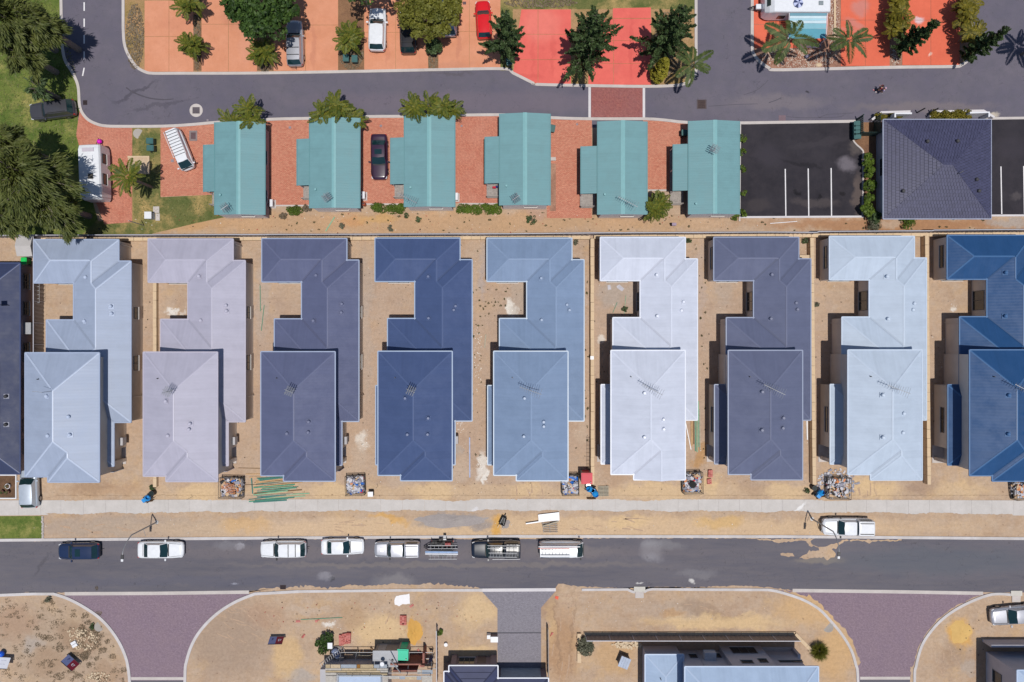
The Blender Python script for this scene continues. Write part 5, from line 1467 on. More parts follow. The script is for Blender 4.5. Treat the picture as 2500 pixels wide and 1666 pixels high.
    if kind == 'ute':
        # load bed with canopy or open tray
        x0_, x1_ = -L * .495, xr0 - .06
        if 'canopy' in opts:
            secs = []
            for x, k, dz in ((x0_, .93, -.10), (x0_ + .12, .97, 0), (x1_ - .2, .99, 0), (x1_, .96, -.05)):
                ww = w * k; zt2 = RH + .02 + dz
                secs.append([(x, -ww * .96, belt - .08), (x, -ww * .86, zt2 - .12), (x, -ww * .78, zt2), (x, 0, zt2 + .05), (x, ww * .78, zt2), (x, ww * .86, zt2 - .12), (x, ww * .96, belt - .08)])
            cpy = loft(secs).build('canopy', pm, T)
            for sg in (1, -1):
                MB().add([(x0_ + .2, sg * w * .955, belt + .10), (x1_ - .2, sg * w * .965, belt + .10), (x1_ - .25, sg * w * .895, RH - .20), (x0_ + .25, sg * w * .885, RH - .20)], [(0, 1, 2, 3) if sg < 0 else (3, 2, 1, 0)]).build('canopy_window', CARGLASS, cpy)
            for yy in (-.55, .55): MB().b2(x0_ + .15, yy - .03, RH + .075, x1_ - .1, yy + .03, RH + .11).build('canopy_rail', TRIM, cpy)
    return T

def Lp(p0, p1, h=.8):
    """centre and heading of a vehicle from rear and front pixel"""
    a, b = Wp(p0[0], p0[1], h), Wp(p1[0], p1[1], h)
    return (a + b) / 2, math.atan2(b.y - a.y, b.x - a.x)
def placed(name, label, cat, kind, col, rear, front, group=None, opts=(), sc=1.0):
    c, a = Lp(rear, front)
    return car(name, label, cat, kind, col, c, a, group, opts, sc)
GP = 'vehicles parked in the caravan park'; GS = 'vehicles parked along the lower street'
placed('parked_car', 'black wagon parked on the lawn under the big drooping trees', 'car', 'suv', 'darkgrey', (180, 262), (77, 275), GP, ('rails', 'plate', 'towbar'))
placed('parked_car', 'silver grey wagon with roof bars half under the dark green tree', 'car', 'wagon', 'silver', (720, 157), (718, 54), GP, ('bars', 'plate', 'towbar'))
placed('parked_car', 'white wagon on the salmon driveway between the mulch bed and the olive tree', 'car', 'hatch', 'white', (920, 121), (922, 24), GP, ('plate',), 1.05)
placed('parked_car', 'black wagon with roof rails, nose hidden by the olive tree', 'car', 'suv', 'black', (997, 130), (995, 28), GP, ('bars', 'rails', 'plate'), .96)
placed('parked_car', 'pale silver car mostly hidden by the east side of the olive tree', 'car', 'hatch', 'pale', (1096, 87), (1092, -8), GP, ('plate',))
placed('parked_car', 'bright red hatchback beside the tall dark green tree', 'car', 'hatch', 'red', (1183, 90), (1178, 6), GP, ('plate',), .93)
placed('parked_car', 'dark purple sedan with sunroof between two green roofed cabins', 'car', 'sedan', 'purple', (925, 332), (926, 434), GP, ('sunroof',))
T = placed('parked_van', 'white van with a long roof rack on the red brick paving', 'van', 'van', 'white', (424, 324), (459, 410), GP, ('panelvan',), .90)
for i in range(9): MB().b2(-2.1 + i * .36, -.74, 2.02, -2.06 + i * .36, .74, 2.05).build('rack_bar', TRIM, T)
for sy in (1, -1): MB().b2(-2.2, sy * .74 - .025, 2.0, .95, sy * .74 + .025, 2.06).build('rack_rail', WHITE_M, T)
placed('parked_car', 'pale silver hatchback at the corner of the planter bed, half under a roof edge', 'car', 'hatch', 'pale', (72, 1236), (69, 1142), GS, ('darkmirror',), 1.04)
placed('parked_car', 'dark blue hatchback, westernmost car on the lower street', 'car', 'hatch', 'blue', (241, 1346), (143, 1347), GS, ('sunroof', 'plate', 'towbar'))
placed('parked_car', 'white sedan parked between the west street lamp and the white wagon', 'car', 'sedan', 'white', (337, 1343), (447, 1343), GS)
placed('parked_car', 'white wagon with roof bars on the lower street, nose pointing west', 'car', 'wagon', 'white', (745, 1341), (638, 1342), GS, ('bars', 'towbar', 'darkmirror'))
placed('parked_car', 'white sedan right behind the white wagon, nose pointing east', 'car', 'sedan', 'white', (786, 1336), (886, 1335), GS, (), .94)
placed('parked_ute', 'silver pickup with canopy and bonnet scoop towing the pipe trailer', 'pickup', 'ute', 'silver', (1023, 1341), (917, 1342), GS, ('canopy', 'scoop', 'darkmirror'), .93)
T = placed('parked_ute', 'black pickup with ladders on its roof rack', 'pickup', 'ute', 'navy', (1270, 1341), (1152, 1342), GS, ('canopy',))
for sy in (1, -1): MB().b2(-2.5, sy * .72 - .02, 2.05, .35, sy * .72 + .02, 2.09).build('rack_rail', STEEL, T)
for i in range(6): MB().b2(-2.4 + i * .5, -.75, 2.0, -2.37 + i * .5, .75, 2.03).build('rack_bar', TRIM, T)
T = placed('parked_van', 'white high roofed van with pipes and ladder rack, easternmost on the street', 'van', 'van', 'white', (1320, 1341), (1421, 1341), GS, ('panelvan', 'darkmirror'), .98)
for i in range(8): MB().b2(-2.1 + i * .36, -.30, 2.05, -2.07 + i * .36, .28, 2.08).build('rack_bar', TRIM, T)
for yy in (-.62, -.30, .28): MB().b2(-2.25, yy - .02, 2.06, .8, yy + .02, 2.1).build('rack_rail', TRIM, T)
MB().b2(-2.5, .55, 2.1, 1.9, .62, 2.17).build('conduit', WHITE_M, T); MB().b2(-2.5, .40, 2.1, 1.6, .45, 2.15).build('conduit', mat('orange_pipe', C(224, 120, 100), .5), T)
T = placed('parked_ute', 'white pickup with white canopy parked on the sandy verge under the lamp', 'pickup', 'ute', 'white', (2130, 1287), (2006, 1286), GS, ('canopy', 'darkmirror'))
MB().tube([(2.6, -.55, .7), (2.75, 0, .75), (2.6, .55, .7)], .04).build('bull_bar', TRIM, T)
placed('parked_car', 'silver sedan on the sand at the south east corner, nose pointing west', 'car', 'sedan', 'silver', (2536, 1497), (2421, 1508), GS, (), 1.05)

# ladders lying on the black pickup
def hladder(label, a, b, w, n, m=STEEL):
    T = thing('ladder', label, 'ladder', (0, 0, 0)); ladder(T, a, b, w, n, m); return T
hladder('aluminium ladder lying along the south side of the black pickup rack', Wp(1193, 1355.5, 2.2), Wp(1262, 1356, 2.2), .42, 9)
hladder('thin aluminium ladder along the north side of the black pickup rack', Wp(1190, 1336, 2.2), Wp(1263, 1337, 2.2), .30, 10)
# trailer with ladders and pipes
c = Wp(1078, 1337, .6); c.z = 0
T = thing('trailer', 'black plumber trailer with ladder frame and tool boxes hitched to the silver pickup', 'trailer', c)
MB().box((.1, 0, .55), (2.3, 1.45, .10)).build('tray', TRIM, T)
MB().cyl((-1.9, 0, .45), (-1.0, .5, .5), .04, .04, 6).cyl((-1.9, 0, .45), (-1.0, -.5, .5), .04, .04, 6).build('drawbar', TRIM, T)
for sy in (1, -1):
    w_ = put('wheel', WH, T, (.15, sy * .82, .33)); put('rim', RM_, w_)
    MB().box((.15, sy * .82, .70), (.85, .26, .04)).build('mudguard', TRIM, T)
fr_ = MB()
for xx in (-1.0, 0.1, 1.2):
    for sy in (1, -1): fr_.cyl((xx, sy * .68, .6), (xx, sy * .68, 1.55), .03, .03, 6)
    fr_.cyl((xx, -.95, 1.55), (xx, .68, 1.55), .03, .03, 6)
fr_.build('ladder_frame', DARKM, T)
MB().box((-.2, .45, .85), (.5, .35, .5)).build('tool_box', TRIM, T); MB().box((.7, .40, .8), (.6, .4, .4)).build('tool_box', mat('red_box', C(150, 30, 34), .5), T)
MB().box((-1.02, .70, .75), (.06, .16, .12)).build('tail_light', TAIL, T); MB().box((1.24, .70, .75), (.06, .16, .12)).build('tail_light', TAIL, T)
hladder('aluminium ladder lying on the north side of the trailer frame', c + Vector((-1.3, .30, 1.62)), c + Vector((1.75, .30, 1.62)), .34, 7)
hladder('aluminium ladder lying on the south edge of the trailer frame', c + Vector((-1.25, -.78, 1.62)), c + Vector((1.7, -.78, 1.62)), .34, 7)
for k, (yy, r, m_, lb_) in enumerate(((-.18, .10, mat('pale_blue_pipe', C(150, 180, 222), .4), 'pale blue pipe on the trailer ladder frame'), (-.38, .075, WHITE_M, 'white pipe on the trailer ladder frame'))):
    tag(MB().cyl(c + Vector((-1.6, yy, 1.68)), c + Vector((1.8, yy - .03, 1.68)), r, r, 10).build('plastic_pipe', m_), lb_, 'pipe')
mb = MB()
q = thing('striped_flag', 'black and white striped board standing on the trailer mudguard', 'board', c + Vector((.35, .85, .75)))
for k in range(6): MB().b2(-.15, -.1 + k * .09, .02, .15, -.015 + k * .09, .05).build('stripe', WHITE_M if k % 2 else TRIM, q)

# ------------------------------------------------------------------ caravans
org = Wp(217, 418, 2.6); org.z = 0
T = thing('caravan', 'white touring caravan half under the drooping trees on red brick paving', 'caravan', org, math.radians(-88))
CVW = paint('caravan_white', (.70, .72, .76, 1), .3); CVS = mat('caravan_side', (.50, .46, .52, 1), .45, var=.05)
secs = []
for x, k, dz in ((-2.85, .86, -.45), (-2.7, .95, -.12), (-2.3, 1, 0), (2.2, 1, 0), (2.65, .95, -.12), (2.85, .84, -.55)):
    w = 1.15 * k; zt = 2.62 + dz
    secs.append([(x, -w, .45), (x, -w, zt - .22), (x, -w * .9, zt - .03), (x, 0, zt + .03), (x, w * .9, zt - .03), (x, w, zt - .22), (x, w, .45)])
loft(secs).build('body', CVW, T)
for (xx, wd) in ((-1.4, 1.0), (.7, 1.1)): window(T, (xx, 1.155, 1.7), wd, .8, ('y', 1), nm=1, frame=TRIM)
MB().b2(1.5, 1.152, .5, 2.1, 1.18, 2.2).build('door', CVS, T)
MB().box((-1.25, .15, 2.68), (.75, .62, .10)).build('roof_hatch', WHITE_M, T); MB().box((.55, .2, 2.68), (.55, .5, .10)).build('roof_hatch', mat('smoked_hatch', (.10, .09, .08, 1), .3), T)
MB().box((-2.2, 0, 2.67), (.4, 1.2, .03)).build('roof_strip', CVS, T)
for sy in (1, -1):
    w_ = put('wheel', WH, T, (0, sy * 1.02, .33)); put('rim', RM_, w_)
MB().cyl((-3.9, 0, .45), (-2.8, .4, .5), .04, .04, 6).cyl((-3.9, 0, .45), (-2.8, -.4, .5), .04, .04, 6).build('drawbar', TRIM, T)
tag(MB(Wp(243, 346, .4)).ball(Wp(243, 346, .4), .26, 10, 6).build('ball', mat('magenta_ball', C(226, 0, 200), .5)), 'bright magenta ball in front of the white caravan', 'ball').location = Wp(243, 346, .4)

org = Wp(1955, -6, 2.6); org.z = 0
T = thing('caravan', 'long white caravan with awning on the orange red slab by the palm bed', 'caravan', org, 0)
secs = []
for x, k, dz in ((-3.45, .8, -.85), (-3.1, .95, -.35), (-2.7, 1, -.02), (2.9, 1, 0), (3.05, .98, -.06)):
    w = 1.5 * k; zt = 2.65 + dz
    secs.append([(x, -w, .45), (x, -w, zt - .12), (x, -w * .95, zt), (x, 0, zt + .03), (x, w * .95, zt), (x, w, zt - .12), (x, w, .45)])
loft(secs).build('body', CVW, T)
MB().add([(-3.30, -.75, 2.1), (-3.30, .75, 2.1), (-3.02, .75, 2.48), (-3.02, -.75, 2.48)], [(0, 3, 2, 1)]).build('front_window', CARGLASS, T)
MB().b2(-2.0, -1.53, .9, -1.2, -1.505, 1.7).build('window', CARGLASS, T)
MB().cyl((-4.7, -.2, .5), (-3.4, -.6, .6), .05, .05, 6).cyl((-4.7, -.2, .5), (-3.4, .2, .6), .05, .05, 6).build('drawbar', TRIM, T)
MB().box((-3.75, -.2, .75), (.6, .5, .25)).build('gas_box', CVW, T)
hub = put('roof_fan', None, T, (-.30, -.62, 2.72))
for k in range(8):
    a = k * PI / 4; b = a + PI / 4
    MB().add([(0, 0, .14), (.52 * math.cos(a), .52 * math.sin(a), .02), (.52 * math.cos(b), .52 * math.sin(b), .02)], [(0, 1, 2)]).build('fan_segment', mat('navy_cloth', C(58, 70, 112), .7) if k % 2 else mat('lilac_cloth', C(196, 204, 240), .7), hub)
MB().box((2.05, -.62, 2.70), (.46, .42, .08)).build('roof_hatch', mat('grey_hatch', C(136, 146, 152), .5), T)
for sx in (-.4, .4):
    for sy in (1, -1): w_ = put('wheel', WH, T, (sx, sy * 1.36, .33)); put('rim', RM_, w_)
# awning: striped sheets on side arms
aw = thing('awning', 'pale blue and white striped awning fixed to the long white caravan', 'awning', org)
y0 = -1.55; cols = [(112, 160, 178), (206, 228, 238), (172, 214, 230), (206, 228, 238), (136, 190, 206), (92, 162, 182)]
ws = [.28, .25, .22, .25, .55, .95]
yy = y0; zz = 2.45
for k, (c_, w) in enumerate(zip(cols, ws)):
    MB().add([(-1.05, yy, zz), (-1.05, yy - w + .01, zz - w * .14), (2.75, yy - w + .01, zz - w * .14), (2.75, yy, zz)], [(0, 1, 2, 3)]).build('awning_stripe', mat('awning_%d' % k, C(*c_), .75, var=.05), aw)
    yy -= w; zz -= w * .14
for xx in (-1.12, 2.82): MB().cyl((xx, y0, 2.45), (xx, yy, zz), .035, .035, 6).cyl((xx, yy, zz), (xx, yy + .05, 0), .035, .035, 6).build('awning_arm', WHITE_M, aw)
rl_ = MB()
for k in range(24): rl_.b2(.2 + k * .105, yy - .55, 1.0, .26 + k * .105, yy - .02, 1.05)
tag(rl_.build('slatted_bench', mat('bench_slat', C(112, 108, 130), .7)), 'grey slatted bench under the front edge of the blue awning', 'bench').location = org
# ------------------------------------------------------------------ vegetation
def leaf_mat(name, c0, c1, c2, rough=.6, scale=.9, trans=.22):
    t = NT(name)
    p = t.P()
    a = t.mr(t.noise(p, scale, 3, .6), .34, .66)
    base = t.mix(a, c0, c1)
    g = t.n.new('ShaderNodeNewGeometry')
    b = t.mr(g.outputs['Random Per Island'], .55, 1.0)
    base = t.mix(t.ma('MULTIPLY', b, .7), base, c2)
    t.fin(base, rough, 0, .35)
    tr = t.n.new('ShaderNodeBsdfTranslucent'); t.L(base, tr.inputs[0])
    mx = t.n.new('ShaderNodeMixShader'); mx.inputs[0].default_value = trans
    t.L(t.b.outputs[0], mx.inputs[1]); t.L(tr.outputs[0], mx.inputs[2]); t.L(mx.outputs[0], t.out.inputs[0])
    return t.m
LF_OLIVE = leaf_mat('drooping_leaf', (.052, .072, .013, 1), (.098, .116, .024, 1), (.18, .195, .05, 1))
LF_DARK = leaf_mat('dark_green_leaf', (.020, .048, .010, 1), (.050, .100, .018, 1), (.11, .19, .035, 1))
LF_YOL = leaf_mat('olive_yellow_leaf', (.095, .105, .014, 1), (.17, .17, .024, 1), (.26, .25, .05, 1))
LF_POP = leaf_mat('poplar_leaf', (.030, .058, .020, 1), (.066, .108, .034, 1), (.15, .22, .09, 1))
LF_PALM = leaf_mat('palm_leaf', (.055, .085, .010, 1), (.125, .150, .016, 1), (.28, .24, .03, 1))
LF_COCOS = leaf_mat('feather_palm_leaf', (.045, .075, .020, 1), (.085, .120, .032, 1), (.17, .19, .06, 1))
LF_GOLD = leaf_mat('golden_leaf', (.075, .075, .008, 1), (.16, .14, .012, 1), (.34, .26, .03, 1))
LF_CON = leaf_mat('yellow_conifer_leaf', (.17, .16, .012, 1), (.28, .25, .02, 1), (.38, .33, .04, 1), trans=.1)
LF_HEDGE = leaf_mat('hedge_leaf', (.055, .095, .010, 1), (.10, .16, .014, 1), (.16, .23, .03, 1))
LF_DRY = leaf_mat('dry_weed', (.20, .15, .10, 1), (.27, .21, .14, 1), (.15, .12, .07, 1))
LF_LAWN = leaf_mat('lawn_blade', (.12, .15, .04, 1), (.20, .20, .08, 1), (.28, .25, .12, 1))
LF_WEED = leaf_mat('yard_weed', (.10, .085, .045, 1), (.13, .12, .05, 1), (.08, .10, .04, 1))
LF_GREY = leaf_mat('grey_green_leaf', (.10, .11, .07, 1), (.15, .15, .10, 1), (.20, .20, .14, 1))
BARK = mat('grey_bark', (.18, .15, .13, 1), .9, var=.2, scale=5)
BARK_P = mat('palm_bark', (.20, .17, .14, 1), .9, var=.2, scale=5)

def quads(cs, us, vs, fold=None):
    """numpy: centres, half-axis u, half-axis v -> leaf faces (diamond shaped)"""
    n = len(cs)
    V = np.empty((n, 4, 3)); V[:, 0] = cs - us; V[:, 1] = cs - vs * .9 + us * .1; V[:, 2] = cs + us; V[:, 3] = cs + vs * .9 + us * .1
    return V.reshape(-1, 3)
def leaf_mesh(name, V, m):
    n = len(V) // 4
    me = bpy.data.meshes.new(name)
    me.vertices.add(4 * n); me.loops.add(4 * n); me.polygons.add(n)
    me.vertices.foreach_set('co', V.astype(np.float32).ravel())
    me.loops.foreach_set('vertex_index', np.arange(4 * n, dtype=np.int32))
    me.polygons.foreach_set('loop_start', np.arange(0, 4 * n, 4, dtype=np.int32))
    me.update(calc_edges=True); me.materials.append(m)
    return me
def unit(a): return a / np.maximum(1e-9, np.linalg.norm(a, axis=1, keepdims=True))
def clump_cloud(rg, C_, Rr, n, size, asp=1.6, shell=.55, flat=.8):
    """leaves on the outer part of many small clumps"""
    C_ = np.asarray(C_, float); Rr = np.asarray(Rr, float)
    pr = Rr ** 2 / (Rr ** 2).sum()
    k = rg.choice(len(C_), n, p=pr)
    d = unit(rg.normal(size=(n, 3))); d[:, 2] = np.abs(d[:, 2]) * .75 + d[:, 2] * .25
    d = unit(d)
    c = C_[k] + d * (Rr[k] * (shell + (1 - shell) * rg.random(n) ** .6))[:, None] * np.array([1, 1, flat])
    nr = unit(d * .8 + rg.normal(size=(n, 3)) * .55 + np.array([0, 0, .35]))
    u = unit(np.cross(nr, rg.normal(size=(n, 3)))); v = np.cross(nr, u)
    s = size * rg.uniform(.65, 1.3, n)[:, None]
    return quads(c, u * s * asp * .5, v * s * .5)

def trunk_limbs(mb, h, tips, r, rg, start=.45):
    mb.cyl((0, 0, -.1), (0, 0, h * start), r, r * .8, 8)
    for t in tips:
        t = Vector(t); b = Vector((0, 0, h * start))
        m = b.lerp(t, .5) + Vector((rg.uniform(-.3, .3), rg.uniform(-.3, .3), .25))
        mb.cyl(b, m, r * .55, r * .34, 6, False).cyl(m, t, r * .34, r * .10, 5, False)
    return mb

def leafy(label, px, py, hm, rad, h, m, n, size, seed, name='broadleaf_tree', nclump=46, clr=.30, shape='round', group=None, asp=1.5, zlo=.35, sparse=1.0, trunk_r=.16, wx=1.0):
    """crown centre seen at pixel (px, py) when at height hm"""
    rg = np.random.default_rng(seed)
    b = Wp(px, py, hm); T = thing(name, label, 'tree', (b.x, b.y, 0), 0, group)
    cc = []; rr = []
    for i in range(nclump):
        if shape == 'cone':
            z = rg.random() ** .75; R_ = rad * (1 - z) ** .7 * (.5 + .5 * min(1, z / .18)) + .12
            a = rg.uniform(0, 6.283); q = R_ * rg.uniform(.45, 1.0)
            cc.append((q * math.cos(a) * wx, q * math.sin(a), h * zlo + (h * (1 - zlo)) * z)); rr.append(rad * clr * (1.15 - .7 * z) * rg.uniform(.7, 1.25))
        else:
            d = unit(rg.normal(size=(1, 3)))[0]; d[2] = abs(d[2]) * .9 - .1; q = rg.uniform(.45, .86) ** .8
            z0 = h * zlo; hh = (h - z0)
            cc.append((d[0] * rad * q * wx, d[1] * rad * q, z0 + hh * .38 + d[2] * hh * .5 * q * 1.15)); rr.append(rad * clr * rg.uniform(.6, 1.3) * sparse)
    V = clump_cloud(rg, cc, rr, n, size, asp)
    put('crown', leaf_mesh('crown', V, m), T)
    tips = [cc[i] for i in rg.choice(nclump, min(nclump, 12), replace=False)]
    trunk_limbs(MB(), h, tips, trunk_r, rg).build('trunk', BARK, T)
    return T

def feathery(label, px, py, hm, rad, h, m, n, seed, name='conical_tree', nb=70, group=None, trunk_r=.12, prof=.8, up=.55, lf=.24, zlo=.08, lean=(0, 0)):
    """crown of separate leafy branches that end in pointed sprays, so the outline is ragged"""
    rg = np.random.default_rng(seed); b = Wp(px, py, hm); T = thing(name, label, 'tree', (b.x, b.y, 0), 0, group)
    br = MB(); br.cyl((0, 0, -.1), (lean[0] * .5, lean[1] * .5, h * .5), trunk_r, trunk_r * .7, 8).cyl((lean[0] * .5, lean[1] * .5, h * .5), (lean[0], lean[1], h * .97), trunk_r * .7, .02, 6)
    cs = []; nn = []
    for i in range(nb):
        z = (i + rg.random()) / nb; a = i * 2.39996 + rg.normal() * .3
        R_ = rad * ((1 - z) ** prof * (.55 + .45 * min(1, z / .15))) * rg.choice([.5, .72, .9, 1.08, 1.32]) * rg.uniform(.9, 1.1) + .12
        z0 = h * (zlo + (1 - zlo) * z * .93); e = up * rg.uniform(.5, 1.4)
        d = np.array([math.cos(a), math.sin(a), e]); d /= np.linalg.norm(d); L_ = R_ / max(.5, math.hypot(d[0], d[1]))
        o = np.array([lean[0] * z, lean[1] * z, z0]); tip = o + d * L_
        br.cyl(o, tip, .035, .008, 4, False)
        k = max(6, int(n * (R_ / rad) ** 1.4 / nb * 1.7)); t = rg.random(k) ** .75
        sp = (.09 + .20 * np.sin(np.minimum(1, t * 1.02) * PI) ** .8) * (.45 + .55 * R_ / rad) * rad * .38
        c = o + d * (L_ * (t * 1.04))[:, None] + rg.normal(size=(k, 3)) * (sp * (1.15 - .85 * t))[:, None] * np.array([1, 1, .6])
        cs.append(c); nn.append(np.repeat(d[None], k, 0))
    C_ = np.concatenate(cs); D_ = np.concatenate(nn); k = len(C_)
    u = unit(D_ * .7 + rg.normal(size=(k, 3)) * .7); w = unit(np.cross(u, rg.normal(size=(k, 3)) + np.array([0, 0, 1.2]))); q = lf * rg.uniform(.55, 1.3, k)[:, None]
    put('crown', leaf_mesh('crown', quads(C_, u * q * .75, np.cross(u, w) * q * .42), m), T)
    br.build('trunk', BARK, T)
    return T

def drooper(label, px, py, hm, rad, h, n, seed, dirb=(0, 0), group=None, nb=34, m=None):
    """weeping crown: long thin leaf strands falling from arched branches"""
    rg = np.random.default_rng(seed)
    b = Wp(px, py, hm); T = thing('weeping_tree', label, 'tree', (b.x, b.y, 0), 0, group)
    br = MB(); cs = []; us = []; vs = []
    br.cyl((0, 0, -.1), (0, 0, h * .4), .34, .26, 8)
    for i in range(nb):
        a = rg.uniform(0, 6.283); q = rad * rg.uniform(.25, .95) ** .75
        tip = np.array([q * math.cos(a) + dirb[0] * q / rad, q * math.sin(a) + dirb[1] * q / rad, h * (.95 - .42 * (q / rad) ** 1.6) * rg.uniform(.88, 1.05)])
        base = np.array([0, 0, h * .38]); mid = base * .45 + tip * .55 + np.array([0, 0, h * .14])
        pts = [Vector(base * (1 - t) ** 2 + 2 * mid * t * (1 - t) + tip * t * t) for t in np.linspace(0, 1, 6)]
        br.tube(pts, .10, 5, .2)
        ns = n // nb
        out = np.array([math.cos(a), math.sin(a), 0.0])
        t = rg.uniform(.35, 1.05, ns)[:, None]
        o = base * (1 - t) ** 2 + 2 * mid * t * (1 - t) + tip * t * t
        sp = rg.normal(size=(ns, 3)) * np.array([.50, .50, .28]) * (rad * .16)
        dr = unit(out * rg.uniform(.2, 1.2, ns)[:, None] + rg.normal(size=(ns, 3)) * .28 + np.array([0, 0, -.55]) + np.array([dirb[0], dirb[1], 0]) * .25)
        L_ = rg.uniform(.30, .85, ns)[:, None]
        c = o + sp + dr * L_ * .6
        w = unit(np.cross(dr, np.array([0, 0, 1.0]) + rg.normal(size=(ns, 3)) * .4))
        cs.append(c); us.append(dr * L_ * .5); vs.append(w * rg.uniform(.035, .085, ns)[:, None])
    V = quads(np.concatenate(cs), np.concatenate(us), np.concatenate(vs))
    put('crown', leaf_mesh('crown', V, m or LF_OLIVE), T)
    br.build('trunk', BARK, T)
    return T

def frond_mesh(L, w, droop, nl, seed, m, vfold=.25, lw=.045):
    rg = np.random.default_rng(seed)
    cs = []; us = []; vs = []
    def P(t): return np.array([L * t * (1 - .18 * droop * t), 0, L * (.42 * t - droop * .95 * t * t)])
    for i in range(nl):
        t = .10 + .90 * (i + .5) / nl; p = P(t); d = P(min(1, t + .02)) - P(t - .02); d /= np.linalg.norm(d)
        ll = w * (math.sin(PI * min(1, .12 + t * .86)) ** .6)
        for s in (1, -1):
            dr = d * .75 + np.array([0, s, -.25 * droop - vfold + rg.normal() * .12]); dr /= np.linalg.norm(dr)
            l_ = ll * rg.uniform(.8, 1.15)
            wv = np.cross(dr, [0, 0, 1.0]); wv /= np.linalg.norm(wv)
            cs.append(p + dr * l_ * .5); us.append(dr * l_ * .5); vs.append(wv * lw)
    V = quads(np.array(cs), np.array(us), np.array(vs))
    r = []
    for i in range(8):
        a, b_ = P(i / 8), P((i + 1) / 8); wd = np.array([0, .022 * (1 - i / 9), 0])
        r.append(np.array([a - wd, a + wd, b_ + wd, b_ - wd]))
    V = np.concatenate([V] + r)
    return leaf_mesh('frond', V, m)
FR = {}
def fronds(kind):
    if kind not in FR:
        L, w, d, nl, m, lw = {'cane': (1.9, .52, .60, 20, LF_PALM, .06), 'gold': (1.2, .42, .75, 16, LF_GOLD, .06), 'cocos': (3.0, .80, .66, 46, LF_COCOS, .055), 'date': (2.1, .46, .50, 30, LF_PALM, .05), 'bush': (.95, .24, .6, 12, LF_PALM, .04)}[kind]
        FR[kind] = [frond_mesh(L, w, d * k, nl, 7 + i, m, lw=lw) for i, k in enumerate((.7, 1.05, 1.5))]
    return FR[kind]
def palm(label, px, py, h, kind, n, seed, stems=1, spread=0.0, group=None, name='palm', el=(-.15, .8), sc=1.0, cat='palm tree'):
    """crown (growing point) seen at pixel when at height h"""
    R = random.Random(seed)
    b = Wp(px, py, h); T = thing(name, label, cat, (b.x, b.y, 0), 0, group)
    fm = fronds(kind); st = MB()
    for s in range(stems):
        a0 = R.uniform(0, 6.28); ox, oy = spread * math.cos(a0) * R.uniform(.3, 1), spread * math.sin(a0) * R.uniform(.3, 1)
        if stems == 1: ox = oy = 0
        hh = h * (R.uniform(.72, 1.08) if stems > 1 else 1)
        st.tube([(ox * .3, oy * .3, -.05), (ox * .7, oy * .7, hh * .5), (ox, oy, hh)], .05 if stems > 1 else .15, 6, .8)
        for i in range(n):
            a = 2 * PI * (i + R.uniform(-.42, .42)) / n + s
            e = R.uniform(*el)
            o = put('frond', fm[R.randrange(3)], T, (ox, oy, hh))
            k = sc * R.uniform(.8, 1.12)
            o.scale = (k, k, k); o.rotation_euler = (R.uniform(-.25, .25), -e, a)
    st.build('trunk', BARK_P, T)
    return T

GW = 'weeping trees along the west lawn'
drooper('large weeping tree filling the north west corner beside the road', 20, 50, 8, 2.7, 12.5, 10000, 1, (.3, -.5), GW)
drooper('weeping tree with branches reaching the road kerb', 98, 58, 7, 1.6, 11, 5200, 2, (.4, -.4), GW)
drooper('weeping tree crown at the lawn edge below the corner tree', 38, 118, 7, 1.8, 9.5, 4600, 8, (.4, -.8), GW)
drooper('thin open weeping tree with dark gaps on the lawn north of the black wagon', 88, 212, 4, 1.3, 6.0, 700, 3, (.3, -.2), GW, 10, LF_POP)
drooper('huge weeping tree overhanging the white caravan', 72, 430, 8, 3.7, 13, 14000, 4, (.5, -.8), GW, 54)
drooper('weeping tree south west of the black wagon, at the picture edge', 25, 352, 7, 2.0, 11, 6000, 5, (.4, -.2), GW)
drooper('weeping tree with long strands falling over the grey fence', 140, 505, 6, 2.0, 10, 7000, 6, (.7, -1.2), GW)
drooper('weeping tree over the lawn at the west end of the boundary fence', 15, 520, 6, 1.7, 9, 4000, 7, (.2, -.6), GW)
GT = 'broadleaf trees between the driveways'
leafy('dense dark green tree overhanging the silver grey wagon', 626, -16, 7, 4.5, 9.5, LF_DARK, 12000, .26, 11, nclump=170, clr=.15, group=GT, zlo=.3)
leafy('round olive green tree over the black wagon', 1042, 6, 6.5, 3.5, 8.5, LF_YOL, 11500, .20, 12, nclump=170, clr=.145, group=GT, zlo=.34)
leafy('sparse tree rising out of the frame above the mulch bed', 870, -52, 7.5, 2.6, 9.5, LF_DARK, 1500, .22, 13, nclump=30, clr=.22, group=GT, zlo=.55)
leafy('sparse tree out of the frame casting twiggy shade beside the white wagon', 925, -70, 8, 2.6, 10, LF_DARK, 1500, .22, 18, nclump=30, clr=.22, group=GT, zlo=.55)
leafy('small dark shrub under the south edge of the olive tree', 1057, 112, 1.5, .9, 2.6, LF_POP, 1400, .16, 14, name='shrub', nclump=20, clr=.4, group=None, zlo=.1, trunk_r=.05)
GC = 'conical dark green trees on the coral driveways'
feathery('conical dark green tree next to the red hatchback', 1236, 104, 4.5, 2.1, 12.5, LF_POP, 8500, 15, nb=66, group=GC)
feathery('conical dark green tree standing between the two coral slabs', 1434, 118, 4.5, 3.0, 14.0, LF_POP, 14000, 16, nb=84, group=GC)
feathery('conical dark green tree east of the coral slabs beside the yellow conifer', 1628, 100, 4.5, 2.8, 13.5, LF_POP, 13000, 17, nb=80, group=GC)
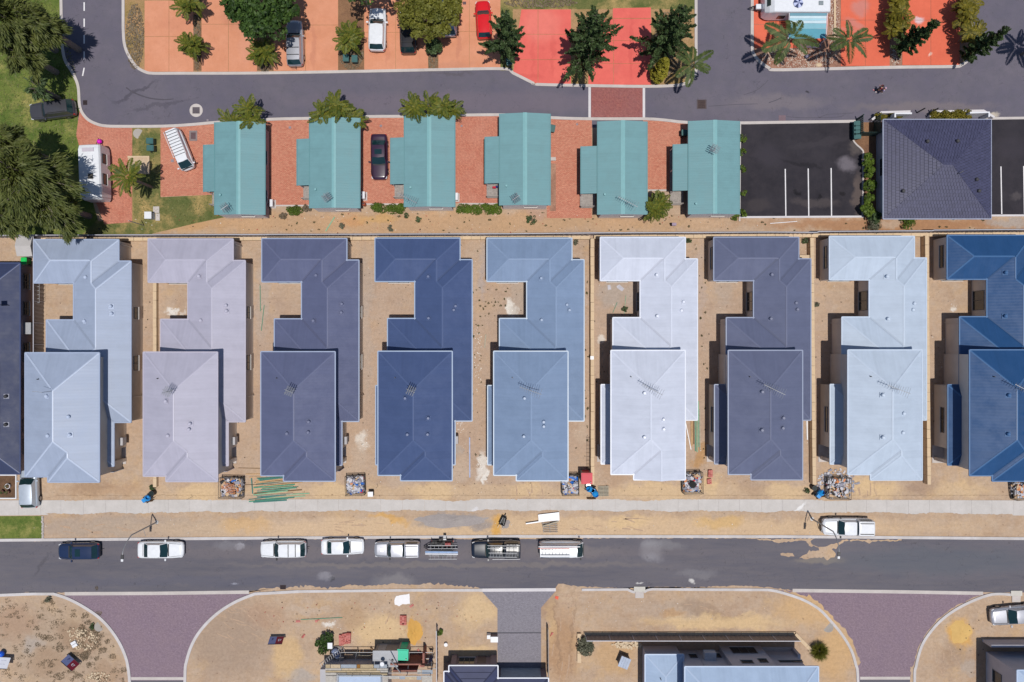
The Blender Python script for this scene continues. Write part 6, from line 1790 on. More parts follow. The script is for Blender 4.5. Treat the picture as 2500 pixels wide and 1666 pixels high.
# yellow conifer: dense lumpy cone
b = Wp(1602, 190); T = thing('conifer', 'narrow bright yellow conifer at the corner of the coral slab', 'tree', b)
rg = np.random.default_rng(21); cc = []; rr = []
for i in range(120):
    z = rg.random(); R_ = .95 * (1 - z) ** .55 * min(1, .65 + z * 2); a = rg.uniform(0, 6.28); cc.append((R_ * .8 * math.cos(a), R_ * .8 * math.sin(a), .3 + 5.2 * z)); rr.append(.30 * (1.1 - .5 * z))
put('crown', leaf_mesh('crown', clump_cloud(rg, cc, rr, 9000, .11, 1.2, .75), LF_CON), T)
MB().cyl((0, 0, 0), (0, 0, 5.0), .12, .04, 7).build('trunk', BARK, T)

GP1 = 'clumping palms'
for (lb_, px, py, h, st, sp, n, kd, sd) in (
    ('clumping palm in the mulch strip at the top edge, between the two western salmon driveways', 457, 6, 3.0, 5, .75, 8, 'cane', 31), ('clumping palm at the south end of the western mulch strip', 464, 116, 2.4, 4, .65, 8, 'cane', 32),
    ('clumping palm left of the silver grey wagon', 640, 126, 2.2, 4, .6, 8, 'cane', 33), ('clumping palm with two green bins at its foot', 855, 98, 2.4, 4, .65, 8, 'cane', 34),
    ('clumping palm between the last green cabins at the sand strip', 1612, 508, 2.6, 5, .75, 8, 'cane', 35),
    ('clumping palm behind the roof end of the westernmost green cabin', 612, 284, 2.9, 4, .8, 7, 'cane', 36), ('small clumping palm at the west roof corner of the westernmost green cabin', 562, 291, 2.5, 2, .4, 7, 'cane', 48),
    ('clumping palm on the west half of the roof end of the second green cabin', 786, 276, 2.9, 3, .7, 7, 'cane', 37), ('clumping palm behind the ridge end of the second green cabin', 822, 266, 3.4, 3, .6, 7, 'cane', 49), ('clumping palm on the east half of the roof end of the second green cabin', 862, 279, 2.9, 3, .7, 7, 'cane', 38),
    ('clumping palm over the west roof corner of the third green cabin', 1004, 268, 3.0, 3, .7, 7, 'cane', 39), ('taller clumping palm over the ridge end of the third green cabin', 1066, 256, 3.6, 4, .9, 7, 'cane', 40), ('clumping palm at the east roof corner of the third green cabin', 1102, 274, 2.8, 2, .5, 7, 'cane', 47)):
    palm(lb_, px, py, h, kd, n, sd, st, sp, GP1, sc=.84)
palm('single date palm leaning over the concrete pad beside the white caravan', 313, 433, 5.3, 'date', 18, 41, el=(-.1, .6))
palm('feather palm in the pink gravel bed in front of the blue awning', 1930, 94, 5.4, 'cocos', 7, 42, el=(-.2, .7), sc=1.0)
palm('feather palm beside the timber edging at the orange slab', 2072, 99, 4.6, 'cocos', 8, 43, el=(-.2, .8), sc=.84)
palm('feather palm on the grass corner by the wide junction', 1690, 158, 4.0, 'cocos', 8, 44, el=(-.2, .7), sc=.80)
palm('feather palm at the east picture edge', 2580, 85, 5.5, 'cocos', 9, 45, el=(-.1, .45), sc=.8)
GG = 'golden cane palms in the eastern gravel strips'
for i, (px, py, lb_) in enumerate(((2205, 5, 'northernmost golden palm of the strip between the two orange slabs'), (2200, 38, 'middle golden palm of the strip between the two orange slabs'), (2195, 68, 'golden palm next to the dark slender tree of the strip between the orange slabs'), (2368, 2, 'northernmost golden palm of the strip beside the eastern road'), (2362, 38, 'middle golden palm of the strip beside the eastern road'), (2372, 82, 'golden palm next to the dark slender tree beside the eastern road'))):
    palm(lb_, px, py, 2.4, 'gold', 10, 50 + i, 4, .8, GG)
feathery('slender dark tree leaning out over the orange slab from the middle gravel strip', 2238, 92, 4.5, 1.25, 9.0, LF_POP, 5600, 61, 'slender_tree', 70, 'slender dark trees', .1, .6)
feathery('slender dark tree at the curved kerb of the eastern road', 2405, 106, 4.5, 1.1, 8.8, LF_POP, 5000, 62, 'slender_tree', 70, 'slender dark trees', .1, .6)

def hedge(label, x0, y0, x1, y1, h, m, n, seed, lf=.09):
    rg = np.random.default_rng(seed)
    a, b = Wp(x0, y1, h), Wp(x1, y0, h); c = (a + b) / 2; w, d = (b.x - a.x) / 2, (b.y - a.y) / 2
    T = thing('hedge', label, 'hedge', (c.x, c.y, 0), 0)
    k = max(8, int(w * d * 46)); cc = [(rg.uniform(-w * .9, w * .9), rg.uniform(-d * .7, d * .7), rg.uniform(h * .45, h * .75)) for _ in range(k)]
    V = clump_cloud(rg, cc, [min(d, h) * rg.uniform(.65, .95) for _ in range(k)], n, lf, 1.3, .6)
    put('foliage', leaf_mesh('foliage', V, m), T)
    s = MB()
    for i in range(5): s.cyl((-w * .8 + i * w * .4, 0, 0), (-w * .8 + i * w * .4 + .1, 0, h * .5), .03, .02, 5)
    s.build('stem', BARK, T)
    return T
hedge('short clipped green hedge beside the first gap between the cabins', 700, 505, 735, 523, .7, LF_HEDGE, 1500, 71)
hedge('clipped green hedge west of the third green cabin', 906, 498, 990, 518, .8, LF_HEDGE, 3400, 72)
hedge('longest clipped green hedge, between the third and fourth green cabins', 1112, 500, 1224, 520, .8, LF_HEDGE, 4400, 73)
hedge('golden hedge by the gate in front of the tiled house, west part', 2138, 276, 2215, 288, .9, LF_GOLD, 1500, 74, .14)
hedge('longer golden hedge in front of the tiled house, east of the gate posts', 2276, 268, 2375, 290, 1.0, LF_GOLD, 3200, 75, .14)
GB = 'garden plants beside the tiled house'
for i, (px, py, r) in enumerate(((2120, 392, .55), (2122, 418, .45), (2126, 452, .5), (2124, 486, .45), (2118, 516, .6), (2134, 528, .6))):
    leafy('leafy plant ' + ('northernmost in the bed beside', 'second from the road in the bed beside', 'third from the road in the bed beside', 'third from the fence end in the bed beside', 'near the bed corner beside', 'spiky, at the rear west corner of')[i] + ' the tiled house', px, py, 1.0, r * 1.2, 1.7, LF_HEDGE if i != 5 else LF_POP, 420, .22, 80 + i, 'garden_plant', 12, .42, group=GB, zlo=.12, trunk_r=.04)
for i, (px, py, lb_) in enumerate(((2133, 549, 'pale bushy weed behind the tiled house, west'), (2217, 546, 'larger bushy weed behind the middle of the tiled house'))):
    leafy(lb_, px, py, .5, .85, 1.0, LF_GREY if i == 0 else LF_HEDGE, 900, .10, 90 + i, 'shrub', 22, .35, zlo=.05, trunk_r=.03)
# verge plants along the sixth cabin
for i, (px, py) in enumerate(((1814, 336), (1812, 372), (1812, 412), (1812, 468), (1814, 522), (1795, 530))):
    leafy('straggly plant on the white edging ' + ('nearest the road', 'second from the road', 'third from the road', 'by the middle', 'near the rear corner', 'at the rear gable corner')[i] + ' beside the easternmost cabin', px, py, .5, .42, .9, LF_HEDGE, 160, .16, 100 + i, 'garden_plant', 9, .4, group='plants along the car park edging', zlo=.05, trunk_r=.02)
# grass tree and yard shrub at the south
b = Wp(2003, 1593, .8); T = thing('grass_tree', 'round spiky grass tree on the sand beside the mauve side street', 'shrub', (b.x, b.y, 0))
rg = np.random.default_rng(33); n = 900; d = unit(rg.normal(size=(n, 3)) * np.array([1, 1, .6]) + np.array([0, 0, .25])); d[:, 2] = np.abs(d[:, 2]) ; L_ = rg.uniform(.7, 1.25, n)[:, None]
put('leaves', leaf_mesh('leaves', quads(np.array([0, 0, .45]) + d * L_ * .5, d * L_ * .5, unit(np.cross(d, rg.normal(size=(n, 3)))) * .03), LF_YOL), T)
MB().cyl((0, 0, 0), (0, 0, .6), .18, .15, 8).build('trunk', BARK, T)
leafy('grey green shrub at the yard corner by the brown fence', 1432, 1580, .6, 1.0, 1.3, LF_GREY, 1500, .14, 110, 'shrub', 30, .3, zlo=.05, trunk_r=.04)
leafy('dark green bush pile beside the half built house ladder', 797, 1556, .6, .7, 1.2, LF_DARK, 900, .14, 111, 'shrub', 20, .35, zlo=.05, trunk_r=.04)
leafy('dark green bush south of the ladder foot bush', 786, 1578, .6, .75, 1.1, LF_DARK, 900, .14, 112, 'shrub', 20, .35, zlo=.05, trunk_r=.04)
leafy('small green weed by the pole of the half built house', 1072, 1545, .4, .35, .7, LF_HEDGE, 240, .12, 113, 'shrub', 9, .45, zlo=.05, trunk_r=.02)
leafy('low dark weed patch behind the fourth green cabin', 1298, 537, .15, .55, .35, LF_POP, 500, .10, 114, 'shrub', 18, .35, zlo=.02, trunk_r=.02)
leafy('dry brown shrub beside the short clipped hedge', 690, 527, .3, .4, .6, LF_DRY, 300, .10, 115, 'shrub', 12, .4, zlo=.04, trunk_r=.02)
leafy('brown bush between the short hedge and the second cabin', 748, 511, .4, .5, .7, LF_DRY, 420, .10, 116, 'shrub', 14, .4, zlo=.04, trunk_r=.02)
for i, (px, py, lb_) in enumerate(((835, 552, 'small dark weed on the sand strip behind the second cabin'), (993, 526, 'small green weed behind the third cabin, near its hedge end'), (1022, 537, 'small green weed behind the middle of the third cabin'), (953, 558, 'wispy weed by the fence behind the second hedge'), (1405, 750, 'green weed tuft on the sand east of the mid blue house'), (1680, 585, 'weedy tuft behind the near white house'), (1992, 744, 'small green tuft against the limestone wall beside the icy blue house'), (1965, 588, 'grey weedy tuft behind the slate grey house'), (1527, 756, 'green tuft in the courtyard of the near white house'), (1405, 590, 'grey green tuft at the corner of the mid blue house'), (372, 1192, 'small dark weed by the limestone wall end of the pinkish house'), (1968, 1198, 'dark straggly weed by the limestone wall end of the slate grey house'), (118, 1465, 'dark weed at the kerb of the west vacant lot'), (226, 1530, 'green weed beside the round white lid'), (2420, 1645, 'dry weed on the sand at the south east corner'))):
    leafy(lb_, px, py, .2, .32, .5, LF_GREY if i % 3 == 0 else LF_POP, 130, .11, 120 + i, 'weed', 8, .45, group='weeds on the sand', zlo=.02, trunk_r=.015)

# ground cover nobody could count
def scatter(name, areas, n, size, m, seed, up=.6, h=.02, asp=1.3):
    """areas: (cx, cy, rx, ry) in pixels"""
    rg = np.random.default_rng(seed); w = np.array([a[2] * a[3] for a in areas], float); k = rg.choice(len(areas), n, p=w / w.sum())
    A = np.array(areas, float)[k]; r = np.sqrt(rg.random(n)); th = rg.uniform(0, 6.283, n)
    x = A[:, 0] + A[:, 2] * r * np.cos(th); y = A[:, 1] + A[:, 3] * r * np.sin(th)
    s = HC / FP; c = np.stack([(x - 1250) * s, (833 - y) * s, np.full(n, h) + rg.random(n) * size * .6], 1)
    nr = unit(rg.normal(size=(n, 3)) + np.array([0, 0, up * 2])); u = unit(np.cross(nr, rg.normal(size=(n, 3)))); v = np.cross(nr, u); q = size * rg.uniform(.5, 1.4, n)[:, None]
    o = put(name, leaf_mesh(name, quads(c, u * q * asp * .5, v * q * .5), m)); o['kind'] = 'stuff'; return o
# weeds of the vacant lot grow in clumps
R = random.Random(77); cl = []
for i in range(330):
    px, py = R.uniform(-40, 300), R.uniform(1465, 1700)
    if px > 132 and py < 1450 + (px - 132) * .75: continue
    if px > 250 and py < 1520 + (px - 250) * 2.2: continue
    cl.append((px, py, R.uniform(2, 9), R.uniform(2, 7)))
scatter('dry_weeds', cl, 6500, .065, LF_DRY, 78, .5)
R = random.Random(79)
scatter('dry_weeds', [(R.gauss(210, 45), R.gauss(1575, 45), R.uniform(4, 14), R.uniform(4, 11)) for _ in range(40)], 4500, .07, LF_DRY, 80, .4)
scatter('lawn_blades', [(60, 260, 130, 300), (355, 430, 30, 115), (450, 515, 100, 30)], 9000, .09, LF_LAWN, 81, .6, .0, 2.2)
scatter('garden_litter', [(858, 130, 30, 42), (648, 150, 18, 28), (482, 90, 9, 85), (1057, 150, 11, 20)], 2600, .13, LF_DRY, 83, 1.0)
scatter('dry_leaves', [(1630, 110, 34, 80), (1320, 8, 90, 12), (330, 90, 22, 80)], 3500, .15, LF_DRY, 84, 1.0)
# sparse weeds and wheel ruts of the building lots
R = random.Random(95)
scatter('dry_weeds', [(R.uniform(1150, 1245), R.uniform(690, 800), R.uniform(1, 3), R.uniform(1, 3)) for _ in range(26)] + [(R.choice([1428, 1165, 1720, 2455]) + R.gauss(0, 10), R.uniform(600, 1150), R.uniform(1, 3), R.uniform(1, 4)) for _ in range(60)] + [(R.uniform(640, 2450), R.uniform(520, 566), R.uniform(1, 4), R.uniform(1, 3)) for _ in range(70)], 2600, .09, LF_WEED, 96, .3)
def ruts(areas, n, seed):
    R = random.Random(seed); mb = MB()
    for i in range(n):
        cx, cy, rx, ry, ang, cv = R.choice(areas)
        x, y = cx + rx * R.uniform(-1, 1), cy + ry * R.uniform(-1, 1); a = math.radians(ang + R.gauss(0, 9)); L_ = R.uniform(14, 46); c = cv * R.uniform(.4, 1.4)
        pts = []
        for k in range(7):
            pts.append((x, y)); x += L_ / 7 * math.cos(a); y += L_ / 7 * math.sin(a); a += c / 7
        strip_mesh(mb, px2(pts), R.uniform(.05, .13), -.01, .004 + .0005 * (i % 7))
    o = mb.build('wheel_ruts', mat('rut_sand', C(188, 160, 136), .95, var=.15, scale=4)); o['kind'] = 'stuff'  # thin strips a little darker than the sand around them
ruts([(545, 1530, 50, 50, 40, -.8), (560, 1500, 40, 24, 5, .3), (640, 1520, 40, 30, 30, .6), (1372, 1560, 26, 90, 88, .1), (1400, 1460, 40, 14, 25, -.6), (1400, 1470, 24, 14, 130, .4), (860, 1285, 60, 14, 4, .2), (1480, 1280, 90, 16, 3, .2), (2090, 1190, 50, 12, 88, .1), (1000, 1480, 60, 30, 110, .3), (2300, 1600, 30, 40, 70, .5), (1700, 1490, 80, 16, 5, .2), (230, 1290, 100, 14, 10, .3), (1290, 1190, 40, 10, 85, .1)], 130, 97)

# gravel of the eastern beds: little stones
rg = np.random.default_rng(85)
STONE = [mat('stone_pale', C(206, 186, 170), .9, var=.2, scale=8), mat('stone_rust', C(160, 112, 94), .9, var=.2, scale=8), mat('rubble_white', C(226, 216, 204), .9, var=.1, scale=8), mat('brick_crumb', C(176, 96, 84), .9, var=.15, scale=8)]
LIMEST = mat('sandstone_chip', C(214, 194, 166), .9, var=.15, scale=8)
def stones(name, areas, n, size, m, seed, flat_=.6):
    R = random.Random(seed); mb = MB(); w = [a[2] * a[3] for a in areas]
    for i in range(n):
        a = R.choices(areas, w)[0]; r = math.sqrt(R.random()); th = R.uniform(0, 6.28); p = Wp(a[0] + a[2] * r * math.cos(th), a[1] + a[3] * r * math.sin(th))
        q = size * R.uniform(.5, 1.5); M_ = Matrix.Rotation(R.uniform(0, 3), 3, 'Z') @ Matrix.Rotation(R.uniform(-.4, .4), 3, 'X')
        mb.box((p.x, p.y, q * .25 + .01), (q, q * R.uniform(.5, 1), q * flat_), m=M_)
    o = mb.build(name, m); o['kind'] = 'stuff'; return o
stones('gravel', [(1950, 143, 95, 24), (2036, 60, 12, 80), (2187, 140, 12, 24)], 1500, .09, STONE[0], 86); stones('gravel', [(1950, 143, 95, 24), (2036, 60, 12, 80), (2187, 140, 12, 24)], 1500, .09, STONE[1], 87)
stones('rubble', [(205, 1562, 34, 26), (240, 1655, 30, 16), (185, 1545, 20, 12)], 260, .12, LIMEST, 88)
stones('rubble', [(1530, 1574, 38, 8)], 60, .24, LIMEST, 89)
stones('ground_litter', [(1250, 880, 1240, 330), (1000, 545, 900, 26), (1250, 1285, 1200, 22), (900, 1510, 280, 60), (1650, 1490, 260, 40)], 1100, .07, STONE[2], 90)
stones('ground_litter', [(1250, 880, 1240, 330), (1000, 545, 900, 26), (900, 1510, 280, 60), (2400, 1560, 100, 90)], 900, .08, mat('dark_scrap', (.07, .055, .04, 1), .9), 91)
stones('ground_litter', [(1000, 545, 800, 26), (900, 1510, 280, 60)], 110, .08, STONE[3], 92)
stones('white_rubble', [(1243, 752, 10, 18), (421, 757, 12, 9), (1174, 1140, 9, 36), (885, 1083, 12, 24), (2326, 749, 9, 8), (1120, 1000, 20, 60), (1165, 880, 14, 80)], 200, .07, mat('plaster_white', C(240, 236, 230), .9, var=.05), 93)
# ------------------------------------------------------------------ small things
BIN_G = mat('bin_green', C(44, 82, 84), .5, var=.06); BIN_L = mat('bin_lid_green', C(58, 104, 104), .5, var=.05)
def wheelie(label, px, py, rz=0.0, group='dark green wheelie bins', body=BIN_G, lid=BIN_L):
    T = thing('wheelie_bin', label, 'bin', Wp(px, py), rz, group)
    mb = MB(); mb.add([(-.22, -.24, .06), (.22, -.24, .06), (.22, .24, .06), (-.22, .24, .06), (-.29, -.34, .95), (.29, -.34, .95), (.29, .30, .95), (-.29, .30, .95)], [(3, 2, 1, 0), (0, 1, 5, 4), (1, 2, 6, 5), (2, 3, 7, 6), (3, 0, 4, 7)])
    mb.build('body', body, T)
    l = MB().box((0, 0, .985), (.62, .72, .05)).box((0, -.02, 1.02), (.48, .5, .04)); l.build('lid', lid, T)
    MB().cyl((-.24, .38, .98), (.24, .38, .98), .025, .025, 6).build('handle', body, T)
    for sx in (-.26, .26): MB().cyl((sx - .03, .27, .1), (sx + .03, .27, .1), .1, .1, 10).build('wheel', TYRE, T)
wheelie('green wheelie bin on the grass beside the roof-racked van, nearer the road', 376, 350, PI / 2)
wheelie('green wheelie bin on the grass beside the roof-racked van, further from the road', 377, 367, PI / 2)
wheelie('left green wheelie bin under the palm by the driveway', 849, 150, 0); wheelie('right green wheelie bin under the palm by the driveway', 870, 152, 0)
wheelie('green wheelie bin on the verge under the conical tree by the red car', 1243, 158, .2); wheelie('green wheelie bin at the corner of the fourth green cabin', 1347, 320, -.2)
wheelie('green wheelie bin in the shade beside the easternmost green cabin', 1668, 330, PI / 2)
for i, py in enumerate((309, 319, 329, 338)): wheelie('dark green wheelie bin ' + ('nearest the road', 'second from the road', 'third from the road', 'furthest from the road')[i] + ' in the row at the car park corner', 2084, py, PI / 2 + .05)
wheelie('bright green lidded bin beside the garden shed', 72, 640, 0, 'dark green wheelie bins', mat('bright_green_bin', C(20, 130, 60), .5), mat('bright_green_lid', C(10, 200, 90), .45))

# manhole lids, grates
LID = concrete_mat('lid_concrete', C(176, 168, 162), C(192, 186, 178)); IRON = mat('rusty_iron', C(78, 62, 60), .8, var=.2, scale=8); IRON_D = mat('dark_iron', C(58, 46, 50), .8, var=.15, scale=8); BRN = mat('brown_lid', C(104, 82, 86), .85, var=.1)
def round_lid(name, label, px, py, r, m, h=.03): tag(MB().cyl(Wp(px, py, -.02), Wp(px, py, h), r, r, 28).build(name, m), label, 'manhole')
def grate(label, px, py, w, d, m=IRON_D, bars=6, frame=None):
    p = Wp(px, py); T = thing('drain_grate', label, 'drain', p)
    f = MB(); t_ = .06
    f.b2(-w / 2, -d / 2, 0, w / 2, -d / 2 + t_, .03); f.b2(-w / 2, d / 2 - t_, 0, w / 2, d / 2, .03); f.b2(-w / 2, -d / 2 + t_ + .002, 0, -w / 2 + t_, d / 2 - t_ - .002, .03); f.b2(w / 2 - t_, -d / 2 + t_ + .002, 0, w / 2, d / 2 - t_ - .002, .03)
    f.build('frame', frame or m, T)
    MB().b2(-w / 2 + t_, -d / 2 + t_, .0, w / 2 - t_, d / 2 - t_, .012).build('pit', mat('pit_dark', (.012, .01, .01, 1), .95), T)
    for i in range(bars):
        y = -d / 2 + t_ + (d - 2 * t_) * (i + .5) / bars; MB().b2(-w / 2 + t_, y - .02, .014, w / 2 - t_, y + .02, .026).build('bar', m, T)
T = thing('manhole', 'pale round concrete manhole with a dark square lid in the park road bend', 'manhole', Wp(479, 270))
MB().cyl((0, 0, -.02), (0, 0, .022), .70, .70, 36).build('surround', CONC, T); MB().b2(-.38, -.34, .0, .38, .34, .034).build('lid', mat('slate_lid', C(98, 90, 96), .85, var=.1), T)
grate('square drain grate by the kerb at the inside of the park road bend', 208, 251, .45, .5)
round_lid('manhole', 'round concrete lid on the grass beside the brick paving', 338, 327, .52, LID, .10)
T = thing('manhole', 'square grey framed manhole in the brick paving by the first cabin', 'manhole', Wp(472, 332))
MB().b2(-.42, -.55, 0, .42, .55, .026).build('surround', mat('grey_surround', C(140, 128, 128), .85), T); MB().b2(-.26, -.34, .0, .26, .34, .036).build('lid', BRN, T)
T = thing('manhole', 'large square rusty grate in the road junction', 'drain', Wp(1713, 255))
MB().b2(-.52, -.50, 0, .52, .50, .018).build('surround', mat('sooty_surround', C(92, 82, 86), .9), T)
MB().b2(-.40, -.42, 0, .40, .42, .026).build('lid', IRON, T)
for i in range(5): MB().b2(-.36, -.36 + i * .17, .028, .30, -.30 + i * .17, .036).build('bar', IRON_D, T)
tag(MB().b2(*(list(Wp(1901, 296)[:2]) + [0.0] + list(Wp(1918, 282)[:2]) + [.022])).build('pit_lid', mat('mauve_lid', C(124, 104, 112), .85)), 'mauve brown pit lid at the road edge above the black car park', 'manhole')
grate('dark kerb drain grate on the south edge of the lower street', 691, 1434, .62, .46)
round_lid('manhole', 'round white concrete lid on the western vacant lot', 243, 1530, .50, LID, .06); round_lid('manhole', 'round concrete lid on the sand by the eastern side street', 2021, 1531, .56, LID, .05)
def pit(label, px, py):
    T = thing('kerb_pit', label, 'drain', Wp(px, py)); MB().b2(-.6, -.28, 0, .6, .27, .14).build('lid', mat('pale_lid', C(208, 204, 196), .85, var=.06), T); MB().b2(-.45, -.95, 0, .45, -.30, .10).build('apron', CONC, T)
    return T
pit('concrete side entry pit on the south kerb of the street, east of the grey driveway', 1561, 1438); pit('concrete side entry pit at the south east corner kerb', 2480, 1448)
for i, (px, py, w) in enumerate(((930, 308, .24), (708, 312, .26), (1127, 308, .2), (1409, 304, .2), (421, 393, .3), (507, 294, .2))):
    tag(MB().b2(*(list((Wp(px, py) + Vector((-w / 2, -w / 2, 0)))[:2]) + [.012] + list((Wp(px, py) + Vector((w / 2, w / 2, 0)))[:2]) + [.034])).build('valve_cover', mat('grey_cover', C(150, 140, 146), .7)), ('small grey cover in the paving above the dark purple car', 'small grey cover in the paving between the first and second cabins', 'small grey cover in the paving west of the fourth cabin', 'small grey cover near the brick crossing', 'square grey cover beside the roof-racked van', 'tiny grey cover at the kerb by the leaning palm')[i], 'cover')
tag(MB().b2(*(list(Wp(1130, 12)[:2]) + [.03] + list(Wp(1138, 5)[:2]) + [.054])).build('valve_cover', BRN), 'small brown cover on the salmon driveway by the red hatchback', 'cover')

# pad, utility box and leaning-looking pole by the caravan
T = thing('concrete_pad', 'square pale concrete pad with raised rim beside the date palm', 'slab', Wp(340, 404))
MB().b2(-1.15, -.95, 0, 1.15, .95, .10).build('slab', concrete_mat('tan_concrete', C(196, 172, 144), C(208, 184, 156)), T); r_ = MB(); r_.b2(-1.15, .75, .101, 1.15, .95, .2); r_.b2(.95, -.95, .101, 1.15, .748, .2); r_.build('rim', LIME, T)
T = thing('utility_box', 'small grey metal utility box on the grass with a concrete pad behind it', 'utility box', Wp(372, 530))
MB().b2(-.36, -.3, 0, .30, .36, .95).build('body', mat('utility_grey', C(180, 184, 190), .5), T); MB().b2(-.40, -.34, .952, .34, .40, 1.0).build('lid', WHITE_M, T); MB().b2(.1, .42, 0, .75, 1.1, .06).build('pad', CONC, T); MB().b2(.36, -.4, 0, .8, .36, .05).build('pad', CONC, T)
tag(MB().cyl(Wp(352, 551), Wp(352, 551) + Vector((0, 0, 3.4)), .05, .045, 8).build('metal_pole', STEEL), 'thin metal pole on the grass by the utility box', 'pole')

# air conditioners and gas bottles by the cabins
def aircon(label, px, py, rz=0.0, h=.75, w=.75):
    T = thing('air_conditioner', label, 'air conditioner', Wp(px, py), rz, 'outdoor air conditioners')
    MB().box((0, 0, h / 2 + .06), (.34, w, h)).build('body', WHITE_M, T); MB().cyl((.172, 0, .42), (.185, 0, .42), .24, .24, 16).build('fan_grille', mat('grille_grey', (.2, .2, .21, 1), .6), T); MB().box((0, 0, .03), (.6, w + .15, .05)).build('base', CONC, T)
aircon('white air conditioner at the rear wall corner of the first green cabin', 667, 499); aircon('white air conditioner at the rear wall corner of the second green cabin', 890, 480); aircon('white air conditioner at the rear wall corner of the third green cabin', 1115, 483)
T = thing('gas_bottle', 'rust red gas bottle behind the second green cabin', 'gas bottle', Wp(891, 501)); MB().cyl((0, 0, 0), (0, 0, .75), .19, .19, 14).ball((0, 0, .75), .19, 14, 6, (1, 1, .5)).build('cylinder', mat('rust_red', C(170, 78, 52), .6), T); MB().cyl((0, 0, .82), (0, 0, .95), .08, .08, 10).build('valve', DARKM, T)
tag(MB().b2(*(list(Wp(1343, 393)[:2]) + [.0] + list(Wp(1357, 385)[:2]) + [.16])).build('concrete_step', CONC), 'small concrete step on the east side of the fourth cabin', 'step')
T = thing('meter_stand', 'dark meter box on a stand on the sand strip behind the last cabin', 'meter box', Wp(1642, 553))
MB().box((0, .1, .6), (.4, .25, .5)).build('body', BRN, T); MB().cyl((0, .1, 0), (0, .1, .4), .04, .04, 6).build('post', DARKM, T); MB().box((0, .1, .87), (.46, .3, .04)).build('lid', mat('pale_mauve', C(160, 140, 160), .6), T)

# street lamps
def lamp(label, base, head, azim):
    b = Wp(*base); h = Wp(head[0], head[1], 7.5)
    T = thing('street_lamp', label, 'street lamp', b, 0, 'street lamps on the verge')
    d = Vector((h.x - b.x, h.y - b.y, 0)); 
    MB().cyl((0, 0, 0), (0, 0, 5.6), .085, .06, 10).build('pole', STEEL, T)
    pts = [Vector((0, 0, 5.6)) + Vector((d.x * t, d.y * t, 1.75 * math.sin(t * PI / 2) ** .8)) if t > 0 else Vector((0, 0, 5.6)) for t in [i / 9 for i in range(10)]]
    MB().tube(pts, .055, 8, .8).build('arm', STEEL, T)
    e = pts[-1]; u = d.normalized(); ang = math.atan2(u.y, u.x)
    MB().box(e + u * .16 + Vector((0, 0, .02)), (.42, .26, .12), ang).build('lamp_head', DARKM, T); MB().box(e + u * .48, (.26, .22, .10), ang).build('lamp_glass', WHITE_M, T)
    MB().cyl((0, 0, 0), (0, 0, .06), .2, .2, 12).build('base_plate', STEEL, T)
    MB().cyl((0, 0, 3.1), (0.25 * (1 if azim else -1), -.75, 3.1), .022, .022, 5).build('bracket', STEEL, T)
lamp('street lamp with a curved arm on the verge north of the dark blue hatchback', (383, 1275), (297, 1357), 1)
lamp('street lamp with a curved arm on the verge beside the white pickup', (1982, 1267), (2050, 1350), 0)

# rubbish cages
CAGE = mat('cage_wire', (.09, .08, .07, 1), .6, .4, var=.1)
RUB = [mat('rubbish_white', C(206, 206, 214), .7, var=.12), mat('rubbish_blue', C(40, 112, 204), .6, var=.1), mat('rubbish_tan', C(206, 176, 142), .8, var=.1), mat('rubbish_grey', C(150, 150, 164), .7, var=.1), mat('rubbish_red', C(200, 40, 60), .6), mat('rubbish_dark', (.03, .028, .03, 1), .7), mat('rubbish_orange', C(214, 140, 90), .8)]
def cage(label, rub_label, px, py, w, d, rz, wts, seed, h=1.25):
    T = thing('rubbish_cage', label, 'rubbish cage', Wp(px, py), rz, 'wire rubbish cages')
    w /= 2; d /= 2
    for sx in (-1, 1):
        for sy in (-1, 1): MB().cyl((sx * w, sy * d, 0), (sx * w, sy * d, h), .03, .03, 6).build('post', CAGE, T)
    for z in (.12, h * .55, h):
        for a, b in (((-w, -d), (w, -d)), ((w, -d), (w, d)), ((w, d), (-w, d)), ((-w, d), (-w, -d))):
            MB().cyl((a[0], a[1], z), (b[0], b[1], z), .024, .024, 5).build('rail', CAGE, T)
    ws_ = MB()
    for k in range(1, 12):
        t_ = k / 12
        for sy in (-1, 1): ws_.cyl((-w + 2 * w * t_, sy * d, .1), (-w + 2 * w * t_, sy * d, h), .008, .008, 4, False)
        for sx in (-1, 1): ws_.cyl((sx * w, -d + 2 * d * t_, .1), (sx * w, -d + 2 * d * t_, h), .008, .008, 4, False)
    ws_.build('wire_mesh', CAGE, T)['kind'] = 'stuff'
    R = random.Random(seed)
    hp = thing('rubbish_heap', rub_label, 'rubbish', Wp(px, py), rz, 'heaps of building rubbish')
    mbs = {}
    for i in range(170):
        m = R.choices(range(7), wts)[0]
        x, y = R.uniform(-w * .88, w * .88), R.uniform(-d * .85, d * .85)
        z = .12 + .75 * R.random() ** .6 * (1 - .35 * max(abs(x) / w, abs(y) / d) ** 2)
        M_ = Matrix.Rotation(R.uniform(0, 6.3), 3, 'Z') @ Matrix.Rotation(R.uniform(-.7, .7), 3, 'X')
        mbs.setdefault(m, MB()).box((x, y, z), (R.uniform(.12, .55), R.uniform(.06, .35), R.uniform(.02, .14)), m=M_)
    MB().box((0, 0, .09), (w * 1.85, d * 1.85, .12)).build('rubbish_base', RUB[3], hp)
    for m, mb in mbs.items(): mb.build('scraps', RUB[m], hp)['kind'] = 'stuff'
    return hp
hp = cage('wire rubbish cage beside the green timber pile', 'rubbish with a white board and slatted tray in the cage beside the timber pile', 571, 1188, 2.35, 2.1, -.03, (5, .2, 3, 5, .3, 1, 1), 1)
for k in range(7): MB().box((-.15 + .03 * k, .45 - k * .16, 1.0), (1.05, .06, .03), -.15).build('tray_slat', RUB[6], hp)
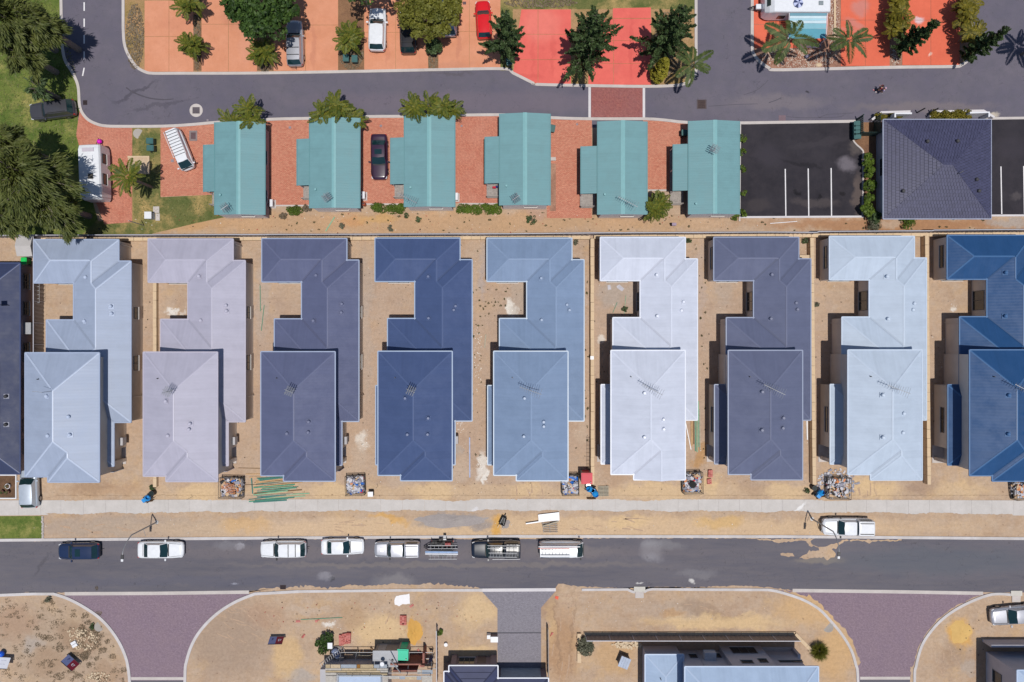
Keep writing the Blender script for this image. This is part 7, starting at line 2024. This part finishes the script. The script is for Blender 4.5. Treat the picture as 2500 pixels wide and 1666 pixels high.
cage('wire rubbish cage in front of the gap east of the slate purple house', 'white and blue rubbish with a red scrap in the cage by the slate purple house', 871, 1182, 1.95, 2.0, .04, (9, 2.2, 1.4, 3, .5, .4, .5), 2)
cage('wire rubbish cage touching the front corner of the mid blue house', 'blue and white plastic rubbish in the cage near the red roofed toilet', 1391, 1181, 1.75, 2.1, .02, (8, 4, 1.6, 3, .6, .8, .6), 3)
hp = cage('wire rubbish cage at the front corner of the near white gabled house', 'grey plastic rubbish with a black tyre in the cage by the gabled house', 1687, 1176, 2.0, 2.2, .03, (5, .6, 2, 7, .8, 1, .8), 4)
MB().cyl((-.05, -.15, .95), (-.05, -.15, 1.08), .36, .36, 18).build('tyre', TYRE, hp)
cage('wire rubbish cage before the icy blue house, overflowing', 'white and brown rubbish spilling over the cage before the icy blue house', 2040, 1189, 2.3, 2.2, -.02, (8, .3, 3, 4, .5, 2, 2), 5)
cage('wire rubbish cage at the front of the deep blue house by the picture edge', 'white and brown rubbish in the cage before the deep blue house', 2489, 1193, 2.2, 1.9, .1, (8, .3, 3, 3, .5, 2, 2), 6)
# scraps around the overflowing cage
R = random.Random(12)
for m in (0, 3):
    mb = MB()
    for i in range(70):
        a = R.uniform(0, 6.28); q = Wp(2040 + (22 + R.gauss(10, 6)) * math.cos(a) * 1.25, 1183 + (22 + R.gauss(6, 5)) * math.sin(a)); mb.box((q.x, q.y, .06), (R.uniform(.1, .4), R.uniform(.06, .25), .05), m=Matrix.Rotation(R.uniform(0, 6), 3, 'Z') @ Matrix.Rotation(R.uniform(-.4, .4), 3, 'X'))
    mb.build('scattered_scraps', RUB[m])['kind'] = 'stuff'

# timber, planks
PLK = [mat('green_plank', C(84, 150, 124), .8, var=.15, scale=5), mat('teal_plank', C(70, 126, 120), .8, var=.15, scale=5), mat('tan_plank', C(206, 168, 124), .8, var=.15, scale=5), mat('grey_plank', C(176, 168, 150), .8, var=.15, scale=5), mat('brown_plank', C(132, 104, 76), .85, var=.15, scale=5), mat('pale_green_plank', C(140, 182, 150), .8, var=.15, scale=5)]
def plank(name, lb_, a, b, w, k, z=.05, th=.05, grp='loose planks'):
    A, B = Wp(*a, z), Wp(*b, z); d = B - A
    o = tag(MB().box((A + B) / 2, (d.length, w, th), math.atan2(d.y, d.x)).build(name, PLK[k] if isinstance(k, int) else k), lb_, 'plank', grp); return o
R = random.Random(4)
cn = ['green', 'teal', 'tan', 'grey', 'brown', 'pale green']
pile = []
ORD = 'first second third fourth fifth sixth seventh eighth ninth tenth eleventh twelfth thirteenth fourteenth fifteenth sixteenth seventeenth eighteenth nineteenth twentieth twenty-first twenty-second twenty-third twenty-fourth twenty-fifth last'.split()
for i in range(26):
    y = 1164 + i * 2.35; k = R.choice([0, 1, 5, 5, 3, 4]) if i > 8 else R.choice([0, 1, 2, 3, 3, 2])
    x0 = R.uniform(618, 648) - (14 if i > 21 else 0); x1 = x0 + R.uniform(70, 118)
    pile.append((k, (x0, y + R.uniform(-1, 1) + 4), (min(757, x1), y - R.uniform(1, 7))))
for i, (k, a, b) in enumerate(pile):
    plank('timber_plank', '%s plank, %s from the north in the pile before the slate purple house' % (cn[k], ORD[i]), a, b, R.uniform(.07, .14), k, .05 + (i % 3) * .05, .05, 'planks in the loose pile')
for (a, b, k, w, lb_) in (((582, 1143), (635, 1144), 4, .05, 'thin brown plank lying north of the timber pile by the pinkish house'), ((600, 1158), (678, 1157), 2, .10, 'orange tan plank under the front corner of the slate purple roof'), ((608, 1166), (650, 1164), 2, .08, 'short tan plank at the north west of the timber pile'), ((614, 1168), (617, 1206), 1, .12, 'teal plank lying across, between cage and timber pile'),
                        ((598, 1184), (650, 1183), 4, .05, 'thin dark rod from the rubbish cage to the timber pile')):
    plank('timber_plank', lb_, a, b, w, k, .05)
for (x, y0, y1, k, lb_) in ((1688, 1024, 1090, 2, 'long tan plank standing west in the bundle beside the near white house'), (1691, 1024, 1088, 2, 'second tan plank of the bundle beside the near white house'), (1694, 1024, 1085, 4, 'brown plank in the middle of the bundle beside the near white house'), (1698, 1020, 1102, 0, 'green plank in the middle of the bundle beside the near white house'), (1702, 975, 1104, 5, 'longest pale green plank of the bundle beside the near white house'), (1706, 980, 1092, 5, 'eastern pale green plank of the bundle beside the near white house'), (1709, 1000, 1098, 3, 'easternmost grey plank of the bundle beside the near white house')):
    plank('timber_plank', lb_, (x, y1), (x - 1, y0), .10, k, .06, .06)
plank('white_pole', 'thin white pole lying askew beside the plank bundle', (1687, 1098), (1674, 1033), .07, WHITE_M, .05)
plank('white_plank', 'white plank lying on the sand at the east front of the slate grey house', (1971, 1074), (1970, 1028), .12, WHITE_M, .05)
plank('steel_beam', 'long bluish steel beam lying on the sand between the navy and mid blue houses', (1147, 1190 - 24), (1146.5, 1068), .12, mat('blue_steel', C(126, 136, 166), .5, .3), .09, .14, 'steel members')
plank('timber_plank', 'thin green plank on the sand lot north of the half built house', (735, 1513), (836, 1508), .06, 0, .04)
plank('timber_plank', 'north green strip on the sand between the pinkish and slate purple houses', (636, 760), (635, 697), .06, 0, .04); plank('timber_plank', 'south green strip on the sand between the pinkish and slate purple houses', (638, 808), (645, 745), .06, 0, .04)
plank('timber_plank', 'pale teal strip lying on the sand behind the second cabin', (795, 565), (817, 530), .12, 5, .03)
plank('timber_plank', 'west thin stick in the near white house courtyard', (1496, 764), (1507, 738), .05, 0, .04); plank('timber_plank', 'east thin stick in the near white house courtyard', (1524, 766), (1528, 722), .05, 5, .04)
plank('white_plank', 'white plank on the sand by the fence at the limestone wall corner', (1411, 579), (1431, 579), .10, WHITE_M, .05)
plank('white_pole', 'thin white pole lying behind the car park kerb', (1880, 546), (1946, 541), .06, WHITE_M, .04)
plank('grey_post', 'grey post standing in line with the gap east of the navy house', (1183, 850), (1186, 817), .14, 3, .06)

# white board, frame and pallets on the verge
def sheetbox(name, lb_, pts, z0, z1, m, cat, grp=None):
    return tag(MB().prism(px2(pts, z1), z0, z1).build(name, m), lb_, cat, grp)
sheetbox('white_board', 'large white board lying on the verge beside the pallet', [(1314, 1257), (1365, 1251), (1366, 1271), (1315, 1273)], .25, .30, WHITE_M, 'board')
T = thing('timber_rack', 'weathered timber frame of slats lying under the white board on the verge', 'timber frame', Wp(1342, 1285))
for k in range(7): MB().box((-.05 + .03 * k, .55 - k * .19, .1), (1.75 - .05 * k, .07, .06), .08 - .01 * k).build('slat', TIMBER, T)
for k in (-.7, 0, .65): MB().box((k, .0, .05), (.07, 1.35, .05), .06).build('slat', TIMBER, T)
plank('white_plank', 'long white plank sticking out west from under the white board', (1284, 1279), (1346, 1270), .12, WHITE_M, .33)
plank('white_plank', 'short white plank leaning over the timber frame on the verge', (1325, 1285), (1364, 1273), .12, PLK[3], .32)
def pallet(label, px, py, rz):
    T = thing('pallet', label, 'pallet', Wp(px, py), rz)
    for k in range(8): MB().box((0, -.5 + k * .143, .13), (1.12, .095, .022)).build('slat', PLK[3], T)
    for k in (-.5, 0, .5): MB().box((k, 0, .06), (.09, 1.1, .10)).build('bearer', PLK[4], T)
pallet('grey timber pallet on the sand beside the blue mixer', 1473, 1199, .02)
# concrete mixers
MIXB = mat('mixer_blue', C(30, 150, 226), .45, var=.06)
def mixer(label, px, py, rz, tilt=.5):
    T = thing('concrete_mixer', label, 'concrete mixer', Wp(px, py), rz, 'blue concrete mixers')
    d = Vector((math.sin(tilt), 0, math.cos(tilt))); c = Vector((0, 0, .75))
    MB().cyl(c - d * .3, c - d * .05, .20, .34, 14).cyl(c - d * .05, c + d * .2, .34, .34, 14).cyl(c + d * .2, c + d * .48, .34, .2, 14, False).build('drum', MIXB, T)
    MB().tube([(-.5, -.28, .05), (-.1, -.32, .75), (.45, -.28, .05)], .03, 6).tube([(-.5, .28, .05), (-.1, .32, .75), (.45, .28, .05)], .03, 6).cyl((-.5, -.28, .1), (-.5, .28, .1), .03, .03, 6).build('frame', DARKM, T)
    MB().box((-.38, 0, .8), (.34, .4, .4)).build('motor_box', MIXB, T)
    for sy in (-.34, .34): MB().cyl((-.5, sy - .04, .16), (-.5, sy + .04, .16), .16, .16, 12).build('wheel', TYRE, T)
mixer('blue concrete mixer at the front of the pinkish house by the limestone wall end', 368, 1213, .6); mixer('blue concrete mixer closest to the red roofed toilet', 1438, 1191, 2.8); mixer('second blue concrete mixer, beside the grey pallet', 1450, 1201, -.9, .8); mixer('blue concrete mixer beside the overflowing rubbish cage', 1996, 1201, .9)
# black buckets, boards by mixers
for i, (px, py, lb_) in enumerate(((1435, 1183, 'black drum between the red roofed toilet and the blue mixer'), (1983, 1189, 'black drum by the limestone wall end and blue mixer'), (377, 1202, 'black drum at the limestone wall end of the pinkish house'))):
    T = thing('drum', lb_, 'drum', Wp(px, py), 0, 'black drums'); MB().cyl((0, 0, 0), (0, 0, .75), .28, .28, 16).build('body', TRIM, T); MB().cyl((0, 0, .70), (0, 0, .752), .24, .24, 14).build('opening', mat('drum_water', (.02, .03, .03, 1), .2), T)
def board_up(label, px, py, w, h, rz, m):
    T = thing('leaning_board', label, 'board', Wp(px, py), rz); MB().box((0, 0, h / 2), (w, .03, h), m=Matrix.Rotation(.35, 3, 'X')).build('panel', m, T); MB().cyl((0, .3, 0), (0, .05, h * .9), .02, .02, 5).build('prop', TIMBER, T)
board_up('small brown board propped up beside the blue mixers', 1443, 1215, .95, .5, 0, PLK[4]); board_up('small brown board propped beside the mixer at the pinkish house', 366, 1222, 1.0, .5, .15, PLK[4]); board_up('small brown board propped at the mixer by the overflowing cage', 1999, 1210, 1.0, .55, .1, PLK[4])
T = thing('site_cabinet', 'white topped cabinet beside the wire cage near the navy blue house', 'cabinet', Wp(908, 1203)); MB().box((0, 0, .45), (.5, .5, .9)).build('body', TRIM, T); MB().box((0, 0, .93), (.55, .52, .05)).build('lid', WHITE_M, T)
tag(MB().cyl(Wp(923, 1187), Wp(923, 1187) + Vector((0, 0, 1.5)), .02, .02, 6).build('stake', STEEL), 'thin metal stake on the sand beside the white topped cabinet', 'stake')
tag(MB().cyl(Wp(470, 1213), Wp(470, 1213) + Vector((0, 0, 1.6)), .02, .02, 6).build('stake', STEEL), 'thin metal stake on the yellow sand before the pinkish house', 'stake')
# bricks
BRK = [mat('stack_brick_a', C(186, 104, 96), .9, var=.15, scale=9), mat('stack_brick_b', C(206, 130, 122), .9, var=.12, scale=9)]
BME = []
for m in BRK:
    me = MB().box((0, 0, 0), (.225, .105, .076)).mesh('brick'); me.materials.append(m); BME.append(me)
def brick_stack(label, px, py, nx, ny, nz, rz, seed, cap=None):
    T = thing('brick_stack', label, 'brick stack', Wp(px, py), rz, 'stacks of red bricks'); R = random.Random(seed)
    for k in range(nz):
        for i in range(nx):
            for j in range(ny):
                if k == nz - 1 and R.random() < .12: continue
                if 0 < k < nz - 1 and 0 < i < nx - 1 and 0 < j < ny - 1: continue
                put('brick', BME[R.randrange(2)], T, ((i - (nx - 1) / 2) * .232 + R.uniform(-.006, .006), (j - (ny - 1) / 2) * .112 + R.uniform(-.004, .004), .04 + k * .08))
    return T
brick_stack('westmost of three narrow brick stacks on the yellow sand by the half built house', 834, 1561, 2, 10, 4, .03, 1); brick_stack('middle of three narrow brick stacks on the yellow sand by the half built house', 843, 1558, 2, 10, 4, .12, 2); brick_stack('eastmost of three narrow brick stacks on the yellow sand by the half built house', 852, 1556, 2, 10, 5, -.05, 3)
brick_stack('wide single brick stack north of the grey site shed', 985, 1513, 3, 9, 4, .0, 4); brick_stack('long low brick stack beside the cage of the gabled house, north one', 1733, 1156, 2, 7, 4, -.05, 5); brick_stack('low brick stack beside the cage of the gabled house, south one', 1731, 1175, 2, 5, 3, .05, 6)
for i, (px, py, lb_) in enumerate(((728, 1517, 'small brick group west of the thin green plank'), (775, 1516, 'small brick group under the middle of the thin green plank'), (1005, 1479, 'small brick group beside the white plastic sheet'), (741, 1553, 'lone bricks on the sand east of the two tone sign'), (1347, 1549, 'rust brown bricks beside the grey driveway fence post'))):
    brick_stack(lb_, px, py, 2, 2, 1, .3 * i, 10 + i)
# white plastic sheet
R = random.Random(8)
tag(MB().prism(px2(ragged([(968, 1455), (999, 1450), (1001, 1474), (984, 1475), (974, 1480), (964, 1476), (963, 1466)], .5, 4, 3)), .01, .035).build('plastic_sheet', mat('white_plastic', C(240, 238, 240), .5, var=.04)), 'white plastic sheet lying on the sand south of the street', 'plastic sheet')
for i, (pts, lb_) in enumerate((([(1483, 697), (1490, 696), (1492, 707), (1484, 708)], 'small pale sheet in the courtyard of the near white house'), ([(1505, 699), (1512, 695), (1524, 705), (1519, 712), (1507, 704)], 'larger pale sheet in the courtyard of the near white house'))):
    tag(MB().prism(px2(pts), .01, .04).build('plaster_sheet', mat('grey_sheet', C(196, 194, 204), .7)), lb_, 'plasterboard')
tag(MB().prism(px2([(1356, 1455), (1364, 1457), (1362, 1464), (1355, 1461)]), .01, .06).build('orange_mat', mat('orange_mat', C(236, 96, 70), .7)), 'small bright orange scrap by the grey driveway corner', 'scrap')
tag(MB().box(Wp(1445.5, 874, .93), (.36, .36, .02)).build('white_tile', WHITE_M), 'white square tile lying on the limestone wall', 'tile')
# wheelbarrow on the verge
T = thing('wheelbarrow', 'dark wheelbarrow beside the grey gravel heap on the verge', 'wheelbarrow', Wp(1228, 1270), 1.2)
MB().add([(-.3, -.22, .25), (.3, -.18, .25), (.3, .18, .25), (-.3, .22, .25), (-.45, -.33, .55), (.5, -.28, .5), (.5, .28, .5), (-.45, .33, .55)], [(3, 2, 1, 0), (0, 1, 5, 4), (1, 2, 6, 5), (2, 3, 7, 6), (3, 0, 4, 7)]).build('tray', TRIM, T)
MB().cyl((.62, -.04, .18), (.62, .04, .18), .18, .18, 14).build('wheel', TYRE, T); MB().cyl((.6, .06, .2), (-.9, .28, .5), .02, .02, 6).cyl((.6, -.06, .2), (-.9, -.28, .5), .02, .02, 6).build('handles', STEEL, T)
# low heaps: gravel, sand
def heap(name, label, px, py, rx, ry, h, m, seed, cat):
    R = random.Random(seed); mb = MB(); c = Wp(px, py); n, k = 40, 9
    ph = [R.uniform(0, 6) for _ in range(6)]
    vs = [(c.x, c.y, h)]; fs = []
    for j in range(1, k + 1):
        t = j / k
        for i in range(n):
            a = 2 * PI * i / n; f = 1 + .10 * math.sin(3 * a + ph[0]) + .07 * math.sin(5 * a + ph[1]) + .05 * math.sin(9 * a + ph[2])
            z = h * (1 - t) ** 1.3 * (1 + .10 * math.sin(3 * a + ph[3] + 6 * t) + .06 * math.sin(5 * a + ph[4] - 9 * t)) - (.02 if j == k else 0)
            vs.append((c.x + rx / 23 * f * t * math.cos(a), c.y + ry / 23 * f * t * math.sin(a), z))
    for i in range(n): fs.append((0, 1 + i, 1 + (i + 1) % n))
    for j in range(k - 1):
        for i in range(n): fs.append((1 + j * n + i, 1 + (j + 1) * n + i, 1 + (j + 1) * n + (i + 1) % n, 1 + j * n + (i + 1) % n))
    return tag(mb.add(vs, fs).build(name, m, smooth=True), label, cat)
GRV = concrete_mat('grey_gravel', C(158, 150, 150), C(176, 168, 164), .25)
OSND = concrete_mat('orange_sand', C(226, 176, 92), C(216, 166, 92), .10); YSND = concrete_mat('yellow_sand', C(224, 186, 118), C(214, 174, 108), .10)
heap('gravel_heap', 'long low heap of grey gravel on the verge', 1100, 1270, 92, 19, .30, GRV, 1, 'gravel heap'); heap('gravel_heap', 'small grey gravel heap beside the dark wheelbarrow', 1233, 1279, 13, 12, .22, GRV, 2, 'gravel heap')
heap('sand_heap', 'orange sand heap beside the sea green roofed toilet', 1012, 1543, 19, 32, .40, OSND, 3, 'sand heap'); heap('sand_heap', 'yellow sand heap at the south east corner', 2345, 1543, 27, 30, .25, YSND, 4, 'sand heap')
# signs
def sign(label, c, w, d, rz, ca, cb, tilt, txt, posts=True):
    T = thing('sign_board', label, 'sign', c, rz)
    M_ = Matrix.Rotation(tilt, 3, 'X')
    hz = .9
    def pt(x, y, z=0): return Vector((0, 0, hz)) + M_ @ Vector((x, y, z))
    for s, m in ((-1, ca), (1, cb)):
        MB().add([pt(min(0, s * w / 2), -d / 2), pt(max(0, s * w / 2), -d / 2), pt(max(0, s * w / 2), d / 2), pt(min(0, s * w / 2), d / 2)], [(0, 1, 2, 3)]).build('panel', m, T)
    for (t_, x, y, sz, m, r) in txt:
        cu = bpy.data.curves.new('lettering', 'FONT'); cu.body = t_; cu.size = sz; cu.align_x = 'CENTER'; cu.align_y = 'CENTER'; cu.extrude = .004; cu.materials.append(m)
        tmp = bpy.data.objects.new('lettering', cu); COL.objects.link(tmp); dg = bpy.context.evaluated_depsgraph_get(); dg.update(); me = bpy.data.meshes.new_from_object(tmp.evaluated_get(dg)); bpy.data.objects.remove(tmp)
        if not me.materials: me.materials.append(m)
        o = put('lettering', me, T, pt(x, y, .012)); o.rotation_euler = (tilt, 0, 0) if not r else (M_ @ Matrix.Rotation(r, 3, 'Z')).to_euler()
    fr_ = MB()
    for sx in (-w / 2, w / 2): fr_.cyl((sx, 0, 0) if posts else pt(sx, -d / 2), pt(sx, d / 2), .035, .035, 6)
    fr_.cyl(pt(-w / 2, d / 2), pt(w / 2, d / 2), .03, .03, 6).cyl(pt(-w / 2, -d / 2), pt(w / 2, -d / 2), .03, .03, 6)
    fr_.build('frame', DARKM, T); return T
MAR = mat('sign_maroon', C(124, 34, 52), .5, var=.04); SLT = mat('sign_slate', C(112, 122, 168), .5, var=.04); PNK = mat('sign_pink', C(242, 140, 176), .5, var=.03); OFF = mat('sign_white', C(230, 232, 242), .5, var=.03); INK = mat('sign_ink', (.02, .02, .05, 1), .6)
NAVY = mat('sign_navy', C(40, 44, 96), .5)
sign('two tone slate and maroon sign board on the weedy western lot', Wp(183, 1610), 1.55, 1.0, -.72, SLT, MAR, -.95, [('F', -.38, .12, .42, NAVY, 0), ('E7', .38, -.02, .36, OFF, 0)])
sign('two tone slate and maroon sign board on the sand west of the half built house', Wp(680, 1556), 1.5, 1.0, .02, SLT, MAR, -1.05, [('', -.3, 0, .3, INK, 0)][:0] + [('F', -.38, .1, .40, NAVY, 0), ('E7', .38, 0, .36, OFF, 0)])
sign('pink and white sign board at the west picture edge of the vacant lot', Wp(6, 1610), 2.5, 1.15, -.05, PNK, OFF, -.55, [('10', -.35, 0, .62, OFF, PI / 2), ('- -- - --', .62, .25, .2, SLT, 0), ('-- - ---', .62, -.1, .2, SLT, 0)])
tag(MB().ball(Wp(3, 1597, .5), .32, 12, 7).build('blue_drum', mat('blue_plastic', C(20, 90, 214), .45)), 'blue round container behind the pink and white sign', 'container')
T = thing('white_box', 'small white two part box on the weedy western lot', 'box', Wp(184, 1571), .5); MB().b2(-.28, .02, 0, .28, .3, .3).build('lid', WHITE_M, T); MB().b2(-.28, -.3, 0, .28, -.02, .3).build('lid', WHITE_M, T)
# letterbox and white boxes by the grey driveway
T = thing('letterbox', 'white letterbox pair beside the grey paved driveway', 'letterbox', Wp(1201, 1549)); MB().b2(-.1, -.45, 0, .6, .05, .9).build('body', mat('letterbox_brown', (.25, .2, .2, 1), .7), T); MB().b2(-.12, -.50, .902, .66, .08, .96).build('lid', WHITE_M, T); MB().b2(-.5, -.25, 0, -.13, .15, .7).build('post_box', WHITE_M, T)
# fences by the driveway and half-built house
fence('thin dark steel fence between the grey driveway house and the sandy track', [gp(p, 1.5) for p in ((1338.5, 1538), (1339.5, 1660))], 1.5, FENCE_B, FENCE_B); fence('pale railed fence east of the half built house', [gp(p, 1.7) for p in ((1065, 1542), (1066, 1675))], 1.7, FENCE_M, RAIL_M)
T = thing('flag_banner', 'slim dark blue feather banner beside the sea green roofed toilet', 'banner', Wp(1052, 1592)); MB().cyl((0, 0, 0), (0, 0, 3.0), .025, .02, 6).build('pole', STEEL, T); MB().add([(0, .01, .9), (.35, .01, 1.1), (.4, .01, 2.4), (0, .01, 3.0)], [(0, 1, 2, 3)]).add([(0, -.0, .9), (.35, -.0, 1.1), (.4, -.0, 2.4), (0, -.0, 3.0)], [(3, 2, 1, 0)]).build('cloth', mat('banner_navy', C(40, 56, 110), .7), T)
T = thing('white_bucket', 'white round tub on the sand beside the feather banner', 'tub', Wp(1089, 1572)); MB().cyl((0, 0, 0), (0, 0, .35), .17, .2, 14).build('tub', WHITE_M, T)
T = thing('mixer_stand', 'white panelled box on legs beside the dark bush at the half built house', 'box', Wp(811, 1568)); MB().box((0, 0, 1.0), (.5, .62, .12)).build('lid', WHITE_M, T); MB().box((0, 0, .5), (.4, .5, .9)).build('body', TRIM, T)
T = thing('red_toy', 'red and blue laundry on the deck rail of the fourth cabin', 'laundry', Wp(1207, 462)); MB().box((0, .05, .6), (.35, .2, .3)).build('red_cloth', mat('red_cloth', C(196, 30, 60), .8), T); MB().box((.28, .12, .6), (.25, .2, .35)).build('blue_cloth', mat('blue_cloth', C(40, 44, 110), .8), T)
T = thing('garden_lamp', 'grey round garden light in the pink gravel bed', 'garden light', Wp(1967, 141)); MB().cyl((0, 0, 0), (0, 0, .3), .06, .06, 8).build('post', STEEL, T); MB().ball((0, 0, .4), .2, 12, 6, (1, 1, .6)).build('globe', mat('grey_globe', C(120, 118, 140), .4), T)
tag(MB().ball(Wp(1999, 159, .05), .30, 9, 5, (1.2, .8, .5)).build('boulder', LIME), 'pale boulder at the kerb of the pink gravel bed', 'boulder')
# reinforcing mesh leaning at the limestone wall
T = thing('steel_mesh', 'rusty steel reinforcing mesh along the limestone wall near the red roofed toilet', 'steel mesh', Wp(1437, 1110))
mb = MB()
for k in range(10): mb.box((0, -1.8 + k * .4, .04), (.5, .02, .02))
for k in range(4): mb.box((-.2 + k * .14, 0, .06), (.02, 3.9, .02))
mb.build('rods', IRON, T)['kind'] = 'stuff'

# clutter on the half built house
T = thing('wrapped_bundle', 'pale blue plastic wrapped bundle in the dark corner of the half built house', 'bundle', Wp(820, 1588)); MB().ball((0, 0, .4), .42, 10, 6, (1, .9, .9)).ball((.25, -.4, .35), .36, 10, 6, (1, 1.1, .9)).build('wrap', mat('pale_blue_wrap', C(156, 172, 206), .4, var=.15, scale=4), T); MB().box((.1, -.1, .05), (.9, 1.1, .1)).build('skid', TIMBER, T)
T = thing('cable_drum', 'dark cable drum in the shaded corner of the half built house', 'cable drum', Wp(832, 1603)); MB().cyl((0, 0, 0), (0, 0, .06), .42, .42, 18).cyl((0, 0, .5), (0, 0, .56), .42, .42, 18).build('flange', TIMBER, T); MB().cyl((0, 0, .06), (0, 0, .5), .26, .26, 14).build('core', TRIM, T)
T = thing('brick_pallet', 'loose raw bricks on the ground between scaffold and red brick wall', 'brick stack', Wp(1030, 1606)); R = random.Random(31)
for i in range(26): put('brick', BME[i % 2], T, (R.uniform(-.5, .5), R.uniform(-.9, .9), .04 + .06 * R.random()), R.uniform(0, 3))
for i, (x0, y0, x1, y1, k, lb_) in enumerate(((858, 1590, 912, 1594, 2, 'pale plank lying under the northern scaffold tubes'), (862, 1598, 905, 1601, 3, 'grey plank lying under the northern scaffold tubes'), (1012, 1600, 1022, 1622, 2, 'tan plank beside the sea green roofed toilet'), (905, 1580, 918, 1606, 4, 'brown prop leaning by the grey site shed'))):
    plank('timber_plank', lb_, (x0, y0), (x1, y1), .16, k, .12 + .02 * i, .05)
T = thing('white_tub', 'white tub on the scaffold boards near the steel braces', 'tub', Wp(934, 1619, 2.95)); MB().cyl((0, 0, 0), (0, 0, .35), .18, .22, 12).build('tub', WHITE_M, T)
for i, (px, py) in enumerate(((1050, 1600), (1056, 1624))):
    T = thing('trestle', 'dark steel trestle in the shaded bay beside the railed fence, ' + ('nearer the street' if i == 0 else 'further from the street'), 'trestle', Wp(px, py)); MB().tube([(-.5, -.3, 0), (-.4, 0, .9), (-.5, .3, 0)], .03, 6).tube([(.5, -.3, 0), (.4, 0, .9), (.5, .3, 0)], .03, 6).cyl((-.45, 0, .9), (.45, 0, .9), .035, .035, 6).build('frame', STEEL, T)

# ------------------------------------------------------------------ two people walking on the park road
def skin_part(name, m, T, joints, bones, lvl=1):
    me = bpy.data.meshes.new(name); me.from_pydata([j[0] for j in joints], bones, []); me.materials.append(m)
    o = put(name, me, T); md = o.modifiers.new('skin', 'SKIN')
    for i, j in enumerate(joints): me.skin_vertices[0].data[i].radius = (j[1], j[1] if len(j) < 3 else j[2])
    me.skin_vertices[0].data[0].use_root = True
    s = o.modifiers.new('sub', 'SUBSURF'); s.levels = lvl; s.render_levels = lvl
    return o
SKINM = mat('skin_tone', (.48, .28, .20, 1), .6, var=.05)
def person(label, loc, rz, top, bottom, hair, shoe):
    T = thing('person', label, 'person', loc, rz, None)
    # facing +x, mid stride
    J = [((0, 0, .95), .12, .10), ((0, 0, 1.18), .13, .10), ((0, 0, 1.42), .15, .11), ((.01, 0, 1.52), .055), ((.03, 0, 1.63), .095, .10), ((.02, 0, 1.74), .07),
         ((0, .19, 1.41), .06), ((-.08, .25, 1.14), .042), ((.06, .26, .92), .034), ((.12, .26, .84), .035), ((0, -.19, 1.41), .06), ((.07, -.25, 1.14), .042), ((.24, -.25, .97), .034), ((.30, -.24, .92), .035),
         ((0, .09, .88), .095), ((.17, .10, .50), .065), ((.24, .10, .10), .042), ((.38, .11, .04), .035), ((0, -.09, .88), .095), ((-.08, -.10, .50), .065), ((-.33, -.10, .16), .042), ((-.26, -.11, .05), .035)]
    B = [(0, 1), (1, 2), (2, 3), (3, 4), (4, 5), (2, 6), (6, 7), (7, 8), (8, 9), (2, 10), (10, 11), (11, 12), (12, 13), (0, 14), (14, 15), (15, 16), (16, 17), (0, 18), (18, 19), (19, 20), (20, 21)]
    skin_part('body', SKINM, T, J, B)
    skin_part('shirt', top, T, [((0, 0, .98), .15, .125), ((0, 0, 1.18), .155, .125), ((0, 0, 1.44), .17, .13), ((0, .20, 1.42), .08), ((-.05, .245, 1.24), .062), ((0, -.20, 1.42), .08), ((.05, -.245, 1.24), .062)], [(0, 1), (1, 2), (2, 3), (3, 4), (2, 5), (5, 6)])
    skin_part('trousers', bottom, T, [((0, 0, .95), .145, .12), ((0, .09, .86), .115), ((.17, .10, .50), .085), ((.235, .10, .14), .062), ((0, -.09, .86), .115), ((-.08, -.10, .50), .085), ((-.31, -.10, .20), .062)], [(0, 1), (1, 2), (2, 3), (0, 4), (4, 5), (5, 6)])
    MB().ball((.005, 0, 1.70), .115, 12, 7, (1, .92, .9)).build('hair', hair, T, smooth=True)
    T.scale = (.92, .92, .92)
    MB().box((.31, .105, .035), (.27, .10, .07)).build('shoe', shoe, T); MB().box((-.26, -.105, .06), (.25, .10, .07), m=Matrix.Rotation(.4, 3, 'Y')).build('shoe', shoe, T)
person('person in a red top and black trousers walking on the park road', Wp(2140, 222), PI * .85, mat('red_top', C(158, 12, 44), .8), mat('black_trousers', (.012, .012, .016, 1), .8), mat('dark_hair', (.02, .014, .012, 1), .6), mat('pink_shoe', C(206, 120, 140), .7))
person('person in a pale lilac top walking beside the person in red', Wp(2146, 227), PI * .85, mat('lilac_top', C(176, 168, 214), .8), mat('grey_trousers', (.06, .055, .10, 1), .8), mat('blond_hair', C(214, 176, 190), .6), mat('white_shoe', C(230, 226, 230), .7))
